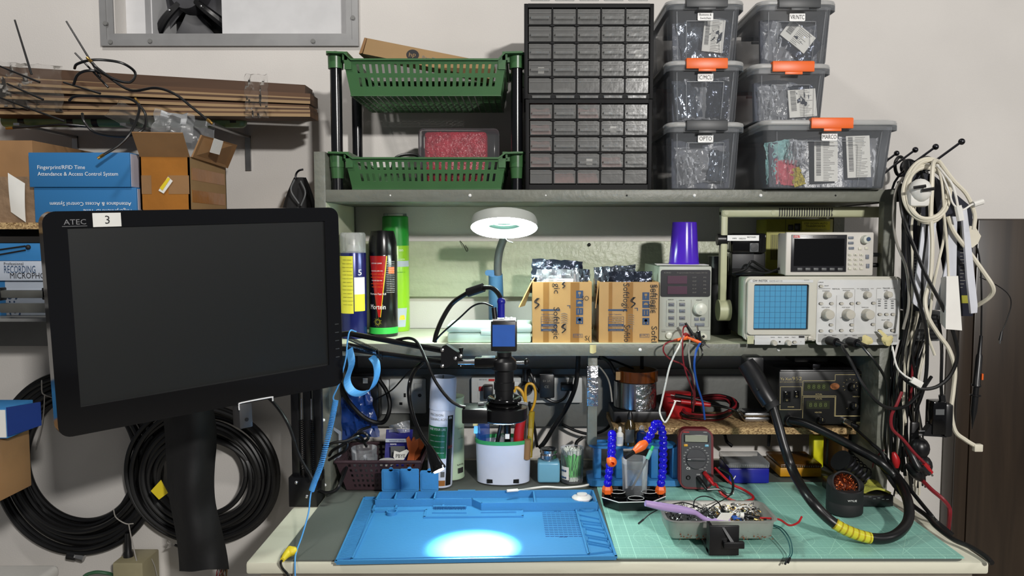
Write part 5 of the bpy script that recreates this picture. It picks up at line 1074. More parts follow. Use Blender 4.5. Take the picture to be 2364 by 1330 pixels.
b = MB(); b.cyl(P(1655, 553, D4), P(1678, 553, D4), .012, 'black', n=16); b.build('grip', t, world=True)
for i, pts in enumerate(([(1690, 630, 1.545), (1720, 622, 1.54), (1735, 604, 1.535), (1752, 612, 1.54), (1775, 625, 1.545), (1808, 628, 1.55)], [(1700, 634, 1.55), (1735, 628, 1.53), (1770, 630, 1.53), (1800, 620, 1.54), (1812, 618, 1.55)])):
    cable('black_cable', ['black cable looping on top of the oscilloscope beside the gadget', 'black cable lying flat on the oscilloscope left of the signal generator'][i], 'cable', pts, .0026, 'black_cable')
# flash light / dark item between power supply and scope
b = MB(); c = Vector((xx(1655, 740, 1.66), 1.66, ZM)); b.lathe([(.030, 0), (.030, .10), (.022, .115), (.022, .17)], 'black', o=c, n=24); solo(b, 'dark_flask', 'dark flask standing between the power supply and the oscilloscope', 'bottle')
b = MB(); b.tube([P(1062, 556, YW-.024), P(1070, 566, YW-.028), P(1077, 580, YW-.026), P(1080, 576, YW-.026), P(1074, 566, YW-.026)], .0008, 'black_cable', n=5); solo(b, 'wire_hook', 'tiny bent wire hook on the pale plank left of the lamp', 'hook')
b = MB(); b.sph(P(1360, 565, YW-.023), .004, 'black'); solo(b, 'screw_head', 'dark screw head in the pale plank above the left printed carton', 'screw')
# ================================================================ on the bench
ZR = ZD+.0060; ZC = ZD+.0077
def base(px, py, z): return Q(px, py, z)
# ---- blue silicone repair mat
t = thing('repair_mat', 'bright blue silicone repair mat with compartments and a comb edge', 'mat', Q(1100, 1295, ZR))
mat('blue_slot', (18,66,122), .6)
S = lambda px, py, z=ZR+.005: Q(px, py, z)
b = MB()
def plat(pts, z0, z1, m='blue_silicone'):
    q = [S(*p) for p in pts]; b.prism([(p.x, p.y) for p in q], 0, -(z1-z0), m, o=(0, 0, z0), u=(1,0,0), v=(0,1,0))
def rim(pts, w=.0025, h=.0035, z0=ZR+.003, closed=False, m='blue_silicone'):
    q = [S(*p) for p in pts]; q = q+[q[0]] if closed else q
    for a, c in zip(q, q[1:]):
        d = (c-a); d.z = 0; d.normalize(); n = Vector((-d.y, d.x, 0))*w/2; a = a-d*w*.5; c = c+d*w*.5
        lo = [Vector((p.x, p.y, z0)) for p in (a-n, c-n, c+n, a+n)]; b.hexa(lo, [p+Vector((0, 0, h)) for p in lo], m)
plat([(776, 1297), (1423, 1286), (1369, 1137), (879, 1137), (866, 1148), (841, 1148)], ZR, ZR+.003)
rim([(776, 1296), (1422, 1285), (1370, 1140)], w=.004); rim([(1366, 1162), (838, 1150)][:0] or [(776, 1296), (841, 1149), (868, 1149), (864, 1181)], w=.003)
rim([(813, 1291), (864, 1181), (984, 1178), (980, 1194), (1206, 1192), (1206, 1172), (1328, 1171), (1358, 1281)], w=.003); rim([(813, 1291), (1358, 1281)], w=.003)
plat([(868, 1150), (1362, 1150), (1326, 1170), (1206, 1171), (1206, 1190), (981, 1192), (984, 1177), (862, 1178)], ZR+.003, ZR+.0055)
for k in range(52):
    f = .04+.92*k/51; L = (841+(776-841)*f+3, 1149+(1296-1149)*f); Rr = (868+(813-868)*f-3, 1149+(1292-1149)*f)
    rim([L, Rr], w=.0022, h=.003)
for k in range(52):
    f = .04+.92*(k+.5)/51; rim([(841+(776-841)*f+3.5, 1149+(1296-1149)*f), (868+(813-868)*f-3.5, 1149+(1292-1149)*f)], w=.0030, h=.0004, m='blue_slot')
# raised back compartments
zc0 = ZR+.003; hh = .016
def wall(pts, h=hh, w=.003): 
    q = [Q(px, py, ZR+.003+h) for px, py in pts]
    for a, c in zip(q, q[1:]):
        d = (c-a); d.z = 0; d.normalize(); n = Vector((-d.y, d.x, 0))*w/2; a = a-d*w*.5; c = c+d*w*.5
        lo = [Vector((p.x, p.y, ZR+.0005)) for p in (a-n, c-n, c+n, a+n)]; b.hexa(lo, [Vector((p.x, p.y, ZR+.003+h)) for p in lo], 'blue_silicone')
wall([(879, 1135), (1368, 1131)]); wall([(868, 1153), (1090, 1151), (1112, 1161), (1378, 1159)]); wall([(879, 1135), (868, 1153)]); wall([(1368, 1131), (1378, 1159)])
for px, pe in ((917, 911), (962, 957), (1006, 1002), (1232, 1235)): wall([(px, 1135), (pe, 1152 if pe < 1100 else 1159)])
for a in ((867, 1166, 862, 1180), (919, 1163, 914, 1176), (1026, 1161, 1023, 1172), (1202, 1168, 1202, 1173), (1234, 1168, 1235, 1173), (1265, 1168, 1266, 1173), (1297, 1168, 1298, 1173)): rim([(a[0], a[1]), (a[2], a[3])], w=.004, h=.006)
for a, c, y in ((1003, 1074, 1174), (1114, 1186, 1172)):
    rim([(a, y), (c, y)], w=.005, h=.007)
    for k in range(20): rim([(a+(c-a)*k/19, y+2), (a+(c-a)*k/19, y+3.4)], w=.0008, h=.0072, m='blue_slot')
rim([(1000, 1186), (1075, 1186)], w=.003, h=.005); rim([(1112, 1185), (1190, 1184)], w=.003, h=.005); rim([(1064, 1142), (1090, 1142)], w=.012, h=.010)
b.open = True; b.lathe([(.0082, 0), (.0082, .006), (.0104, .006), (.0104, 0)], 'blue_silicone', o=S(905, 1187, ZR+.003), n=28); b.open = False
b.build('pad', t, world=True)
b = MB(); o_ = S(1355, 1175, ZR+.003); b.open = True; b.lathe([(.015, 0), (.015, .0035), (.018, .0035), (.018, 0)], 'blue_silicone', o=o_, n=30); b.open = False; b.lathe([(.0105, 0), (.0105, .005), (.0001, .005)], 'blue_silicone', o=o_, n=28)
rim([(1328, 1171), (1362, 1163), (1378, 1160)], w=.003)
for q in (((1339, 1201), (1386, 1208), (1384, 1198), (1336, 1188)), ((1345, 1215), (1393, 1223), (1390, 1213), (1344, 1208)), ((1352, 1234), (1402, 1243), (1396, 1230), (1350, 1220)), ((1356, 1249), (1407, 1259), (1403, 1248), (1355, 1240)), ((1362, 1278), (1412, 1272), (1407, 1263), (1356, 1254))): rim(list(q), w=.0016, h=.0030, closed=True)
b.build('side_slots', t, world=True)
b = MB()
for i in range(14):
    for j in range(8):
        px = 1253+(1256+5-1253)*i/13+10.2*j+.5*i*.1*j; py = 1182+i*4.15; rim([(px, py), (px+6.4, py-.05)], w=.0022, h=.0003, m='blue_slot')
for px in (1280, 1289): rim([(px, 1178.5), (px+5, 1178.5)], w=.002, h=.0003, m='blue_slot')
for px in (1292, 1302): rim([(px, 1237.5), (px+6, 1237.4)], w=.002, h=.0003, m='blue_slot')
b.build('screw_grid', t, world=True)
yl = Q(940, 1135, ZR+.019).y+.002; zl = ZR+.019
for k, (a, c, top) in enumerate(((881, 924, 1084), (923, 967, 1083), (970, 1012, 1087))):
    b = MB(); x0, x1 = xx(a, 1110, yl), xx(c, 1110, yl); z1 = zz(top, yl)
    b.prism(rr(x1-x0, z1-zl, .003, 3, (x0+x1)/2, (z1+zl)/2), 0, .003, 'blue_silicone', o=(0, yl, 0)); b.prism(rr(x1-x0-.007, z1-zl-.008, .002, 3, (x0+x1)/2, (z1+zl)/2), -.0015, 0, 'blue_silicone', o=(0, yl, 0))
    b.lathe([(.004, 0), (.004, .0025)], 'blue_silicone', o=((x0+x1)/2, yl, z1), ax=(0, 1, 0), n=16); b.build('compartment_lid', t, world=True)
b = MB(); c = Q(1344, 1154, ZR+.004); mat('spool_pink', (214,206,200), .35, noise=.04)
b.lathe([(.0195, 0), (.0200, .003), (.016, .0065), (.0105, .0075), (.0100, .0105), (.006, .0112), (.0001, .0108)], 'spool_pink', o=c+Vector((0, .006, 0)), n=32); b.tube([c+Vector((-.019, .002, .001)), c+Vector((-.026, .0, .0005)), c+Vector((-.030, -.001, .001))], .0008, 'black_cable', n=5)
solo(b, 'wire_spool', 'small translucent pink white wire spool in the back right compartment', 'spool')
# ---- white cable and stylus behind the mat
b = MB(); b.tube([Q(1172, 1133, ZR+.022), Q(1200, 1132, ZR+.018), Q(1225, 1128, ZR+.006), Q(1260, 1124, ZR+.004), Q(1300, 1126, ZR+.004), Q(1340, 1123, ZR+.004), Q(1359, 1119, ZR+.004)], .0022, 'white', k=8)
b.tube([Q(1170, 1133.5, ZR+.0225), Q(1195, 1131.5, ZR+.0215)], .003, 'white', k=1); solo(b, 'white_cable', 'thin white cable lying behind the blue mat in front of the swab jar', 'cable')
# ---- brown basket with odds and ends
mat('basket_brown', (60,42,48), .4, noise=.05)
fb = Q(880, 1131, ZR); y0 = fb.y; zt = zz(1066, y0-.006); x0, x1 = xx(800, 1120, y0), xx(955, 1120, y0); X0_, X1_ = xx(777, 1070, y0), xx(974, 1070, y0)
t = thing('plastic_basket', 'dark brown slotted plastic basket full of odds and ends', 'basket', ((x0+x1)/2, y0+.06, ZR))
y1_ = y0+.125; b = MB()
bo = [(x0, y0, ZR), (x1, y0, ZR), (x1, y1_, ZR), (x0, y1_, ZR)]; to = [(X0_, y0-.008, zt), (X1_, y0-.008, zt), (X1_, y1_+.008, zt), (X0_, y1_+.008, zt)]
for i in range(4):
    j = (i+1) % 4; b.slotted(bo[i], bo[j], to[j], to[i], [(.10, .20), (.28, .38), (.46, .56), (.64, .74), (.82, .92)], 13 if i % 2 == 0 else 9, 'basket_brown', th=-.002, bar=.5, e0=.10, e1=.93)
b.box(x0, x1, y0, y1_, ZR, ZR+.002, 'basket_brown'); pr = [Vector(p) for p in to]+[Vector(to[0])]
for p, q in zip(pr, pr[1:]): b.tube([p, q], .0035, 'basket_brown', k=1)
b.build('basket_body', t, world=True)
def cup(name, label, px, pyb, pyt, rpx, D, m, cat='cup', grp=None, z=None, fill=None):
    c = Vector((xx(px, pyb, D), D, z if z else zz(pyb, D))); b = MB(); r = rpx*D/F_; h = zz(pyt, D)-c.z; b.shell([(r*.85, 0), (r, h)], m, o=c, n=24, t=.001)
    if fill: b.lathe([(r*.84, .002), (r*.86, h*.5), (.0001, h*.5)], fill, o=c, n=24)
    return solo(b, name, label, cat, grp)
zb = ZR+.003
cup('measuring_cup', 'larger translucent measuring cup in the brown basket', 841, 1072, 1033, 30, y0+.045, 'clear_frost', z=zb)
cup('measuring_cup', 'smaller milky measuring cup in the brown basket', 855, 1072, 1052, 17, y0+.030, 'clear_frost', z=zb+.0, fill='white')
b = MB(); mat('pack_blue', (38,38,120), .35, noise=.05); D = y0+.065; c = P(918, 1052, D)
b.grid(lambda i, j: (P(887+60*i+4*j, 1078-84*j, D).x, D+.006+.006*math.sin(3*i)-.01*(1-j), P(887+60*i, 1078-84*j, D).z), 8, 8, 'pack_blue', t=.004)
for q, m in (((890, 1013, 940, 1021), 'mic_box'), ((902, 1030, 935, 1055), 'mid_grey')):
    FR(b, *q, D-.009, .0006, m)
TX(b, gib(4), 908, 1027, 5, D-.0096, 'print_white'); TX(b, gib(6, 4), 916, 1019, 4, D-.0102, 'pack_blue', wpx=36)
b.grid(lambda i, j: (P(898+48*i, 998-16*j-12*i*j, D).x, D-.002+.004*math.sin(7*i+3*j), P(898+48*i, 998-16*j-12*i*j, D).z), 8, 4, 'clear_bag', t=.0008)
solo(b, 'blue_packet', 'dark blue printed packet standing in the brown basket', 'packet')
b = MB(); D = y0+.05; mat('rust_orange', (172,84,36), .5, noise=.12)
for k, (dx, dy) in enumerate(((0, 0), (13, 3))):
    pts = [(936+dx, 1078), (954+dx, 1078), (958+dx, 1045), (966+dx, 1030), (966+dx, 1014+dy), (958+dx, 1018), (955+dx, 1009+dy), (949+dx, 1020), (943+dx, 1008+dy), (938+dx, 1013), (940+dx, 1030), (944+dx, 1045)]
    q = [P(a, c, D+.02*k) for a, c in pts]; b.prism([(p.x, p.z) for p in q][::-1], 0, .006, 'rust_orange', o=(0, D+.02*k, 0))
solo(b, 'rubber_glove', 'rust orange rubber gloves tucked into the right end of the brown basket', 'glove')
b = MB(); D = y0+.035; q = [P(a, c, D) for a, c in ((908, 1055), (910, 1041), (922, 1045), (938, 1038), (944, 1042), (932, 1062), (912, 1062))]; b.prism([(p.x, p.z) for p in q], 0, .002, 'paper', o=(0, D, 0)); TX(b, 'PBYE', 925, 1057, 9, D-.0004, 'ink', wpx=22)
solo(b, 'paper_tag', 'white torn paper tag with black letters at the front of the brown basket', 'tag')
b = MB(); c = P(893, 1062, y0+.02); b.lathe([(.018, -.006), (.018, 0), (.016, .002), (.0001, .002)], 'white', o=c+Vector((0, 0, -.002)), n=24); solo(b, 'white_jar_lid', 'white round lid lying in the middle of the brown basket', 'lid')
for i, pts in enumerate(([(812, 1015, 1.50), (822, 1003, 1.48), (842, 1000, 1.47), (850, 1012, 1.47), (838, 1020, 1.48), (822, 1012, 1.49), (830, 995, 1.5), (855, 985, 1.53)], [(760, 1052, 1.50), (768, 1040, 1.49), (785, 1030, 1.48), (802, 1022, 1.48), (796, 1040, 1.48), (776, 1052, 1.49), (760, 1062, 1.50)], [(738, 1042, 1.47), (765, 1024, 1.46), (800, 1018, 1.46), (830, 1008, 1.47), (846, 1030, 1.50)])):
    cable('black_cable', ['black cable knot above the left end of the brown basket', 'black cable loop left of the brown basket', 'black cable running into the measuring cup'][i], 'cable', pts, .0030, 'black_cable', 'cables round the brown basket')
# blue bag and folded sheet behind
mat('blue_film', (30,70,150), .2, alpha=.55, bump=.7, bs=30, noise=.3, ns=14); b = MB(); crinkle(b, P(820, 960, 1.60), (.085, 0, .01), (-.02, 0, .10), 'blue_film', .006, seed=61, t=.001); crinkle(b, P(832, 1010, 1.58), (.05, 0, 0), (0, .0, .06), 'blue_film', .006, seed=62, t=.001) if 0 else None
solo(b, 'blue_bag', 'crumpled dark blue plastic bag hanging behind the coiled cord', 'bag')
b = MB(); q = [P(a, c, 1.53) for a, c in ((763, 952), (775, 962), (768, 985), (788, 997), (788, 1052), (756, 1078), (752, 1076), (782, 1046), (782, 1002), (760, 985))]; mat('film_clear', (190,200,214), .15, alpha=.3)
b.prism([(p.x, p.z) for p in q], 0, .0015, 'film_clear', o=(0, 1.53, 0)); solo(b, 'plastic_sheet', 'folded clear plastic sheet edge beside the brown basket', 'sheet')
# ---- spray can, metal can
mat('can_white', (206,214,232), .35, noise=.02); mat('can_green2', (24,104,56), .35, noise=.05); mat('can_bronze', (150,98,48), .4)
c = Q(1012, 1127, ZR); c.y += .022; r = .0265; h = zz(869, c.y)-ZR
t = thing('cleaner_spray', 'tall white spray can with a green printed band, leaning slightly', 'spray can', (c.x, c.y, ZR+.0012), rot=(0, R(2.6), 0))
b = MB(); b.lathe([(r*.97, 0), (r, .003), (r, h*.70), (r*.97, h*.705)], 'can_white', n=36); b.build('can', t)
b = MB(); b.lathe([(r*1.03, h*.705), (r*1.03, h*.97), (r*.96, h*.995), (r*.90, h*.995), (r*.88, h*.985), (.0001, h*.985)], 'can_white', n=36); b.build('cap', t)
b = MB(); b.lathe([(.0016, h*.985), (.0016, h*1.015)], 'mid_grey', o=(0, -.01, 0), n=8); b.build('vent_stub', t)
wrap_poly(t, r, ((-180, -60, .27*h), (-180, -60, .56*h)), 'can_green2'); wrap_poly(t, r, ((-180, -60, .02*h), (-180, -60, .07*h)), 'can_bronze'); wrap_poly(t, r, ((-58, -28, .02*h), (-58, -28, .66*h)), 'can_black')
curved_text(t, r, h, [('PRECISION', .655, .0050, 'ink_grey', -112, .030), ('CLEANING AGENT', .615, .0050, 'ink_grey', -101, .042), ('EASE YOUR LIFE', .525, .0048, 'print_white', -106, .036), ('EN', .63, .005, 'print_white', -45, .006), ('CAUTION', .36, .006, 'red', -40, .012)]
  +[(s, .475-.052*k, .0024, 'print_white', -105, .032) for k, s in enumerate([gib(7, 3, 6), gib(5, 8), gib(4, 7, 5), gib(6, 4, 4)])])
wrap_poly(t, r, ((-82, -64, .10*h), (-82, -64, .15*h)), 'mid_grey')
mat('tin_green', (176,198,168), .4, noise=.04); c = Q(1036, 1110, ZR); c.y += .03; r = .031; h = zz(915, c.y)-ZR
t = thing('solvent_tin', 'pale green round metal tin behind the white spray can', 'tin', (c.x, c.y, ZR+.0006))
b = MB(); b.lathe([(r, 0), (r*1.01, .002), (r*.99, .004), (r*.99, h-.004), (r*1.02, h-.002), (r*1.02, h)], 'tin_green', n=36); b.build('body', t)
b = MB(); b.lathe([(r*1.0, h-.001), (r*.9, h-.006), (.012, h-.006), (.012, h+.004), (.0001, h+.004)], 'dark_grey', n=30); b.build('lid', t)
curved_text(t, r, h, [('N.W 450g', .17, .004, 'ink', -38, .018), (gib(5), .62, .003, 'ink_grey', -38, .014), (gib(4, 3), .50, .003, 'ink_grey', -38, .014)]); b = MB()
for k in range(9): a = R(-52+3.2*k); b.box(-.0006, .0004+.0003*(k % 3), -.0002, .0002, .075*h, .14*h, 'ink', T=Matrix.Translation(((r+.0006)*math.cos(a), (r+.0006)*math.sin(a), 0)))
b.build('barcode', t)
# ---- white tool holder
c = Q(1161, 1121, ZR); rx = 66*c.y/F_; c.y += .034; h = zz(1022, c.y-.03)-ZR; k2 = .60
t = thing('tool_holder', 'oval white plastic tool holder with a green rim', 'holder', (c.x, c.y, ZR+.0006))
b = MB(); b.shell([(rx*.955, 0), (rx*.96, .012), (rx, h)], 'can_white', n=40, sy=k2, t=.003)
for a in (-118, -62): 
    b.box(-.007, .007, -.001, .002, .003, .011, 'black', T=Matrix.Translation((rx*.965*math.cos(R(a)), rx*.965*k2*math.sin(R(a)), 0)))
b.build('body', t)
b = MB(); mat('rim_green', (60,160,96), .4); b.open = True; b.lathe([(rx-.003, h-.006), (rx+.0012, h-.006), (rx+.0016, h+.0015), (rx-.0030, h+.0015), (rx-.0036, h-.006)], 'rim_green', n=40, sy=k2); b.open = False; b.build('rim', t)
Dh = c.y; zi = ZR+.02
def tool(name, label, pts, r, m, cat='tool', tip=None, grp='tools standing in the white holder'):
    b = MB(); ps = [P(*p) for p in pts]; b.tube(ps, r, m, k=4, n=10)
    if tip: tip(b, ps)
    return solo(b, name, label, cat, grp)
tool('flat_brush', 'flat brush with pale bristles, leftmost in the white holder', [(1112, 1060, Dh), (1106, 1020, Dh), (1102, 1000, Dh)], .0048, 'blue_plastic', 'brush', lambda b, p: (b.box(p[-1].x-.007, p[-1].x+.006, p[-1].y-.003, p[-1].y+.003, p[-1].z, p[-1].z+.016, 'chrome'), b.box(p[-1].x-.009, p[-1].x+.003, p[-1].y-.003, p[-1].y+.003, p[-1].z+.016, p[-1].z+.026, 'masking')))
b = MB(); FR(b, 1100, 976, 1132, 1060, Dh-.006, .0, 'blue_film') if 0 else b.box(xx(1104, 1020, Dh), xx(1131, 1020, Dh), Dh-.012, Dh-.002, zi, zz(976, Dh), 'blue_film', bev=.002); solo(b, 'blue_case', 'translucent blue case standing in the white holder', 'case', 'tools standing in the white holder')
tool('tweezers', 'black tweezers leaning in the white holder', [(1140, 1060, Dh-.01), (1150, 1010, Dh-.01), (1158, 975, Dh-.01)], .0042, 'black')
tool('marker', 'black marker with a white square label in the white holder', [(1171, 1060, Dh-.014), (1171, 990, Dh-.014), (1171, 966, Dh-.014)], .0075, 'black_gloss', 'pen', lambda b, p: b.box(p[0].x-.004, p[0].x+.005, p[0].y-.0085, p[0].y-.0072, zz(1007, Dh), zz(996, Dh), 'print_white'))
tool('glue_tube', 'clear glue tube with silver label in the white holder', [(1153, 1060, Dh-.018), (1160, 1015, Dh-.018), (1163, 1005, Dh-.018)], .0050, 'clear_frost', 'tube')
tool('cutter_handle', 'red knife handle standing in the white holder', [(1196, 1060, Dh-.008), (1198, 1000, Dh-.008), (1204, 968, Dh-.01)], lambda s: .0125-.003*s, 'red', 'knife')
tool('screwdriver', 'screwdriver with a transparent yellow handle in the white holder', [(1222, 1055, Dh), (1225, 1000, Dh), (1228, 950, Dh)], .0062, mat('amber', (190,160,40), .2, alpha=.5), 'screwdriver')
b = MB(); mat('scissor_yellow', (214,158,40), .4)
b.tube([P(1222, 960, Dh+.01), P(1234, 930, Dh+.01), P(1236, 905, Dh+.01), P(1230, 888, Dh+.01), P(1218, 887, Dh+.01), P(1213, 900, Dh+.01), P(1214, 930, Dh+.01), P(1213, 965, Dh+.01)], .0028, 'scissor_yellow')
b.tube([P(1214, 930, Dh+.012), P(1205, 905, Dh+.012), P(1192, 895, Dh+.012), P(1186, 905, Dh+.012)], .0035, 'scissor_yellow'); b.tube([P(1216, 960, Dh+.01), P(1212, 1060, Dh)], .003, 'steel', k=1)
solo(b, 'scissors', 'yellow handled scissors standing in the white holder', 'scissors', 'tools standing in the white holder')
tool('wood_knob', 'brown wooden file handle at the right of the white holder', [(1216, 1060, Dh-.02), (1218, 1015, Dh-.02)], .007, 'cardboard', 'file')
# ---- solvent dispenser and swab jar
c = Q(1267, 1117, ZR); c.y += .022; w_ = 26*c.y/F_; h = zz(1062, c.y)-ZR
mat('ipa_blue', (112,170,196), .3, noise=.03)
t = thing('solvent_dispenser', 'square pale blue solvent bottle with a round steel pump cap', 'bottle', (c.x, c.y, ZR+.0006))
b = MB(); b.box(-w_, w_, -.021, .021, 0, h, 'ipa_blue', bev=.005, seg=3); b.build('bottle', t)
b = MB(); b.lathe([(.012, h-.001), (.012, h+.004), (.0175, h+.005), (.0175, h+.012), (.0155, h+.014), (.0185, h+.017), (.0185, h+.023), (.015, h+.025), (.0001, h+.023)], 'chrome', n=30); b.build('pump_cap', t)
c = Q(1322, 1119, ZR); c.y += .022; r = 27*c.y/F_; h = zz(1034, c.y)-ZR
t = thing('swab_jar', 'clear round jar packed with green stemmed cotton swabs', 'jar', (c.x, c.y, ZR+.0006)); mat('swab_green', (120,226,120), .4); mat('cotton', (226,232,224), .9)
b = MB(); b.shell([(r*.93, 0), (r*.95, .003), (r, h*.97), (r*1.05, h*.98), (r*1.05, h)], 'clear', n=32, t=.001); b.build('glass', t)
b = MB(); b.open = True; b.lathe([(r*.975, h*.12), (r*.985, h*.5)], 'paper', n=10, a0=-160, a1=-110); b.open = False
for k in range(6): a = R(-152+12*(k % 3)); b.sph(((r*.99)*math.cos(a), (r*.99)*math.sin(a), h*(.18+.2*(k//3))), .0022, 'ink_blue', n=8)
b.build('label_strip', t)
rg = random.Random(5)
for k in range(46):
    a, q = rg.uniform(0, 6.28), r*.82*math.sqrt(rg.random()); a2 = a+rg.uniform(-1.1, 1.1); q2 = min(q+rg.uniform(-.004, .006), r*.84)
    p0 = Vector((q*math.cos(a)*.8, q*math.sin(a)*.8, .004)); p1 = Vector((q2*math.cos(a2), q2*math.sin(a2), h*rg.uniform(.84, .93)))
    b = MB(); b.tube([p0, p1], .0010, 'swab_green', k=1, n=6); d = (p1-p0).normalized(); b.tube([p1-d*.004, p1+d*.001, p1+d*.006], lambda s: .0022-.0008*s, 'cotton', k=2, n=6); b.tube([p0-d*.0, p0+d*.004, p0+d*.009], lambda s: .0020, 'cotton', k=2, n=6)
    for v in range(len(b.v)): b.v[v] = Vector((b.v[v].x+c.x, b.v[v].y+c.y, b.v[v].z+ZR))
    solo(b, 'cotton_swab', 'green stemmed cotton swab standing in the clear round jar', 'swab', 'cotton swabs in the jar')
# ---- blue bottle rack
c = Q(1465, 1123, ZC); y0 = c.y; zt = zz(1036, y0+.01); X0_, X1_ = xx(1358, 1120, y0), xx(1578, 1120, y0)
t = thing('bottle_rack', 'blue plastic two deck bottle rack behind the articulated arms', 'rack', ((X0_+X1_)/2, y0+.03, ZC))
b = MB(); b.prism(rr(X1_-X0_, .072, .012, 4, (X0_+X1_)/2, y0+.036), 0, -.012, 'blue_plastic', o=(0, 0, ZC), u=(1,0,0), v=(0,1,0)); b.build('base', t, world=True)
b = MB(); xa_, xb_ = xx(1362, 1030, y0), xx(1566, 1030, y0); b.prism(rr(xb_-xa_, .054, .024, 6, (xa_+xb_)/2, y0+.036), 0, -.005, 'blue_plastic', o=(0, 0, zt), u=(1,0,0), v=(0,1,0))
for k in range(5): b.open = True; b.lathe([(.012, .0), (.012, .003), (.0145, .003), (.0145, 0)], 'blue_plastic', o=(xa_+.028+(xb_-xa_-.056)*k/4, y0+.036, zt+.005), n=20); b.open = False
b.build('top_deck', t, world=True)
for px in (1378, 1428, 1508, 1556): b = MB(); x = xx(px, 1080, y0+.03); b.box(x-.0075, x+.0075, y0+.012, y0+.050, ZC+.0125, zt, 'blue_plastic', bev=.002); b.build('pillar', t, world=True)
mat('amber_glass', (56,44,18), .1, noise=.1)
def bottle(name, label, px, pyt, r, m, neck, capm, D, lab=None, z=None):
    z = z or zt+.0055; p = Vector((xx(px, 1020, D), D, z)); H = zz(pyt, D)-z; b0 = thing(name, label, 'bottle', p)
    b = MB(); b.lathe([(r, 0), (r, H*.62), (r*.45, H*.74), (r*.45, H*.80)], m, n=20); b.build('bottle', b0)
    b = MB(); b.lathe([(r*.55, H*.78), (r*.5, H*.9), (r*.25, H)], capm, n=16); b.build('cap', b0)
    if lab: b = MB(); b.open = True; b.lathe([(r+.0004, H*.12), (r+.0004, H*.5)], lab, n=12, a0=-150, a1=-50); b.build('label_patch', b0)
bottle('dropper_bottle', 'dark amber dropper bottle standing on the blue rack', 1454, 950, .0115, 'amber_glass', 1, 'black', y0+.016, 'mid_grey')
bottle('small_vial', 'small clear blue vial right of the amber dropper bottle', 1481, 983, .0105, 'blue_film', 1, 'clear_frost', y0+.018)
bottle('white_vial', 'slim white vial left of the amber dropper bottle', 1431, 985, .0075, 'white', 1, 'white', y0+.016, 'mic_box')
b = MB(); c = Vector((xx(1468, 960, 1.66), 1.665, ZR)); mat('black_box', (20,21,24), .4, noise=.1); b.box(c.x-.056, c.x+.060, 1.615, 1.715, pb1+.0006, zz(950, 1.615), 'black_box', bev=.004); zs = zz(950, 1.61)
solo(b, 'black_equipment_box', 'tall black box behind the blue rack with tape rolls on it', 'box')
# tape rolls
rT = 51*1.62/F_; ct = Vector((xx(1466, 930, 1.665), 1.665, zs+.0006)); h1 = zz(890, 1.61)-zs
mat('tape_alu', (176,178,182), .22, metal=1, noise=.12, ns=10); mat('kapton', (96,48,14), .12, noise=.15, coat=.6)
b = MB(); b.open = True; b.lathe([(rT*.80, 0), (rT, 0), (rT, h1), (rT*.80, h1), (rT*.80, 0)], 'tape_alu', o=ct, n=48); b.open = False
b.grid(lambda i, j: (ct.x+(rT+.0006)*math.cos(R(-96+62*i)), ct.y+(rT+.0006)*math.sin(R(-96+62*i)), ct.z-.006+(h1+.004)*j), 10, 3, 'foil', t=.0005)
solo(b, 'aluminium_tape', 'wide roll of silver aluminium tape under the amber tape', 'tape', 'tape rolls stacked behind the blue rack')
c2 = ct+Vector((.004, 0, h1+.0008)); b = MB(); b.open = True; r2 = rT*.97; b.lathe([(r2*.90, 0), (r2, 0), (r2, .024), (r2*.90, .024), (r2*.90, 0)], 'kapton', o=c2, n=48); b.lathe([(r2*.895, 0.0005), (r2*.895, .0235)], 'cardboard_pale', o=c2, n=48); b.open = False
b.box(c2.x-r2-.004, c2.x-r2+.010, c2.y-.022, c2.y-.020, c2.z+.004, c2.z+.022, 'cardboard_pale'); solo(b, 'kapton_tape', 'roll of shiny amber polyimide tape lying on the silver tape', 'tape', 'tape rolls stacked behind the blue rack')
# ---- things on the chipboard shelf
ZB = pb1+.0006
b = MB(); c = Vector((xx(1565, 980, 1.66), 1.668, ZB)); b.lathe([(.022, 0), (.030, .006), (.034, .028), (.036, .048), (.030, .056), (.0001, .058)], 'red', o=c, n=28, sy=.8); solo(b, 'red_pouch', 'red plastic case on the chipboard shelf under the test leads', 'case')
c = P(1633, 965, 1.655); b = MB(); rg = random.Random(12)
hk = thing('test_lead_coil', 'coiled red and black test leads lying on the chipboard shelf', 'cable', (c.x, c.y, ZB))
for k in range(13):
    m = 'red_cable' if k % 3 == 0 else 'black_cable'; b = MB(); rx_ = .062+rg.uniform(-.012, .006); rz_ = .020+rg.uniform(-.008, .006); ph = rg.uniform(0, 6)
    pts = [Vector((c.x+rg.uniform(-.002, .002)+rx_*math.cos(2*PI*j/16), c.y+.030*math.sin(2*PI*j/16)-.004*k*.3, max(ZB+.004+.0012*k, ZB+.018+.0012*k+rz_*math.sin(2*PI*j/16+.5)))) for j in range(17)]
    b.tube(pts, .0022, m, k=3, n=7); b.build('lead', hk, world=True)
for i, (a, c_) in enumerate((((1548, 912, 1.63), (1600, 920, 1.62)), ((1555, 925, 1.62), (1640, 935, 1.615)))):
    b = MB(); p, q = P(*a), P(*c_); b.cyl(p, p+(q-p)*.25, .0014, 'steel', n=8); b.cyl(p+(q-p)*.2, q, .0048, 'black' if i == 0 else 'red', n=12); b.tube([q, P(1690, 945, 1.62), P(1705, 962, 1.63)], .0024, 'black_cable'); b.build('probe', hk, world=True)
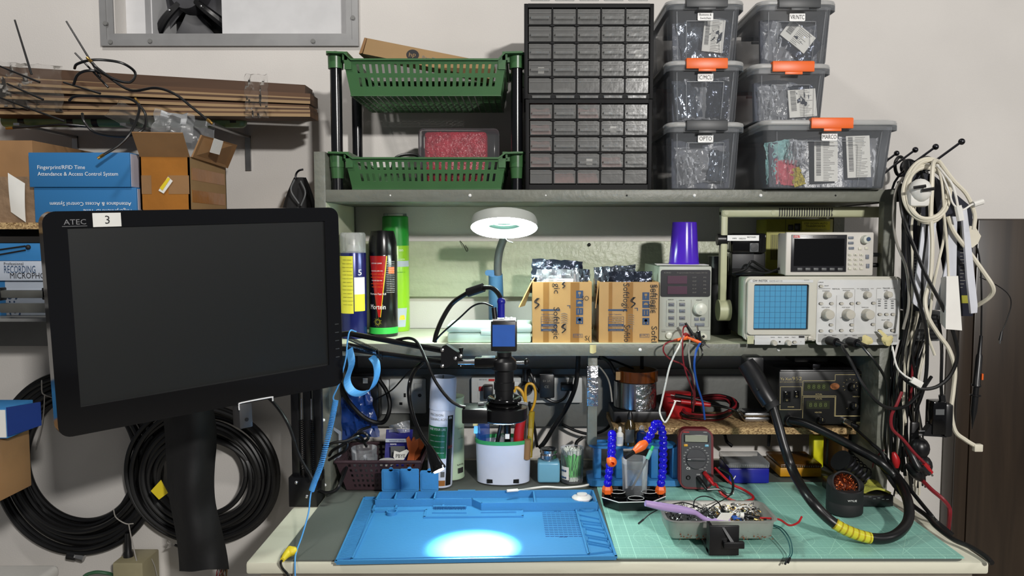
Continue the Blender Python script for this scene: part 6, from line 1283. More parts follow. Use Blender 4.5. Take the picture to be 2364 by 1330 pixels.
b = MB(); x0, x1 = xx(1719, 975, 1.62), xx(1779, 975, 1.62); b.box(x0, x1, 1.62, 1.67, ZB, ZB+.011, 'chrome', bev=.003); b.box(x0-.001, x1+.001, 1.619, 1.671, ZB+.0115, ZB+.0205, 'chrome', bev=.003); b.box(x0+.006, x1-.006, 1.626, 1.664, ZB+.020, ZB+.0212, 'black'); solo(b, 'metal_tin', 'small flat silver tin on the chipboard shelf beside the soldering station', 'tin')
# soldering station
D = 1.578; x0, x1 = xx(1797, 930, D), xx(1992, 930, D); z1 = zz(858, D); z0 = ZB+.006
t = thing('soldering_station', 'black hot air soldering station printed 952 on the chipboard shelf', 'soldering station', ((x0+x1)/2, D+.06, ZB))
mat('station_black', (28,28,28), .35, noise=.08, ns=30); mat('gold_line', (196,180,130), .4); mat('seg', (44,48,32), .3); mat('seg_lit', (92,104,56), .4)
b = MB(); b.box(x0+.003, x1-.003, D+.006, D+.13, z0, z1+.003, 'black', bev=.003); b.build('case', t, world=True)
b = MB(); b.box(x0, x1, D-.001, D+.007, z0, z1, 'station_black', bev=.0015); f = D-.0012
def L_(pts, w=.9, m='gold_line'):
    for (a, c), (d, e) in zip(pts, pts[1:]): FR(b, min(a, d)-w/2, min(c, e)-w/2, max(a, d)+w/2, max(c, e)+w/2, f, .0003, m)
L_([(1801, 893), (1850, 893), (1850, 946), (1801, 946), (1801, 893)]); L_([(1853, 879), (1928, 879), (1928, 865), (1989, 865), (1989, 960), (1929, 960), (1929, 914), (1853, 914), (1853, 879)]); L_([(1853, 917), (1927, 917), (1927, 961), (1989, 961)]); L_([(1853, 917), (1853, 985)])
TX(b, 'Ya Xun', 1814, 878, 6.5, f, 'gold_line', wpx=26); TX(b, '952', 1840, 878, 8.5, f, 'gold_line', wpx=22); TX(b, 'HOT AIR SOLDERING STATION', 1826, 883, 2, f, 'gold_line', wpx=52)
TX(b, 'ACTUAL', 1890, 911.5, 3, f, 'gold_line', wpx=16); TX(b, 'ACTUAL', 1890, 922, 3, f, 'gold_line', wpx=16); TX(b, 'HEATER', 1889, 953.5, 3, f, 'gold_line', wpx=16); TX(b, 'HEATER', 1977, 917, 3, f, 'gold_line', wpx=17); TX(b, 'POWER', 1826, 941, 3, f, 'gold_line', wpx=15); TX(b, 'AIR', 1980, 870, 2.6, f, 'gold_line')
FR(b, 1977, 974, 1990, 983, f, .0003, 'gold_line'); TX(b, 'UP', 1983, 982, 5, f-.0005, 'ink')
for (kx, ky, rr_) in ((1963, 891, 15), (1967, 935, 13), (1890, 968, 13)):
    for k in range(9):
        a = R(215-31*k); p0 = P(kx+(rr_-.5)*math.cos(a), ky-(rr_-.5)*math.sin(a), f); p1 = P(kx+(rr_+2.5)*math.cos(a), ky-(rr_+2.5)*math.sin(a), f); b.tube([p0, p1], .0004, 'gold_line', k=1, n=4) if rr_ == 15 or k in (0, 8) else None
b.build('front_panel', t, world=True)
for (a, c, d, e) in ((1857, 883, 1914, 902), (1861, 925, 1915, 944)):
    b = MB(); FR(b, a, c, d, e, f, .0008, 'seg'); 
    for k in range(4): TX(b, '8', a+10+11.5*k, e-4.5, 10, f-.001, 'seg_lit', wpx=7)
    b.build('led_display', t, world=True)
b = MB(); b.lathe([(.0098, 0), (.0098, .0006), (.0001, .0006)], mat('copper_sticker', (214,140,92), .3, metal=.6, noise=.35, ns=200), o=P(1927, 892, f), ax=(0, -1, 0), n=24, sy=.72); o = b.build('sticker', t, world=True)
for (kx, ky, r_) in ((1965, 892, 8.5), (1969, 936, 8.5), (1893, 969, 8.5)):
    b = MB(); KN(b, kx, ky, r_, D, .013, 'black', n=18); b.box(P(kx, ky, D).x-.0004, P(kx, ky, D).x+.0004, D-.0142, D-.0132, zz(ky, D), zz(ky-7, D), 'gold_line'); b.build('knob', t, world=True)
for (a, c, d, e) in ((1807, 902, 1826, 929), (1832, 901, 1846, 920)):
    b = MB(); FR(b, a, c, d, e, f, .0012, 'black'); FR(b, a+2, c+2, d-2, e-2, f-.001, .003, 'black_gloss', bev=.0008); TX(b, 'O', (a+d)/2, e-3, 4, f-.0045, 'gold_line'); TX(b, 'I', (a+d)/2, c+9, 3, f-.0045, 'gold_line'); b.build('rocker_switch', t, world=True)
b = MB(); KN(b, 1950, 972, 8, D, .010, 'chrome'); p = P(1952, 974, D-.008); b.cyl(p, p+Vector((.008, -.014, -.002)), .0055, 'chrome', n=14); b.cyl(p+Vector((.008, -.014, -.002)), p+Vector((.016, -.024, -.005)), .0048, 'black'); b.build('iron_socket', t, world=True)
b = MB(); KN(b, 1822, 970, 13, D, .012, 'black'); b.build('hose_socket', t, world=True)
for px in (1812, 1975): b = MB(); p = P(px, 990, D+.02); b.box(p.x-.008, p.x+.008, D+.01, D+.03, ZB, z0, 'black'); b.build('foot', t, world=True)
b = MB(); b.box(xx(1880, 858, D), xx(1898, 858, D), D+.01, D+.04, z1+.003, z1+.014, 'gun', bev=.001); b.box(xx(1845, 858, D), xx(1925, 858, D), D+.03, D+.09, z1+.0145, z1+.028, 'black', bev=.003); b.build('handle_cradle', t, world=True)
# hot air handle and hose
t = thing('hot_air_gun', 'black hot air handle on a thick hose looping over the cutting mat', 'hot air gun', P(1760, 900, 1.42))
b = MB(); b.tube([P(1722, 838, 1.46), P(1738, 862, 1.45), P(1762, 905, 1.43), P(1778, 930, 1.42)], lambda s: .0185-.003*abs(s-.4), 'black', n=18, k=5); b.tube([P(1776, 925, 1.422), P(1787, 942, 1.415)], .0135, 'black_matt', k=1, n=16)
b.box(xx(1758, 830, 1.45)-.03, xx(1758, 830, 1.45)+.006, 1.45, 1.49, zz(870, 1.45), zz(824, 1.45), 'black', bev=.006); b.tube([P(1742, 878, 1.435), P(1752, 902, 1.42)], .004, 'gun', k=1); b.build('handle', t, world=True)
hz = ZC+.0095
hose = [P(1785, 940, 1.415), P(1798, 985, 1.40), P(1812, 1035, 1.385), P(1832, 1090, 1.365), Q(1868, 1150, hz+.06), Q(1915, 1200, hz+.03), Q(1962, 1228, hz+.012), Q(2015, 1243, hz), Q(2062, 1238, hz), Q(2095, 1205, hz+.01), Q(2096, 1158, hz+.03), P(2072, 1108, 1.42), P(2030, 1066, 1.44), P(1975, 1035, 1.48), P(1915, 1003, 1.51), P(1860, 978, 1.545), P(1824, 970, 1.568)]
b = MB(); b.tube(hose, .0088, 'black_cable', n=14, k=8); b.build('hose', t, world=True)
b = MB(); sp = spline(hose, 8); i0 = 8*5+2; i1 = 8*7; mat('yellow_tape', (206,200,52), .3, noise=.05); b.tube(sp[i0:i1], .0095, 'yellow_tape', n=14, k=1); 
for i in range(i0, i1, 2): b.tube([sp[i], sp[i]+(sp[i+1]-sp[i])*.5], .0099, 'amber', n=14, k=1)
o = b.build('yellow_tape', t, world=True); o['label'] = 'yellow tape wrapped on the hose'
# ---- under the chipboard shelf
def organizer(name, label, px0, px1, pyt, pyb, m, dep, z, lidc):
    c = Q((px0+px1)/2, pyb, z); D = c.y; x0, x1 = xx(px0, pyb, D), xx(px1, pyb, D); h = zz(pyt, D)-z
    t = thing(name, label, 'box', ((x0+x1)/2, D+dep/2, z)); b = MB(); b.box(x0+.001, x1-.001, D+.001, D+dep-.001, z+.0005, z+h*.70, m, bev=.002); b.build('tray', t, world=True)
    b = MB(); b.box(x0, x1, D, D+dep, z+h*.72, z+h, lidc, bev=.003)
    for k in range(18): x = x0+.004+(x1-x0-.008)*k/17; b.box(x-.0007, x+.0007, D-.0006, D+.0, z+h*.76, z+h*.9, 'grey')
    b.build('lid', t, world=True); b = MB()
    for i in range(4): x = x0+(x1-x0)*(i+.5)/4.2; b.box(x-.002, x+.002, D+.01, D+dep-.01, z+h*.703, z+h*.718, 'black')
    b.build('divider', t, world=True); return t
mat('deep_blue', (20,24,140), .35, noise=.05); mat('amber_yellow', (196,140,20), .4, noise=.06); mat('lid_amber', (120,80,30), .2, alpha=.4)
organizer('organizer_box', 'deep blue organizer box with a clear lid behind the multimeter leads', 1682, 1777, 1068, 1117, 'deep_blue', .085, ZC, 'clear_frost')
organizer('yellow_case', 'flat amber yellow plastic case under the chipboard shelf', 1800, 1898, 1072, 1102, 'amber_yellow', .10, ZC, 'lid_amber')
b = MB(); c = Q(1889, 1075, ZC); mat('bright_yellow', (226,222,30), .4); b.box(xx(1878, 1040, 1.66), xx(1902, 1040, 1.66), 1.66, 1.69, ZC, zz(1006, 1.66), 'bright_yellow', bev=.003); solo(b, 'yellow_bottle', 'bright yellow upright box behind the flat amber case', 'box')
b = MB(); b.lathe([(.022, 0), (.022, .10), (.010, .11)], mat('deep_green', (30,74,44), .4), o=Vector((xx(1935, 1040, 1.68), 1.69, ZC)), n=20); solo(b, 'green_bottle', 'dark green bottle in the shade right of the yellow box', 'bottle')
# ---- iron stand and brass wool
D = Q(2022, 1170, ZC).y; x0, x1 = xx(1990, 1160, D), xx(2063, 1160, D)
t = thing('iron_stand', 'black soldering iron stand with a worn yellow sponge', 'stand', ((x0+x1)/2, D+.03, ZC))
b = MB(); b.box(x0-.03, x1, D, D+.12, ZC, ZC+.022, 'black', bev=.002); rg = random.Random(3)
for k in range(5): p = P(2008+10*k, 1150+rg.uniform(-6, 8), D-.0003); b.box(p.x-.002, p.x+.003, D-.0006, D, p.z-.0006, p.z+.0004, 'steel')
b.build('base_plate', t, world=True)
b = MB(); mat('sponge', (176,176,72), .9, noise=.3, ns=40, bump=1, bs=80); xs = xx(2012, 1130, D+.03); b.grid(lambda i, j: (xs-.025+.055*i, D+.012+.06*j, ZC+.023+.004*math.sin(3*i+5*j)+.006*math.sin(PI*i)), 8, 8, 'sponge', t=.004); b.build('sponge', t, world=True)
b = MB(); b.tube([P(1985, 1110, D+.07), P(1965, 1085, D+.06), P(1940, 1062, D+.05)], lambda s: .016+.006*s, 'black', n=18); b.box(x0-.02, x0+.01, D+.05, D+.09, ZC+.022, ZC+.055, 'black', bev=.003)
for k in range(5): c = P(1990-9*k, 1098-8*k, D+.065-.004*k); b.open = True; b.lathe([(.019, 0), (.021, .002), (.019, .004)], 'gun', o=c, ax=(-.5, -.2, .6), n=20); b.open = False
b.build('iron_holder', t, world=True)
c = Q(1966, 1196, ZC); r = 42*c.y/F_; c.y += r; h = zz(1150, c.y)-ZC
t = thing('tip_cleaner', 'black round tip cleaner showing copper brass wool in its tilted mouth', 'tip cleaner', (c.x, c.y, ZC+.0004))
b = MB(); b.lathe([(r*.95, 0), (r, .003), (r, .020), (r*.985, .021), (r*.985, .023), (r, .024), (r*1.0, .044)], 'black_matt', n=40)
tlt = Matrix.Translation((0, -.002, .052)) @ Matrix.Rotation(R(52), 4, 'X'); M0 = b.M; b.M = tlt; rm = r*.70
ring_b = [(r*math.cos(2*PI*i/36), r*math.sin(2*PI*i/36), .044) for i in range(36)]; b.M = M0
ti = [tlt @ Vector((rm*1.12*math.cos(2*PI*i/36), rm*1.12*math.sin(2*PI*i/36), .004)) for i in range(36)]; md = []
for i in range(36):
    a = 2*PI*i/36; q = Vector((r*math.cos(a), r*math.sin(a), .044)); md.append((q+ti[i])/2*1.0+Vector((.12*q.x, .12*q.y, .006)))
b.loft([ring_b, [tuple(v) for v in md], [tuple(v) for v in ti]], 'black_matt', caps=False)
ti2 = [tlt @ Vector((rm*math.cos(2*PI*i/36), rm*math.sin(2*PI*i/36), .004)) for i in range(36)]; ti3 = [tlt @ Vector((rm*.96*math.cos(2*PI*i/36), rm*.96*math.sin(2*PI*i/36), -.006)) for i in range(36)]
b.loft([[tuple(v) for v in ti], [tuple(v) for v in ti2], [tuple(v) for v in ti3]], 'black_matt', caps=False)
b.text('WYLIE', .0034, 'print_white', (0, -r-.0004, .030), w=.017); b.build('holder', t)
b = MB(); b.M = tlt; mat('copper', (214,120,72), .25, metal=1, noise=.3, ns=60); rg = random.Random(9); b.lathe([(rm*.95, -.006), (rm*.8, -.003), (.0001, 0)], mat('copper_dark', (80,34,20), .5, metal=.5), n=24)
for k in range(170):
    a = rg.uniform(0, 6.28); q = rm*.86*math.sqrt(rg.random()); o_ = Vector((q*math.cos(a), q*math.sin(a), rg.uniform(-.003, .004))); a2 = rg.uniform(0, 6.28)
    b.tube([o_+Vector((.0035*math.cos(a2+.8*j), .0035*math.sin(a2+.8*j), .0012*j-.002)) for j in range(4)], .00045, 'copper', n=4, k=2)
o = b.build('brass_wool', t); o['kind'] = 'stuff'
# ---- multimeter
c = Q(1607, 1131, ZC); D = c.y; tp = R(6)
t = thing('multimeter', 'red framed digital multimeter propped upright behind the test leads', 'multimeter', (c.x, D+.008, ZC+.0016), rot=(-tp, 0, R(-4)))
k = D/F_; W = 41*k; H = (zz(987, D+.03)-ZC)/math.cos(tp)
mat('mm_red', (104,30,36), .4, noise=.06); mat('mm_grey', (58,58,62), .5, noise=.04); mat('lcd', (146,148,132), .25)
b = MB(); b.prism(rr(2*W*.94, H, .016, 6, 0, H/2), -.012, .020, 'mm_red', smooth=True); b.prism(rr(2*W, H*.98, .018, 6, 0, H/2), -.008, .012, 'mm_red'); b.build('holster', t)
b = MB(); b.prism(rr(2*W*.84, H*.93, .012, 6, 0, H/2), -.0135, -.011, 'mm_grey'); fy = -.0137
def tx(s, x, z, h_, m='print_white', w=None): b.text(s, h_, m, (x, fy, z), w=w, e=.0002)
b.box(-.026, -.014, fy-.0003, fy, H*.935, H*.950, 'ink_red'); tx('UNI-T', -.020, H*.936, .0016)
tx('UT33C', .018, H*.938, .0018)
for kx in range(19):
    a = R(225-15*kx) if 1 else 0; q = .0245; x, z = q*math.cos(a), H*.50+q*math.sin(a); b.text(('OFF', '200m', '2V', '20V', '200', '500', '2M', '20k', '2k', '200', '10A', 'uA', 'mA', '20m', '200', 'C', 'F', 'V~', '500')[kx], .0014, 'print_white', (x, fy, z), w=.0034, e=.0002)
tx('CE', -.016, H*.325, .0042, 'print_white', w=.008); tx('10A', -.016, H*.155, .0022); tx('COM', .004, H*.235, .0022); tx('V', .020, H*.30, .0022); tx('500V MAX', .010, H*.33, .0014); b.build('face', t)
b = MB(); b.box(-.0245, .0245, -.0150, -.0134, H*.775, H*.905, 'black', bev=.0006); b.box(-.0225, .0225, -.0155, -.0150, H*.785, H*.895, 'lcd'); b.build('display', t)
for x, m in ((-.021, 'scissor_yellow'), (.021, 'ipa_blue')): b = MB(); b.box(x-.004, x+.004, -.0155, -.0134, H*.705, H*.745, m, bev=.001); b.build('button', t)
b = MB(); b.lathe([(.0205, 0), (.0205, .002), (.0195, .003), (.0001, .003)], 'mm_grey', o=(0, -.0134, H*.50), ax=(0, -1, 0), n=36); b.box(-.0185, .0185, -.0215, -.0164, H*.50-.0030, H*.50+.0030, 'mm_grey', bev=.0015); b.box(-.0185, -.012, -.0217, -.0214, H*.50-.0004, H*.50+.0004, 'print_white'); b.build('dial', t)
for x, z in ((-.016, .19), (.004, .19), (.016, .27)): b = MB(); b.open = True; b.lathe([(.0042, 0), (.0046, .0016), (.0028, .0016), (.0026, 0)], 'black_gloss', o=(x, -.0134, H*z), ax=(0, -1, 0), n=16); b.open = False; b.build('jack', t)
def mmlead(label, x, z, m, pts):
    b = MB(); M_ = PM[t.name]; p = M_ @ Vector((x, -.014, H*z)); q = M_ @ Vector((x+.006, -.034, H*z-.008)); q2 = M_ @ Vector((x+.012, -.046, H*z-.016))
    b.tube([p, q], .0046, m, k=1, n=12); b.tube([q, q2], lambda s: .0046-.0018*s, m, k=1, n=10); b.tube([q2]+[Q(*a) for a in pts], .0026, m, k=8); solo(b, 'test_lead', label, 'cable', 'leads plugged into the multimeter')
mmlead('black test lead plugged into the multimeter, curving right', .004, .19, 'black_cable', [(1660, 1130, ZC+.014), (1678, 1142, ZC+.004), (1690, 1138, ZC+.008), (1692, 1115, ZC+.03), (1685, 1095, ZC+.05), (1660, 1080, ZC+.07)])
mmlead('red test lead plugged into the multimeter, looping over the cutting mat', .017, .27, 'red', [(1652, 1118, ZC+.020), (1668, 1142, ZC+.006), (1700, 1158, ZC+.003), (1732, 1155, ZC+.003), (1738, 1146, ZC+.004), (1715, 1130, ZC+.006), (1690, 1118, ZC+.016), (1665, 1095, ZC+.03), (1650, 1080, ZC+.04)])
b = MB(); b.tube([Q(1693, 1140, ZC+.010), Q(1694, 1122, ZC+.018), Q(1692, 1110, ZC+.028), Q(1698, 1099, ZC+.035)], .0010, 'white', n=6); solo(b, 'bare_wire', 'short white bare ended wire by the blue organizer box', 'wire')
# ---- helping hands tray
t = thing('helping_hands', 'black octagonal tray with two blue segmented arms ending in orange nozzles', 'holder', Q(1462, 1150, ZC))
c = Q(1462, 1152, ZC); zT_ = ZC+.017
pts = [(1389, 1148), (1390, 1133), (1412, 1122), (1512, 1122), (1536, 1135), (1537, 1146), (1508, 1158), (1428, 1160)]
top = [Q(a, b_, zT_) for a, b_ in pts]; cen = sum(top, Vector())/8; lo = [Vector((cen.x+(p.x-cen.x)*.94, cen.y+(p.y-cen.y)*.94, ZC)) for p in top]; inn = [cen+(p-cen)*.93 for p in top]; inl = [cen+(p-cen)*.90-Vector((0, 0, .010)) for p in top]
b = MB(); b.loft([lo, top, inn, inl], 'black', smooth=False); mat('edge_white', (222,222,222), .4)
for p, q in list(zip(top, top[1:]+top[:1]))[5:8]: b.tube([p+Vector((0, -.0003, 0)), q+Vector((0, -.0003, 0))], .0009, 'edge_white', k=1, n=5)
for k in range(6):
    a = R(30+60*k); p = Vector((cen.x+.036*math.cos(a), cen.y+.024*math.sin(a), zT_-.0098)); b.open = True; b.lathe([(.0150, 0), (.0160, .0092), (.0148, .0098), (.0138, .0002)], 'black_gloss', o=p, n=20, sy=.72); b.open = False
    b.tube([Vector((p.x+.0155*math.cos(2*PI*j/12), p.y+.0155*.72*math.sin(2*PI*j/12), zT_)) for j in range(13)], .0005, 'edge_white', k=1, n=4) if k in (0, 2, 4) else None
b.build('tray', t, world=True)
def arm(path, nm, n_end):
    ps = spline([P(*p) for p in path], 12); L = [0]
    for a, c in zip(ps, ps[1:]): L.append(L[-1]+(c-a).length)
    d = 0; i = 0; b = MB()
    while d < L[-1]:
        while L[i+1] < d: i += 1
        f = (d-L[i])/max(1e-9, L[i+1]-L[i]); p = ps[i].lerp(ps[i+1], f); ax = (ps[i+1]-ps[i]).normalized()
        b.lathe([(.0001, -.0078), (.0058, -.0062), (.0086, 0), (.0080, .0030), (.0062, .0058), (.0050, .0075)], 'loc_blue', o=p, ax=ax, n=18); d += .0112
    b.build('segmented_arm', t, world=True); return ps
aL = Q(1402, 1136, zT_); aR = Q(1525, 1136, zT_); yL, yR = aL.y, aR.y
for a in (aL, aR): b = MB(); b.lathe([(.0105, -.002), (.0105, .006), (.0085, .012)], 'orange', o=a, n=6, smooth=False); b.build('arm_base', t, world=True)
ps = arm([(1403, 1116, yL), (1406, 1090, yL+.002), (1411, 1050, yL+.006), (1413, 1012, yL), (1413, 1003, yL-.018), (1413, 1012, yL-.034), (1412, 1040, yL-.042), (1412, 1058, yL-.048)], 'l', 1)
b = MB(); p = P(1412, 1066, yL-.054); b.lathe([(.0088, -.010), (.0095, 0), (.0095, .004), (.0062, .010), (.0042, .011), (.0042, .002), (.0001, .002)], 'orange', o=p, ax=(0, -1, -.12), n=22); b.build('nozzle', t, world=True)
ps = arm([(1526, 1116, yR), (1530, 1085, yR+.003), (1531, 1040, yR+.006), (1530, 1005, yR+.002), (1524, 985, yR-.004), (1515, 977, yR-.010), (1508, 990, yR-.016), (1500, 1008, yR-.022), (1490, 1022, yR-.028)], 'r', 1)
b = MB(); p = P(1483, 1028, yR-.032); q = P(1463, 1043, yR-.040); b.lathe([(.0060, -.010), (.0095, 0), (.0088, .008), (.0050, (q-p).length), (.0001, (q-p).length)], 'orange', o=p, ax=(q-p), n=20); b.build('nozzle', t, world=True)
b = MB(); q2 = P(1442, 1057, yR-.046); b.box(-.0035, .0035, -.003, .003, 0, (q2-q).length, 'black', T=Matrix.Translation(q) @ (q2-q).to_track_quat('Z', 'Y').to_matrix().to_4x4()); b.build('alligator_clip', t, world=True)
c = Q(1465, 1142, zT_-.0095); r = 31*c.y/F_; h = zz(1058, c.y)-c.z
b = MB(); b.shell([(r*.86, .0006), (r*.9, .003), (r, h)], 'clear_frost', o=c, n=32, t=.0012); solo(b, 'beaker', 'frosted plastic beaker standing in the black octagonal tray', 'beaker')
b = MB(); b.cyl(Q(1458, 1130, zT_), P(1494, 1060, c.y), .0022, 'mid_grey', n=10); b.cyl(P(1494, 1060, c.y), P(1503, 1040, c.y+.002), .0040, mat('mint', (120,190,180), .3), n=10); b.cyl(P(1503, 1040, c.y+.002), P(1508, 1030, c.y+.002), .003, mat('tip_green', (60,200,110), .4), n=10)
solo(b, 'dental_pick', 'thin tool with a mint green end leaning in the beaker', 'tool')
# ---- junk tray
D = 1.232; zb = zz(1249, D); x0, x1 = xx(1548, 1230, D), xx(1790, 1230, D); zt_ = zz(1207, D)
t = thing('junk_tray', 'rusty rectangular metal tray full of scrap electronic parts', 'tray', ((x0+x1)/2, D+.05, zb))
mat('tray_metal', (176,174,168), .45, metal=.6, noise=.25, ns=14, bump=.1, bs=40); mat('rust', (110,64,40), .8, noise=.3)
b = MB(); rg2 = lambda e, z: [(a, c, z) for a, c in rr(x1-x0+2*e, .088+2*e, .012+e, 4, (x0+x1)/2, D+.050)]
b.loft([rg2(-.004, zb), rg2(-.001, zb+.003), rg2(.003, zt_), rg2(.008, zt_+.001), rg2(.008, zt_+.002), rg2(.0025, zt_+.002), rg2(-.002, zb+.004), rg2(-.004, zb+.002)], 'tray_metal', smooth=True); rg = random.Random(44)
for k in range(60):
    px = rg.choice([rg.uniform(1570, 1640), rg.uniform(1700, 1785)]); py = 1246-abs(rg.gauss(0, 9)); s_ = rg.uniform(.0005, .0016); p = P(px, py, D+.0046-.003*(1246-py)/40); b.lathe([(.0001, .0003), (s_, 0)], 'rust', o=(p.x, D+.0062-.006*(p.z-zb)/(zt_-zb)-.0006, p.z), ax=(0, -1, 0), n=7, sy=rg.uniform(.6, 1.6))
b.build('body', t, world=True)
b = MB(); rg = random.Random(45); ms = ['ink', 'steel', 'dark_grey', 'cardboard_pale', 'grey', 'masking', 'black', 'brass']
for k in range(420):
    px = rg.uniform(0, 1); x = x0+.006+(x1-x0-.012)*px; y = D+.014+.076*rg.random(); z = zt_-.006+rg.uniform(-.006, .006); a = rg.uniform(0, PI); L = rg.uniform(.003, .011); m = ms[rg.randrange(8)] if px > .5 else ms[rg.choice((0, 1, 1, 2, 6))]
    d = Vector((math.cos(a), math.sin(a), rg.uniform(-.4, .4)))*L
    if k % 3: b.tube([(x, y, z), (x+d.x*.5, y+d.y*.5, z+d.z*.5+.002), (x+d.x, y+d.y, z+d.z)], .0006, m, n=4, k=2)
    else: b.cyl((x, y, z), (x+d.x*.5, y+d.y*.5, z+d.z*.5), .0016, m, n=8)
b.grid(lambda i, j: (x0+.002+(x1-x0-.004)*i, D+.010+.08*j, zt_-.014+.003*math.sin(9*i+4*j)), 12, 6, 'dark_grey')
solo(b, 'component_scrap', 'heap of tiny electronic parts and clipped leads filling the metal tray', 'parts', None, 'stuff')
b = MB(); Ds = Q(1671, 1283, ZC).y; xs0, xs1 = xx(1637, 1280, Ds), xx(1706, 1280, Ds)
b.box(xs0, xs1, Ds, Ds+.004, ZC, zz(1214, Ds), 'black', bev=.0012); b.box(xs0, xs0+.005, Ds+.004, Ds+.020, ZC, zz(1214, Ds), 'black'); b.box(xs0, xs1, Ds+.004, D+.07, ZC, zb-.0006, 'black', bev=.0012); b.box(xx(1668, 1250, Ds), xs1+.006, Ds-.010, Ds-.0005, zz(1262, Ds), zz(1247, Ds), 'black', bev=.001); b.hexa([(xs0+.02, Ds-.001, zz(1218, Ds)), (xs0+.024, Ds-.001, zz(1218, Ds)), (xs1-.006, Ds-.010, zz(1257, Ds)), (xs1-.012, Ds-.010, zz(1257, Ds))], [(xs0+.02, Ds, zz(1218, Ds)+.001), (xs0+.024, Ds, zz(1218, Ds)+.001), (xs1-.006, Ds, zz(1257, Ds)+.001), (xs1-.012, Ds, zz(1257, Ds)+.001)], 'dark_grey')
solo(b, 'phone_stand', 'small black angular stand propping up the front of the metal tray', 'stand')
# toothbrush across the tray
mat('lilac', (172,146,196), .35, noise=.04); t = thing('toothbrush', 'lilac toothbrush lying across the left end of the metal tray', 'brush', P(1590, 1175, 1.24))
b = MB(); ps = [P(1490, 1162, 1.22), P(1530, 1170, 1.225), P(1580, 1178, 1.235), P(1605, 1184, 1.24), P(1625, 1197, 1.245), P(1650, 1205, 1.247), P(1684, 1205, 1.25)]
b.tube(ps, lambda s: .0050+.0018*math.sin(PI*min(1, s*2.2)) if s < .5 else .0042+.0022*(s > .82), 'lilac', n=14); b.build('handle', t, world=True)
b = MB()
for k in range(34):
    p = P(1652+1*(k % 17)*1.7, 1203, 1.245+.004*(k//17)); b.tube([p, p+Vector((.010, .0, .014))], .0008, 'white', k=1, n=5)
b.build('bristles', t, world=True)
b = MB(); p = P(1702, 1196, 1.27); b.box(p.x-.009, p.x+.006, p.y-.006, p.y+.006, p.z-.008, p.z+.003, 'blue_cable', bev=.001); b.cyl(p+Vector((.001, 0, .004)), p+Vector((.001, 0, .008)), .003, 'white'); b.box(p.x+.007, p.x+.011, p.y-.006, p.y+.006, p.z-.008, p.z+.004, 'mic_box'); solo(b, 'potentiometer', 'blue potentiometer block in the middle of the metal tray', 'component')
def dupont(label, pts, m, ends=(0, 1), r=.0010):
    b = MB(); ps = [P(*p) for p in pts]; b.tube(ps, r, m, k=8, n=6)
    for e in ends:
        p, q = (ps[0], ps[1]) if e == 0 else (ps[-1], ps[-2]); d = (p-q).normalized(); b.tube([p-d*.002, p+d*.010], .0019, 'black', k=1, n=4)
    solo(b, 'jumper_wire', label, 'wire', 'jumper wires on the metal tray')
dupont('black jumper wire reaching left from the tray to the cutting mat', [(1484, 1201, 1.215), (1502, 1186, 1.22), (1540, 1168, 1.23), (1580, 1161, 1.24), (1622, 1175, 1.26)], 'black_cable', (0,))
dupont('black jumper wire arching high over the left half of the tray', [(1600, 1172, 1.27), (1606, 1152, 1.27), (1630, 1146, 1.27), (1656, 1158, 1.27), (1668, 1178, 1.27)], 'black_cable', (1,))
dupont('black jumper wire running up right towards the multimeter leads', [(1630, 1180, 1.27), (1650, 1165, 1.28), (1680, 1148, 1.31), (1693, 1135, 1.34)], 'black_cable', (0,))
dupont('white jumper wire arching over the blue block in the tray', [(1682, 1194, 1.265), (1705, 1172, 1.26), (1725, 1169, 1.26), (1738, 1183, 1.27)], 'white', ())
dupont('teal jumper wire hanging off the right end of the tray, outer', [(1780, 1210, 1.27), (1805, 1220, 1.25), (1824, 1245, 1.215), (1829, 1275, 1.19), (1823, 1290, 1.178)], mat('teal_wire', (26,82,84), .4), (1,))
dupont('teal jumper wire hanging off the right end of the tray, inner', [(1778, 1212, 1.265), (1800, 1222, 1.24), (1819, 1248, 1.21), (1824, 1276, 1.186), (1817, 1292, 1.176)], 'teal_wire', (1,))
dupont('red wire with a black plug curling out to the right of the tray', [(1752, 1196, 1.27), (1775, 1197, 1.26), (1800, 1200, 1.26), (1822, 1213, 1.27), (1842, 1207, 1.28), (1851, 1193, 1.29)], 'red', (), .0018)
b = MB(); b.tube([P(1714, 1190, 1.265), P(1736, 1194, 1.268), P(1752, 1196, 1.27)], lambda s: .0048-.0016*s, 'black', n=12); b.cyl(P(1708, 1189, 1.265), P(1716, 1190, 1.265), .0050, 'white'); solo(b, 'barrel_plug', 'black barrel plug lying in the metal tray', 'plug')
# ================================================================ sockets, plugs and cables under the middle board
DP = YW-.031
def plate(name, label, px0, px1, py0, py1, D=DP, m='socket_grey', th=.010):
    mat('socket_grey', (190,192,190), .4, noise=.02); t = thing(name, label, 'socket', P((px0+px1)/2, py1, D)); b = MB(); FR(b, px0, py0, px1, py1, D, th, m, bev=.003); b.build('plate', t, world=True); return t
t = plate('wall_socket', 'grey white wall socket with round switch behind the gooseneck lamp', 901, 984, 873, 953)
b = MB(); FR(b, 932, 908, 937, 917, DP-.010, .0006, 'black'); FR(b, 922, 929, 929, 935, DP-.010, .0006, 'black'); b.lathe([(.0001, .0006), (.0042, .0004), (.0042, 0)], 'black', o=P(969, 913, DP-.010), ax=(0, -1, 0), n=14); b.build('socket_hole', t, world=True)
b = MB(); FR(b, 956, 885, 975, 902, DP-.010, .003, 'socket_grey', bev=.002); b.build('switch', t, world=True)
t = plate('wall_socket', 'grey white wall socket half hidden behind the blue wrist strap', 868, 900, 875, 955); b = MB(); FR(b, 878, 888, 893, 903, DP-.010, .003, 'socket_grey', bev=.002); b.build('switch', t, world=True)
t = plate('power_strip', 'long grey white power strip with a red switch behind the microscope', 1089, 1343, 869, 927, th=.018)
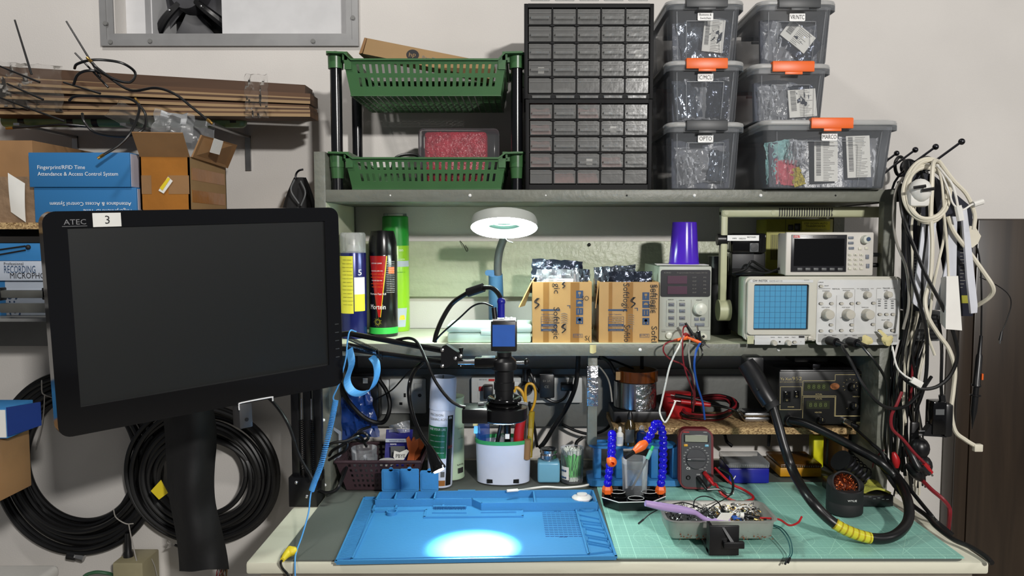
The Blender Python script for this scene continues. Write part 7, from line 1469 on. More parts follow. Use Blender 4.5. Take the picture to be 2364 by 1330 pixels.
f = DP-.018; b = MB()
for a in (1103, 1160, 1215, 1291): FR(b, a, 882, a+38, 920, f, .0008, 'socket_grey', bev=.0003)
TX(b, 'AVE TO YO', 1115, 878, 3, f-.0006, 'ink', wpx=18); FR(b, 1128, 875, 1142, 880, f, .0005, 'ink_red'); b.build('face', t, world=True)
b = MB(); FR(b, 1106, 892, 1118, 902, f, .005, 'red', bev=.001); b.build('rocker_switch', t, world=True)
def plug(name, label, px, py, w_, h_, dep, m='black', shape='box', D=None, cat='plug'):
    D = D or f-.0006; b = MB()
    if shape == 'box': FR(b, px-w_/2, py-h_/2, px+w_/2, py+h_/2, D, dep, m, bev=.003)
    else: b.lathe([(w_/2*D/F_, 0), (w_/2*D/F_, dep*.5), (w_/3*D/F_, dep), (.0001, dep)], m, o=P(px, py, D), ax=(0, -1, 0), n=20)
    return b, solo
b, _ = plug('', '', 1128, 901, 22, 30, .03); solo(b, 'mains_plug', 'black plug beside the red rocker switch of the power strip', 'plug')
b, _ = plug('', '', 1213, 896, 34, 34, .02, shape='r'); p = P(1213, 880, f-.012); b.cyl(p, P(1213, 852, f-.012), .0065, 'black', n=12); solo(b, 'mains_plug', 'round black plug in the middle of the power strip', 'plug')
b, _ = plug('', '', 1262, 886, 34, 54, .032); FR(b, 1246, 864, 1277, 865, f-.0327, .0004, 'grey'); TX(b, '5V 2A', 1262, 882, 5, f-.033, 'ink_grey'); TX(b, 'CE', 1262, 896, 6, f-.033, 'ink_grey'); solo(b, 'power_adapter', 'black square power adapter plugged into the power strip', 'adapter')
b, _ = plug('', '', 1308, 890, 30, 16, .028); b.tube([P(1312, 896, f-.020), P(1311, 906, f-.022), P(1300, 922, f-.020), P(1280, 928, f-.018), P(1255, 915, f-.016), P(1238, 895, f-.016), P(1228, 870, f-.016), P(1221, 852, f-.012)], .0032, 'black_cable', k=8); solo(b, 'mains_plug', 'black rightmost plug whose cable swings left along the power strip', 'plug')
b = MB(); c = P(843, 905, 1.66); b.box(c.x-.036, c.x+.030, 1.66, 1.70, zz(970, 1.66), zz(868, 1.66), 'black', bev=.005); FR(b, 838, 873, 849, 885, 1.6595, .0006, 'paper'); solo(b, 'power_adapter', 'black power adapter with a small white label inside the blue strap loop', 'adapter')
for lb, pts, r in (('thick black cable running up the wall right of the power strip', [(1335, 822, 1.68), (1333, 860, 1.68), (1326, 900, 1.67), (1306, 945, 1.67), (1280, 985, 1.67), (1258, 1020, 1.67), (1246, 1034, 1.66)], .0052),
  ('black cable dropping behind the solvent bottle', [(1221, 928, 1.69), (1234, 990, 1.69), (1240, 1032, 1.69)], .0035), ('black cable sagging right behind the hanging post', [(1298, 980, 1.73), (1330, 995, 1.72), (1365, 1002, 1.71), (1400, 990, 1.70), (1420, 960, 1.74)], .0035),
  ('black cable arching under the middle board right of the post', [(1385, 822, 1.65), (1405, 835, 1.66), (1420, 862, 1.66), (1426, 885, 1.68), (1428, 915, 1.70)], .0045), ('thin black cable under the middle board right of the post', [(1378, 828, 1.68), (1410, 831, 1.68), (1440, 842, 1.69), (1462, 851, 1.70)], .0024),
  ('grey cable hanging left of the tape rolls', [(1376, 838, 1.62), (1398, 865, 1.60), (1408, 890, 1.58), (1413, 928, 1.57)], .0018), ('black cable hanging between post and tape rolls', [(1482, 822, 1.70), (1482, 852, 1.70)], .004),
  ('black cable looping beside the swab jar and the blue rack', [(1345, 1010, 1.70), (1330, 1025, 1.69), (1334, 1060, 1.68), (1345, 1085, 1.67)], .004),
  ('thick black cable hanging behind the blue wrist strap', [(782, 880, 1.60), (800, 920, 1.58), (835, 960, 1.57), (865, 975, 1.58), (888, 972, 1.60), (900, 940, 1.62), (893, 905, 1.63), (870, 870, 1.64)], .0048),
  ('thin black cable crossing from strap to gooseneck lamp', [(868, 922, 1.60), (905, 900, 1.58), (935, 868, 1.56), (955, 850, 1.55)], .0016), ('black cable drooping on the bench left of the brown basket', [(716, 1102, 1.46), (735, 1130, 1.45), (755, 1138, 1.44), (775, 1132, 1.44), (786, 1115, 1.45), (800, 1080, 1.50)], .0036),
  ('black cable hanging from under the chipboard shelf left', [(1673, 1004, 1.70), (1678, 1020, 1.70), (1690, 1030, 1.70)], .004), ('black cable hanging from under the chipboard shelf middle', [(1776, 1004, 1.70), (1774, 1030, 1.70)], .004)):
    cable('black_cable' if 'grey' not in lb else 'grey_cable', lb, 'cable', pts, r, 'black_cable' if 'grey' not in lb else 'grey_cable')
# ================================================================ monitor
Xa = Vector((.72945, .68298, .03800)); Za = Vector((.00046, -.05604, .99843)); Ya = Za.cross(Xa)
Mm = Matrix((Xa, Ya, Za)).transposed().to_euler()
t = thing('monitor', 'black glossy monitor with a paper tag numbered 3 on its top bezel', 'monitor', (-.46297, 1.12318, 1.16342), rot=tuple(Mm))
mat('screen_black', (20,22,22), .38, spec=.5); mat('bezel', (10,10,12), .08, coat=.5); W, H = .422, .30
sx0, sx1, sz0, sz1 = -.183, .186, -.112, .128
b = MB(); b.prism(rr(W, H, .016, 6), 0, .022, 'bezel', smooth=True, hole=[(max(sx0, min(sx1, x)), max(sz0, min(sz1, z))) for x, z in rr(W, H, .016, 6)])
b.prism(rr(W-.02, H-.02, .014, 6), .0222, .034, 'black_matt'); b.box(-.13, .13, .034, .052, -.10, .09, 'black_matt', bev=.008)
mat('bezel_text', (120,120,122), .4); b.text('ATEC', .0068, 'bezel_text', (-.174, -.0006, .1325), w=.026, e=.0001); b.box(-.189, -.160, -.0003, 0, .1300, .1306, 'bezel_text')
for k in range(5): b.box(W/2-.013, W/2-.006, -.0012, 0, -.045-.014*k, -.0438-.014*k, 'dark_grey')
b.build('housing', t)
b = MB(); b.box(sx0, sx1, .0035, .006, sz0, sz1, 'screen_black'); b.build('screen', t)
b = MB(); b.box(-.1530, -.1185, -.0008, -.0002, .1285, .1470, 'paper'); b.text('3', .0110, 'ink', (-.1355, -.0012, .1325), e=.0001); o = b.build('paper_tag', t); o['label'] = 'cream paper tag with a handwritten 3'
b = MB(); b.box(.031, .052, .001, .028, -.190, -.150, 'dark_grey', bev=.002); b.lathe([(.003, 0), (.003, .001), (.0001, .001)], 'black', o=(.042, .001, -.176), ax=(0, -1, 0), n=12); b.build('stand_stub', t)
b = MB(); b.tube([(.030, -.002, -.158), (.030, -.002, -.150), (.034, -.003, -.147), (.080, -.003, -.147), (.084, -.002, -.149), (.084, -.002, -.154)], .0011, 'edge_white', k=3, n=6); b.build('wire_clip', t)
# ================================================================ boom arm with base
mat('arm_black', (15,15,17), .28)
ya = 1.44; t = thing('boom_arm', 'black spring boom arm clamped to the left back corner of the bench', 'arm', (xx(700, 1150, ya), ya, ZD))
def part(nm, fn): b = MB(); fn(b); return b.build(nm, t, world=True)
part('clamp', lambda b: (b.box(xx(668, 1130, ya), xx(735, 1130, ya), ya-.006, ya+.05, ZD+.0005, zz(1100, ya), 'arm_black', bev=.002), b.sph(P(684, 1114, ya-.006), .004, 'chrome'), b.sph(P(708, 1146, ya-.006), .004, 'chrome'), b.box(xx(680, 1150, ya), xx(730, 1150, ya), ya-.002, ya+.04, ZD-.05, ZD-.0205, 'arm_black')))
for px in (680, 708, 731): part('lower_tube', lambda b: b.box(xx(px, 1000, ya)-.008, xx(px, 1000, ya)+.008, ya+.004, ya+.020, zz(1112, ya), zz(800, ya), 'arm_black', bev=.002))
for px in (697, 720):
    def sp_(b, px=px):
        x = xx(px, 1000, ya); z0, z1 = zz(1085, ya), zz(968, ya)
        b.tube([Vector((x+.0036*math.cos(j*PI/3), ya-.002+.0036*math.sin(j*PI/3), z0+(z1-z0)*j/150)) for j in range(151)], .0009, 'gun', k=1, n=5); b.tube([Vector((x, ya-.002, z1)), Vector((x, ya, z1+.04))], .0014, 'chrome', k=1)
    part('spring', sp_)
part('elbow_plate', lambda b: (b.box(xx(664, 800, ya), xx(746, 800, ya), ya, ya+.024, zz(815, ya), zz(765, ya), 'arm_black', bev=.004)))
e0, e1 = P(740, 778, 1.43), P(740, 800, 1.43); h0, h1 = P(1035, 812, 1.262), P(1035, 838, 1.262)
g0, g1 = P(806, 770, 1.39), P(806, 806, 1.39)
part('upper_tube', lambda b: b.tube([e0, g0, h0], .0050, 'arm_black', k=1, n=10)); part('upper_tube', lambda b: b.tube([e1, g1, h1], .0050, 'arm_black', k=1, n=10))
def sp2(b):
    for dz in (0, .012):
        a, c = P(806, 784, 1.385)+Vector((0, -.008, dz-.008)), P(872, 810, 1.35)+Vector((0, -.008, dz*.2-.001)); d = (c-a); n1 = Vector((0, 1, 0)); n2 = d.normalized().cross(n1)
        b.tube([a+d*j/140+n1*.0042*math.cos(j*PI/3)+n2*.0042*math.sin(j*PI/3) for j in range(141)], .0009, 'gun', k=1, n=5)
    b.tube([P(872, 808, 1.34), P(876, 822, 1.335), P(882, 830, 1.335), P(882, 812, 1.338)], .0011, 'gun', k=3, n=5)
part('spring', sp2)
hd = 1.248; q = [P(a, c, hd) for a, c in ((1022, 799), (1030, 796), (1060, 816), (1066, 826), (1060, 832), (1030, 850), (1018, 846), (1018, 805))]
part('head_plate', lambda b: (b.prism([(p.x, p.z) for p in q], 0, .022, 'arm_black', o=(0, hd, 0)), [b.lathe([(.0032, 0), (.0030, .002), (.0001, .003)], 'chrome', o=P(a, c, hd), ax=(0, -1, 0), n=12) for a, c in ((1021, 808), (1051, 827), (1063, 822), (1021, 845))]))
part('wing_knob', lambda b: (b.tube([P(1064, 803, 1.262), P(1065, 822, 1.262), P(1063, 845, 1.262)], lambda s: .0048-.003*math.sin(PI*s), 'arm_black', n=12)))
part('steel_rod', lambda b: b.cyl(P(1058, 836, 1.258), P(1102, 836, 1.255), .0048, 'chrome', n=16))
# ================================================================ microscope
mt = 1.24; t = thing('microscope', 'black digital microscope with a blue faced camera cube on the boom arm', 'microscope', P(1165, 945, mt))
cx_ = P(1164, 870, mt).x; Zf = lambda py: zz(py, mt)
mat('cam_black', (20,20,22), .4); mat('cam_blue', (28,84,170), .5, noise=.05, ns=60); mat('lens_black', (14,14,16), .38)
part('camera_cube', lambda b: b.box(xx(1133, 770, mt-.02), xx(1193, 770, mt-.02), mt-.021, mt+.021, zz(812, mt-.02), zz(741, mt-.02), 'cam_black', bev=.0025))
part('blue_face', lambda b: FR(b, 1137, 750, 1189, 800, mt-.021, .0008, 'cam_blue'))
part('top_plate', lambda b: (b.box(cx_-.018, cx_+.019, mt-.018, mt+.018, zz(741, mt-.02)+.0002, zz(741, mt-.02)+.0015, 'edge_white'), [b.sph((cx_+.003+.009*(k % 2), mt-.008+.012*(k//2), zz(741, mt-.02)+.002), .0032, 'edge_white', sz=.6) for k in range(4)]))
o3 = (cx_, mt, 0)
part('lens_tube', lambda b: b.lathe([(.012, Zf(813)), (.012, Zf(822)), (.0195, Zf(832)), (.0205, Zf(836)), (.0205, Zf(852)), (.0155, Zf(856)), (.0155, Zf(880)), (.0172, Zf(881)), (.0172, Zf(898)), (.0155, Zf(899)), (.0155, Zf(935))], 'lens_black', o=o3, n=36))
part('collar', lambda b: (b.lathe([(.0150, Zf(924)), (.0268, Zf(916)), (.0285, Zf(919)), (.0285, Zf(924)), (.0250, Zf(927)), (.0300, Zf(930)), (.0300, Zf(934)), (.0260, Zf(942))], 'black_gloss', o=o3, n=40), b.cyl(P(1196, 930, mt-.012), P(1219, 933, mt-.012), .0026, 'chrome', n=10), b.cyl(P(1104, 934, mt-.016), P(1118, 933, mt-.016), .0030, 'chrome', n=10)))
part('tube_clamp', lambda b: (b.box(xx(1096, 836, mt), cx_-.008, mt-.012, mt+.012, Zf(846), Zf(826), 'black_gloss', bev=.002), b.box(xx(1112, 836, mt), cx_-.015, mt-.011, mt+.011, Zf(826)+.0002, Zf(825)+.001, 'chrome')))
part('thumb_screw', lambda b: (b.cyl((cx_+.020, mt, Zf(838)), (cx_+.033, mt, Zf(838)), .0028, 'chrome', n=10), b.sph((cx_+.037, mt, Zf(836)), .0045, 'black', sz=1.4)))
# lit ring under the microscope: housing, LEDs and its real light
t = thing('microscope_ring_light', 'thick black ring light around the microscope foot, shining down on the blue mat', 'lamp', (cx_, mt, Zf(968)))
ro = xx(1217, 945, mt)-cx_; rz0, rz1 = Zf(968), Zf(938)
part('ring_housing', lambda b: (setattr(b, 'open', True), b.lathe([(ro-.014, rz0), (ro-.002, rz0), (ro, rz0+.002), (ro, rz1-.001), (ro-.002, rz1), (ro-.014, rz1), (ro-.014, rz0)], 'arm_black', o=o3, n=48), b.box(xx(1070, 945, mt-.004), cx_-.026, mt-.036, mt+.012, rz0+.001, rz1+.003, 'arm_black', bev=.002)))
mat('led_glow', (235,245,255), .5, emit=60); part('led_ring', lambda b: (setattr(b, 'open', True), b.lathe([(ro-.012, rz0-.0006), (ro-.004, rz0-.0006)], 'led_glow', o=o3, n=40)))
sl = bpy.data.lights.new('ring_spot', 'SPOT'); sl.energy = 58; sl.color = (.90, .97, 1); sl.spot_size = R(42); sl.spot_blend = .9; sl.shadow_soft_size = .006
so = bpy.data.objects.new('ring_spot', sl); C.objects.link(so); so.location = (cx_, mt-.006, rz0-.002); tg = Q(1100, 1268, ZR); so.rotation_euler = (tg-Vector(so.location)).to_track_quat('-Z', 'Y').to_euler()
# cables of the camera and ring light
b = MB(); b.tube([P(1003, 790, 1.30), P(1008, 768, 1.30), P(1022, 735, 1.30), P(1045, 700, 1.30), P(1080, 676, 1.28)], .0040, 'black_cable', k=8); b.cyl(P(1080, 676, 1.28), P(1116, 664, 1.27), .0078, 'black', n=16)
b.tube([P(1116, 664, 1.27), P(1135, 665, 1.26), P(1148, 675, 1.25), P(1157, 690, 1.24)], .0040, 'black_cable', k=8); b.cyl(P(1157, 690, 1.238), P(1157, 733, 1.238), .0060, 'deep_blue', n=14); b.sph(P(1157, 697, 1.238), .0070, 'deep_blue')
solo(b, 'video_cable', 'thick black cable with ferrite and dark blue plug entering the camera cube', 'cable')
b = MB(); b.tube([P(1003, 790, 1.30), P(1020, 770, 1.29), P(1060, 735, 1.28), P(1090, 708, 1.27), P(1115, 700, 1.26), P(1138, 708, 1.245)], .0016, 'black_cable', k=8); b.cyl(P(1140, 710, 1.24), P(1143, 738, 1.238), .0042, 'black', n=12); solo(b, 'power_lead', 'thin black power lead with a small plug in the camera cube', 'cable')
cable('ring_light_cable', 'black cable curving from the boom arm to the ring light housing', 'cable', [(915, 785, 1.33), (945, 781, 1.31), (965, 793, 1.29), (985, 835, 1.25), (1005, 880, 1.23), (1035, 920, 1.21), (1058, 936, 1.21), (1074, 940, 1.212)], .0026, 'black_cable')
# gooseneck LED light
t = thing('gooseneck_light', 'slim black gooseneck light with a lit tip beside the white spray can', 'lamp', P(970, 845, 1.28))
part('gooseneck', lambda b: b.tube([P(975, 838, 1.30), P(957, 856, 1.28), P(946, 885, 1.26), (P(945, 920, 1.25)), P(955, 965, 1.24), P(972, 1005, 1.23), P(990, 1032, 1.225)], .0036, 'black_gloss', k=8, n=12))
hp0, hp1 = P(988, 1028, 1.226), P(1013, 1086, 1.212)
part('lamp_head', lambda b: b.tube([hp0, hp0.lerp(hp1, .35), hp0.lerp(hp1, .8), hp1], lambda s: .0042+.0085*min(1, s*1.2), 'black_gloss', n=18, k=4))
mat('tip_glow', (255,246,232), .5, emit=70); part('led_tip', lambda b: b.lathe([(.0090, 0), (.0085, .0016), (.0001, .0028)], 'tip_glow', o=hp1, ax=(hp1-hp0), n=20))
# blue wrist strap: band, straight wire, coiled cord, ground clip
mat('strap_blue', (74,150,214), .6, noise=.05); t = thing('wrist_strap', 'sky blue antistatic wrist strap hung on the boom arm with its coiled cord', 'strap', P(780, 1100, 1.30))
part('band', lambda b: b.ribbon([P(806, 806, 1.36), P(812, 840, 1.345), P(801, 878, 1.335), P(812, 903, 1.33), P(835, 909, 1.325), (P(858, 897, 1.325)), P(870, 868, 1.33), P(869, 840, 1.335), P(858, 823, 1.345)], .020, 'strap_blue', .0012, wd=(.35, 1, .25)))
part('wire', lambda b: b.tube([P(822, 766, 1.34), P(808, 764, 1.31), P(802, 790, 1.29), P(798, 830, 1.28), P(783, 885, 1.28), P(770, 915, 1.28), P(771, 925, 1.28)], .0013, 'strap_blue', k=8, n=6))
def coilc(b):
    pth = spline([P(775, 924, 1.28), P(768, 960, 1.28), P(757, 1010, 1.28), P(742, 1070, 1.27), P(727, 1110, 1.27), P(719, 1133, 1.27)], 30); n = len(pth)-1; out = []
    for i in range(n*6):
        s = i/6; a = pth[int(s)].lerp(pth[int(s)+1], s-int(s)); d = (pth[int(s)+1]-pth[int(s)]).normalized(); e1 = d.cross(Vector((0, 1, 0))).normalized(); e2 = d.cross(e1); th = i*2*PI/14
        out.append(a+(e1*math.cos(th)+e2*math.sin(th))*.0042)
    b.tube(out, .0010, 'strap_blue', k=1, n=5)
part('coiled_cord', coilc)
part('ground_wire', lambda b: b.tube([P(719, 1133, 1.27), P(716, 1150, 1.26), P(712, 1185, 1.245), P(698, 1235, 1.22), P(684, 1275, 1.195), P(681, 1300, 1.178), P(682, 1345, 1.17)], .0013, 'strap_blue', k=8, n=6))
b = MB(); b.tube([Q(652, 1293, ZR+.006), Q(662, 1280, ZR+.006), Q(672, 1272, ZR+.007)], lambda s: .0036+.0052*s, 'yellow', n=16); b.sph(Q(674, 1272, ZR+.008), .0095, 'yellow', sz=.7)
b.tube([Q(653, 1292, ZR+.005), Q(648, 1299, ZR+.003), P(652, 1312, 1.178), P(664, 1326, 1.175), P(672, 1345, 1.175)], .0020, 'black_cable', k=6); solo(b, 'ground_plug', 'yellow snap plug with a black wire on the front left corner of the grey mat', 'plug')
b = MB(); b.tube([P(606, 905, 1.42), P(640, 940, 1.41), P(668, 985, 1.40), P(690, 1050, 1.40), P(715, 1095, 1.40), P(722, 1108, 1.40)], .0032, 'black_cable', k=8); solo(b, 'black_cable', 'black cable slanting down from under the monitor to the arm clamp', 'cable')
# ================================================================ hook rack at the right end and everything on it
xr = rx1+.001; t = thing('hook_rack', 'row of four shiny ball tipped hooks on the right side of the shelf unit', 'rack', (xr, 1.6, zz(450, 1.5)))
part('rail', lambda b: b.box(xr, xr+.005, 1.43, 1.745, zz(452, 1.5)-.012, zz(440, 1.5)+.005, 'gun', bev=.001))
for i, (px, py, D) in enumerate(((2220, 327, 1.45), (2160, 339, 1.54), (2113, 346, 1.63), (2070, 354, 1.72))):
    tp_ = P(px, py, D); rt = Vector((xr+.004, D, tp_.z-.100)); mid = tp_+Vector((-.070, 0, -.055))
    part('hook', lambda b: (b.tube([rt, mid, tp_], .0024, 'gun', k=3, n=8), b.sph(tp_, .0062, 'gun', n=16)))
def hang(label, pts, r, m, grp='cables hanging from the hook rack', name='hanging_cable', ends=None): cable(name, label, 'cable', pts, r, m, grp, k=6, n=7, ends=ends)
# dense tangle
rg = random.Random(77)
for i in range(46):
    x = 2088+2.1*(i % 30)+rg.uniform(-3, 3); D = 1.43+.008*(i % 7)+rg.uniform(0, .10); y0_ = rg.uniform(395, 430); yb = rg.uniform(980, 1150)
    xs_ = min(x, 2146); pts = [(2060+.75*(x-2060)+8, 372+8*(i % 4), D+.03), (x+6, y0_+40, D)]
    w_ = rg.uniform(-16, 16)
    for k in range(6): yy = 520+(yb-520)*k/5; pts.append((xs_-(24 if yy > 790 else 0)+w_*(.4 if yy < 800 else 1)*math.sin(k*1.3+i)+rg.uniform(-5, 5), yy, D+rg.uniform(-.012, .012)))
    m = ('black_cable', 'black_cable', 'white_cable', 'black_cable', 'black_cable', 'black_cable', 'white_cable', 'black_cable')[i % 8] if i != 13 else 'red_cable'
    kind = {'black_cable': 'black', 'white_cable': 'cream', 'red_cable': 'red'}[m]
    r = rg.choice((.0018, .0026, .0032)); lb = kind+' cable hanging in the dense tangle under the hook rack'
    hang(lb, pts, r, m)
def cl_(b, ps, m='black', L=.02, r=.005): d = (ps[-1]-ps[-2]).normalized(); b.tube([ps[-1]-d*.004, ps[-1]+d*L], r, m, k=1, n=8)
# coiled cream mains cable
for j, (cx, cy, a, c_, r, D) in enumerate(((2143, 440, 48, 72, .0040, 1.43), (2138, 446, 46, 62, .0036, 1.425))):
    pts = []
    for k in range(27):
        th = 2*PI*k/13; px = cx+(a+3*math.sin(k*.7))*math.cos(th)*(1 if k < 14 else 1.07)+10*math.sin(th); py = cy-(c_)*math.sin(th)*(.92 if k < 14 else 1)+14*math.cos(th); pts.append((px, py, D+.02*math.sin(th)+.0003*k))
    hang(['cream mains cable coiled in a big loop on the front hook', 'thinner cream cable coiled inside the big loop'][j], pts, r, 'white_cable')
hang('thick cream cable looping out to the right past the wooden cabinet', [(2188, 500, 1.43), (2202, 535, 1.43), (2240, 585, 1.43), (2272, 630, 1.43), (2292, 662, 1.43), (2288, 682, 1.44), (2262, 702, 1.46), (2225, 722, 1.50)], .0042, 'white_cable')
hang('cream cable arching over the right of the bundle to a hanging plug', [(2168, 372, 1.44), (2200, 415, 1.42), (2232, 450, 1.42), (2250, 495, 1.42), (2248, 530, 1.42)], .0036, 'white_cable')
hang('grey cable hung straight over the front hook', [(2170, 395, 1.46), (2164, 372, 1.44), (2154, 380, 1.42), (2151, 440, 1.415), (2149, 500, 1.415), (2152, 560, 1.415), (2148, 640, 1.415), (2136, 690, 1.415), (2142, 730, 1.41), (2165, 770, 1.41), (2190, 805, 1.41), (2204, 850, 1.41), (2201, 900, 1.41), (2196, 950, 1.41), (2205, 995, 1.41), (2228, 1015, 1.41), (2252, 1030, 1.41)], .0040, 'white_cable', ends=lambda b, ps: b.box(ps[-1].x-.004, ps[-1].x+.012, ps[-1].y-.005, ps[-1].y+.005, ps[-1].z-.010, ps[-1].z+.004, 'white_cable', bev=.0015))
hang('thin white cable ending in a small white plug at the right', [(2165, 380, 1.44), (2190, 440, 1.42), (2200, 470, 1.41), (2220, 485, 1.41), (2242, 468+5, 1.41), (2252, 470, 1.41)], .0018, 'white', ends=lambda b, ps: cl_(b, ps, 'white', .014, .0055))
hang('white cable with a connector hanging in front of the cream loop', [(2162, 380, 1.44), (2195, 420, 1.42), (2206, 450, 1.41), (2212, 480, 1.41)], .0022, 'white', ends=lambda b, ps: cl_(b, ps, 'white', .024, .0065))
hang('white cable running down to the long white adapter', [(2165, 385, 1.44), (2175, 430, 1.425), (2180, 500, 1.42), (2186, 560, 1.42), (2190, 640, 1.42)], .0024, 'white_cable')
hang('two fold grey white cable slanting down through the bundle', [(2178, 470, 1.43), (2180, 540, 1.43), (2168, 600, 1.42), (2155, 660, 1.42), (2148, 720, 1.42), (2142, 770, 1.42), (2158, 820, 1.42)], .0026, 'white_cable')
hang('black cable sweeping a wide loop right of the tangle', [(2075, 420, 1.46), (2085, 500, 1.42), (2110, 570, 1.41), (2140, 640, 1.405), (2172, 700, 1.405), (2200, 765, 1.405), (2210, 820, 1.405), (2195, 865, 1.405), (2165, 892, 1.405), (2130, 898, 1.41), (2100, 885, 1.42), (2080, 868, 1.44)], .0034, 'black_cable')
hang('long black cable hanging left of the wide loop', [(2078, 425, 1.46), (2092, 520, 1.42), (2100, 620, 1.415), (2120, 690, 1.41), (2138, 760, 1.41), (2140, 830, 1.41), (2136, 880, 1.41), (2125, 920, 1.415), (2112, 950, 1.42)], .0034, 'black_cable')
hang('grey cable hanging outermost at the left of the bundle', [(2085, 410, 1.46), (2068, 440, 1.45), (2062, 500, 1.45), (2070, 560, 1.44), (2092, 620, 1.43), (2098, 700, 1.43), (2085, 760, 1.44)], .0026, 'grey_cable')
hang('black adapter cable hanging straight down to the wall adapter', [(2166, 730, 1.45), (2174, 800, 1.42), (2173, 880, 1.41), (2174, 912, 1.41)], .0030, 'black_cable')
hang('thin probe cable hanging in front of the wooden cabinet', [(2245, 540, 1.50), (2262, 600, 1.48), (2266, 680, 1.47), (2265, 780, 1.47)], .0016, 'black_cable')
hang('thin black lead with a small plug before the cabinet door', [(2262, 640, 1.50), (2300, 658, 1.47), (2328, 680, 1.46), (2334, 705, 1.46), (2322, 745, 1.46), (2313, 765, 1.46)], .0010, 'black_cable', ends=lambda b, ps: (b.tube([ps[-1], ps[-1]+Vector((-.003, 0, -.018))], lambda s: .0020+.0014*s, 'black', n=8, k=1), b.tube([ps[-1]+Vector((-.003, 0, -.018)), ps[-1]+Vector((-.0035, 0, -.024))], .0016, 'chrome', n=6, k=1)))
hang('black cable knot wound round the second hook', [(2140+16*math.cos(k*1.1), 378+14*math.sin(k*1.1), 1.52+.003*k) for k in range(14)], .0036, 'black_cable')
hang('black cable knot wound round the third hook', [(2098+17*math.cos(k*1.1), 388+18*math.sin(k*1.1), 1.60+.003*k) for k in range(16)], .0036, 'black_cable')
hang('black cable bundle wound round the rearmost hook', [(2078+12*math.cos(k*1.1), 384+22*math.sin(k*1.1), 1.66+.003*k) for k in range(14)], .0036, 'black_cable')
hang('red and black cable dropping from a black sleeve to the bench edge', [(2125, 1105, 1.42), (2150, 1130, 1.40), (2176, 1152, 1.39), (2191, 1172, 1.39), (2192, 1195, 1.39), (2186, 1245, 1.42)], .0040, 'red_cable')
hang('red and black lead twisting down in the bundle', [(2082, 905, 1.40), (2070, 935, 1.395), (2058, 960, 1.395), (2060, 990, 1.395), (2085, 1015, 1.395), (2110, 1045, 1.395), (2130, 1065, 1.395), (2145, 1078, 1.395)], .0030, 'red_cable')
hang('white cable with a silver ended connector in the middle of the bundle', [(2060, 800, 1.41), (2070, 845, 1.40), (2086, 865, 1.395), (2104, 876, 1.395)], .0018, 'white', ends=lambda b, ps: b.box(-.004, .004, -.006, .006, 0, .022, 'white', bev=.001, T=Matrix.Translation(ps[-1]) @ Vector((.8, 0, -.45)).to_track_quat('Z', 'Y').to_matrix().to_4x4()))
for lb, pts, r in (('black cable running over the right edge of the bench', [(2030, 1070, 1.46), (2068, 1125, 1.41), (2105, 1165, 1.38), (2140, 1192, 1.34), (2160, 1215, 1.30), (2200, 1245, 1.25), (2238, 1262, 1.22), (2272, 1283, 1.19), (2290, 1300, 1.17)], .0042), ('second black cable crossing the right edge of the bench', [(2040, 1050, 1.46), (2085, 1110, 1.42), (2125, 1160, 1.37), (2150, 1190, 1.34), (2162, 1204, 1.34), (2200, 1235, 1.32)], .0036), ('thin red wire loop behind the hot air hose', [(2048, 1035, 1.50), (2030, 1048, 1.50), (2018, 1065, 1.50), (2014, 1080, 1.50)], .0012)):
    cable('bench_cable', lb, 'cable', pts, r, 'red_cable' if 'red' in lb else 'black_cable')
cable('iron_cable', 'black soldering iron cable leaving the station socket down to the right', 'cable', [(1966, 980, 1.56), (1985, 1000, 1.53), (2010, 1022, 1.47), (2035, 1045, 1.45), (2050, 1080, 1.44), (2075, 1130, 1.42), (2098, 1165, 1.40)], .0036, 'black_cable')
# plugs, adapters, packets
b = MB(); c = P(2124, 440, 1.41); b.sph(c, .020, 'white', sz=1.1); b.box(c.x-.020, c.x+.018, c.y-.006, c.y+.016, c.z-.030, c.z+.004, 'white', bev=.007); 
for (a, d) in ((2122, 431), (2142, 437)): p = P(a, d, 1.388); b.cyl(p+Vector((-.010, 0, -.002)), p+Vector((.010, -.004, .001)), .0030, 'black', n=8)
solo(b, 'mains_plug', 'white three pin plug with black pins inside the coiled cream cable', 'plug')
b = MB(); q = [P(a, d, 1.44) for a, d in ((2232, 520), (2252, 524), (2265, 545), (2258, 562), (2245, 572), (2232, 568))]; b.prism([(p.x, p.z) for p in q], 0, .022, 'white_cable', o=(0, 1.44, 0), smooth=True); solo(b, 'mains_plug', 'cream plug hanging at the right end of the bundle', 'plug')
b = MB(); b.hexa([P(2183, 760, 1.395), P(2221, 763, 1.395), P(2221, 760, 1.425), P(2183, 757, 1.425)], [P(2185, 638, 1.40), P(2212, 637, 1.40), P(2212, 637, 1.43), P(2185, 637, 1.43)], 'white'); b.hexa([P(2170, 745, 1.415), P(2183, 760, 1.396), P(2183, 757, 1.424), P(2170, 745, 1.424)], [P(2172, 641, 1.415), P(2184, 638, 1.401), P(2184, 638, 1.43), P(2172, 641, 1.43)], 'socket_grey'); solo(b, 'white_adapter', 'long white rectangular adapter hanging at the front of the bundle', 'adapter')
mat('strip_white', (206,208,216), .35, noise=.05); mat('pack_navy', (22,24,38), .35, noise=.2, ns=40)
def slab(name, lb, pts, D, m, cat, th=.012, grp=None, yl=None, tx=None):
    b = MB(); q = [P(a, d, D) for a, d in pts]; b.prism([(p.x, p.z) for p in q], 0, th, m, o=(0, D, 0))
    if yl: FR(b, *yl, D, .0006, 'trafo_yellow')
    if tx:
        for k in range(tx[4]): FR(b, tx[0], tx[1]+tx[3]*k, tx[2]-3*(k % 3), tx[1]+tx[3]*k+1.4, D, .0004, 'ink_grey')
    solo(b, name, lb, cat, grp)
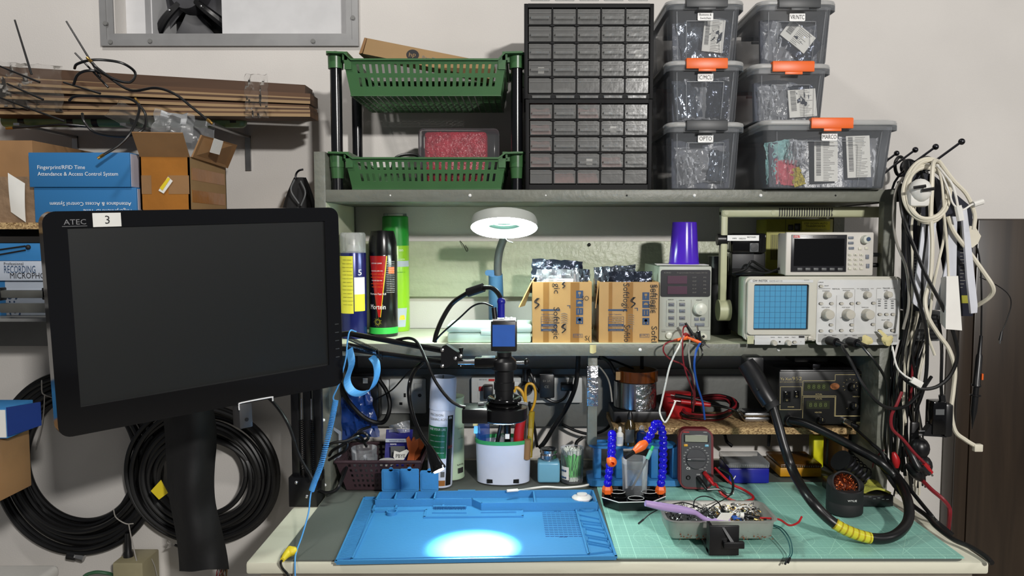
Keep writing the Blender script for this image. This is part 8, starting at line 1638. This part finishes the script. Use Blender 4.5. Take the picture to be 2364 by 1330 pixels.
slab('blister_pack', 'navy printed blister pack hanging left in the bundle', ((2090, 400), (2142, 400), (2135, 720), (2086, 715)), 1.462, 'pack_navy', 'pack', grp='blister packs on the hooks', tx=(2106, 570, 2122, 7, 16))
slab('blister_pack', 'navy printed blister pack with a yellow label, right in the bundle', ((2150, 400), (2245, 480), (2246, 730), (2200, 730)), 1.47, 'pack_navy', 'pack', grp='blister packs on the hooks', yl=(2219, 682, 2236, 700), tx=(2216, 575, 2228, 8, 12))
slab('white_strip', 'white plastic strip slanting left in the bundle', ((2132, 500), (2163, 500), (2146, 700), (2136, 722), (2107, 700), (2120, 600)), 1.432, 'strip_white', 'strip', .004, 'white plastic strips in the bundle')
slab('white_strip', 'white plastic strip hanging upright behind the white adapter', ((2192, 500), (2210, 500), (2208, 640), (2180, 716), (2160, 716), (2186, 600)), 1.440, 'strip_white', 'strip', .004, 'white plastic strips in the bundle')
slab('white_strip', 'white plastic strip at the right edge of the bundle with a folded end', ((2221, 480), (2232, 480), (2244, 580), (2257, 705), (2256, 722), (2242, 724), (2233, 640)), 1.425, 'strip_white', 'strip', .006, 'white plastic strips in the bundle')
b = MB(); FR(b, 2086, 718, 2172, 790, 1.475, .0, 'mid_grey') if 0 else b.box(xx(2086, 750, 1.475), xx(2172, 750, 1.475), 1.475, 1.50, zz(788, 1.475), zz(718, 1.475), 'mid_grey', bev=.003)
for k in range(7): FR(b, 2092, 726+9*k, 2164, 729+9*k, 1.475, .001, 'dark_grey')
FR(b, 2120, 744, 2150, 760, 1.474, .0006, 'grey'); solo(b, 'grey_unit', 'grey slatted metal unit hanging behind the cables', 'device')
D = 1.40; b = MB(); b.box(xx(2154, 970, D), xx(2186, 970, D), D, D+.03, zz(1005, D), zz(928, D), 'black_gloss', bev=.003); b.box(xx(2184, 970, D), xx(2205, 970, D), D+.004, D+.034, zz(1012, D), zz(934, D), 'black', bev=.005)
q = [P(a, d, D) for a, d in ((2133, 1008), (2152, 982), (2160, 1000), (2190, 1012), (2170, 1010))]; b.prism([(p.x, p.z) for p in q], .004, .02, 'black', o=(0, D, 0)); b.tube([P(2174, 912, 1.41), P(2176, 928, 1.41)], .006, 'black', k=1)
for z in (996, 1004): b.cyl(P(2121, z, D+.01), P(2140, z-1, D+.01), .0018, 'chrome', n=8)
FR(b, 2160, 945, 2180, 958, D, .0004, 'mid_grey'); solo(b, 'wall_adapter', 'black wall adapter with two round prongs hanging low in the bundle', 'adapter')
b = MB(); D = 1.47; b.lathe([(.003, 0), (.0040, -.035), (.0062, -.04), (.0070, -.095), (.0085, -.097), (.0085, -.100), (.0055, -.102), (.0055, -.116), (.0100, -.117), (.0100, -.119), (.0062, -.120), (.0058, -.150), (.0022, -.172), (.0004, -.186)][::-1], 'black', o=P(2265, 775, D), ax=(.055, 0, 1), n=18); p = P(2266, 870, D-.007); b.box(p.x, p.x+.003, p.y-.0012, p.y+.003, p.z-.006, p.z+.006, 'orange')
solo(b, 'scope_probe', 'black oscilloscope probe pointing down in front of the wooden cabinet', 'probe')
b = MB()
for cx, cy in ((2122, 1035), (2128, 1075)): b.sph(P(cx, cy, 1.44), .019, 'black', sz=1.15)
b.box(xx(2104, 1000, 1.44), xx(2124, 1000, 1.44), 1.44, 1.45, zz(1075, 1.44), zz(975, 1.44), 'black', bev=.003); solo(b, 'black_earpiece', 'pair of round black pads hanging at the bottom of the bundle', 'earpiece')
b = MB(); D = 1.40
b.tube([P(2088, 1020, D), P(2104, 1050, D), P(2120, 1080, D-.01), P(2131, 1070+14, D-.01)], lambda s: .004+.003*math.sin(PI*s), 'black', n=10); b.tube([P(2133, 1070, 1.395), P(2141, 1080, 1.395), P(2150, 1092, 1.395)], .0042, 'red', n=8, k=2); b.tube([P(2128, 1076, 1.393), P(2140, 1090, 1.393), P(2146, 1094, 1.393)], .0042, 'black', n=8, k=2); b.tube([P(2146, 1090, 1.394), P(2153, 1099, 1.394)], .0020, 'chrome', n=6, k=1); solo(b, 'alligator_clips', 'red and black alligator clips at the bottom right of the bundle', 'clip')
b = MB(); b.tube([P(2094, 1070, 1.42), P(2108, 1085, 1.415), P(2120, 1098, 1.415), P(2126, 1106, 1.42)], lambda s: .006+.005*math.sin(PI*s), 'black', n=14); solo(b, 'cable_sleeve', 'thick black sleeve where the red and black cable begins', 'sleeve')
b = MB(); b.tube([P(2063, 1045, 1.42), P(2068, 1062, 1.42), P(2070, 1080, 1.42)], lambda s: .0035+.004*math.sin(PI*s), 'red', n=10); solo(b, 'red_clip', 'small red insulated clip low at the left of the bundle', 'clip')
mat('trunk_white', (206,204,192), .5, noise=.04); b = MB(); b.box(xx(2100, 1120, 1.74), xx(2124, 1120, 1.74), 1.740, YW-.001, zz(1170, 1.74), zz(1094, 1.74), 'trunk_white', bev=.002); b.lathe([(.006, 0), (.006, .002), (.0001, .003)], 'trunk_white', o=P(2112, 1118, 1.74), ax=(0, -1, 0), n=16); solo(b, 'cable_cover', 'small cream cable cover screwed to the wall above the bench', 'cover')
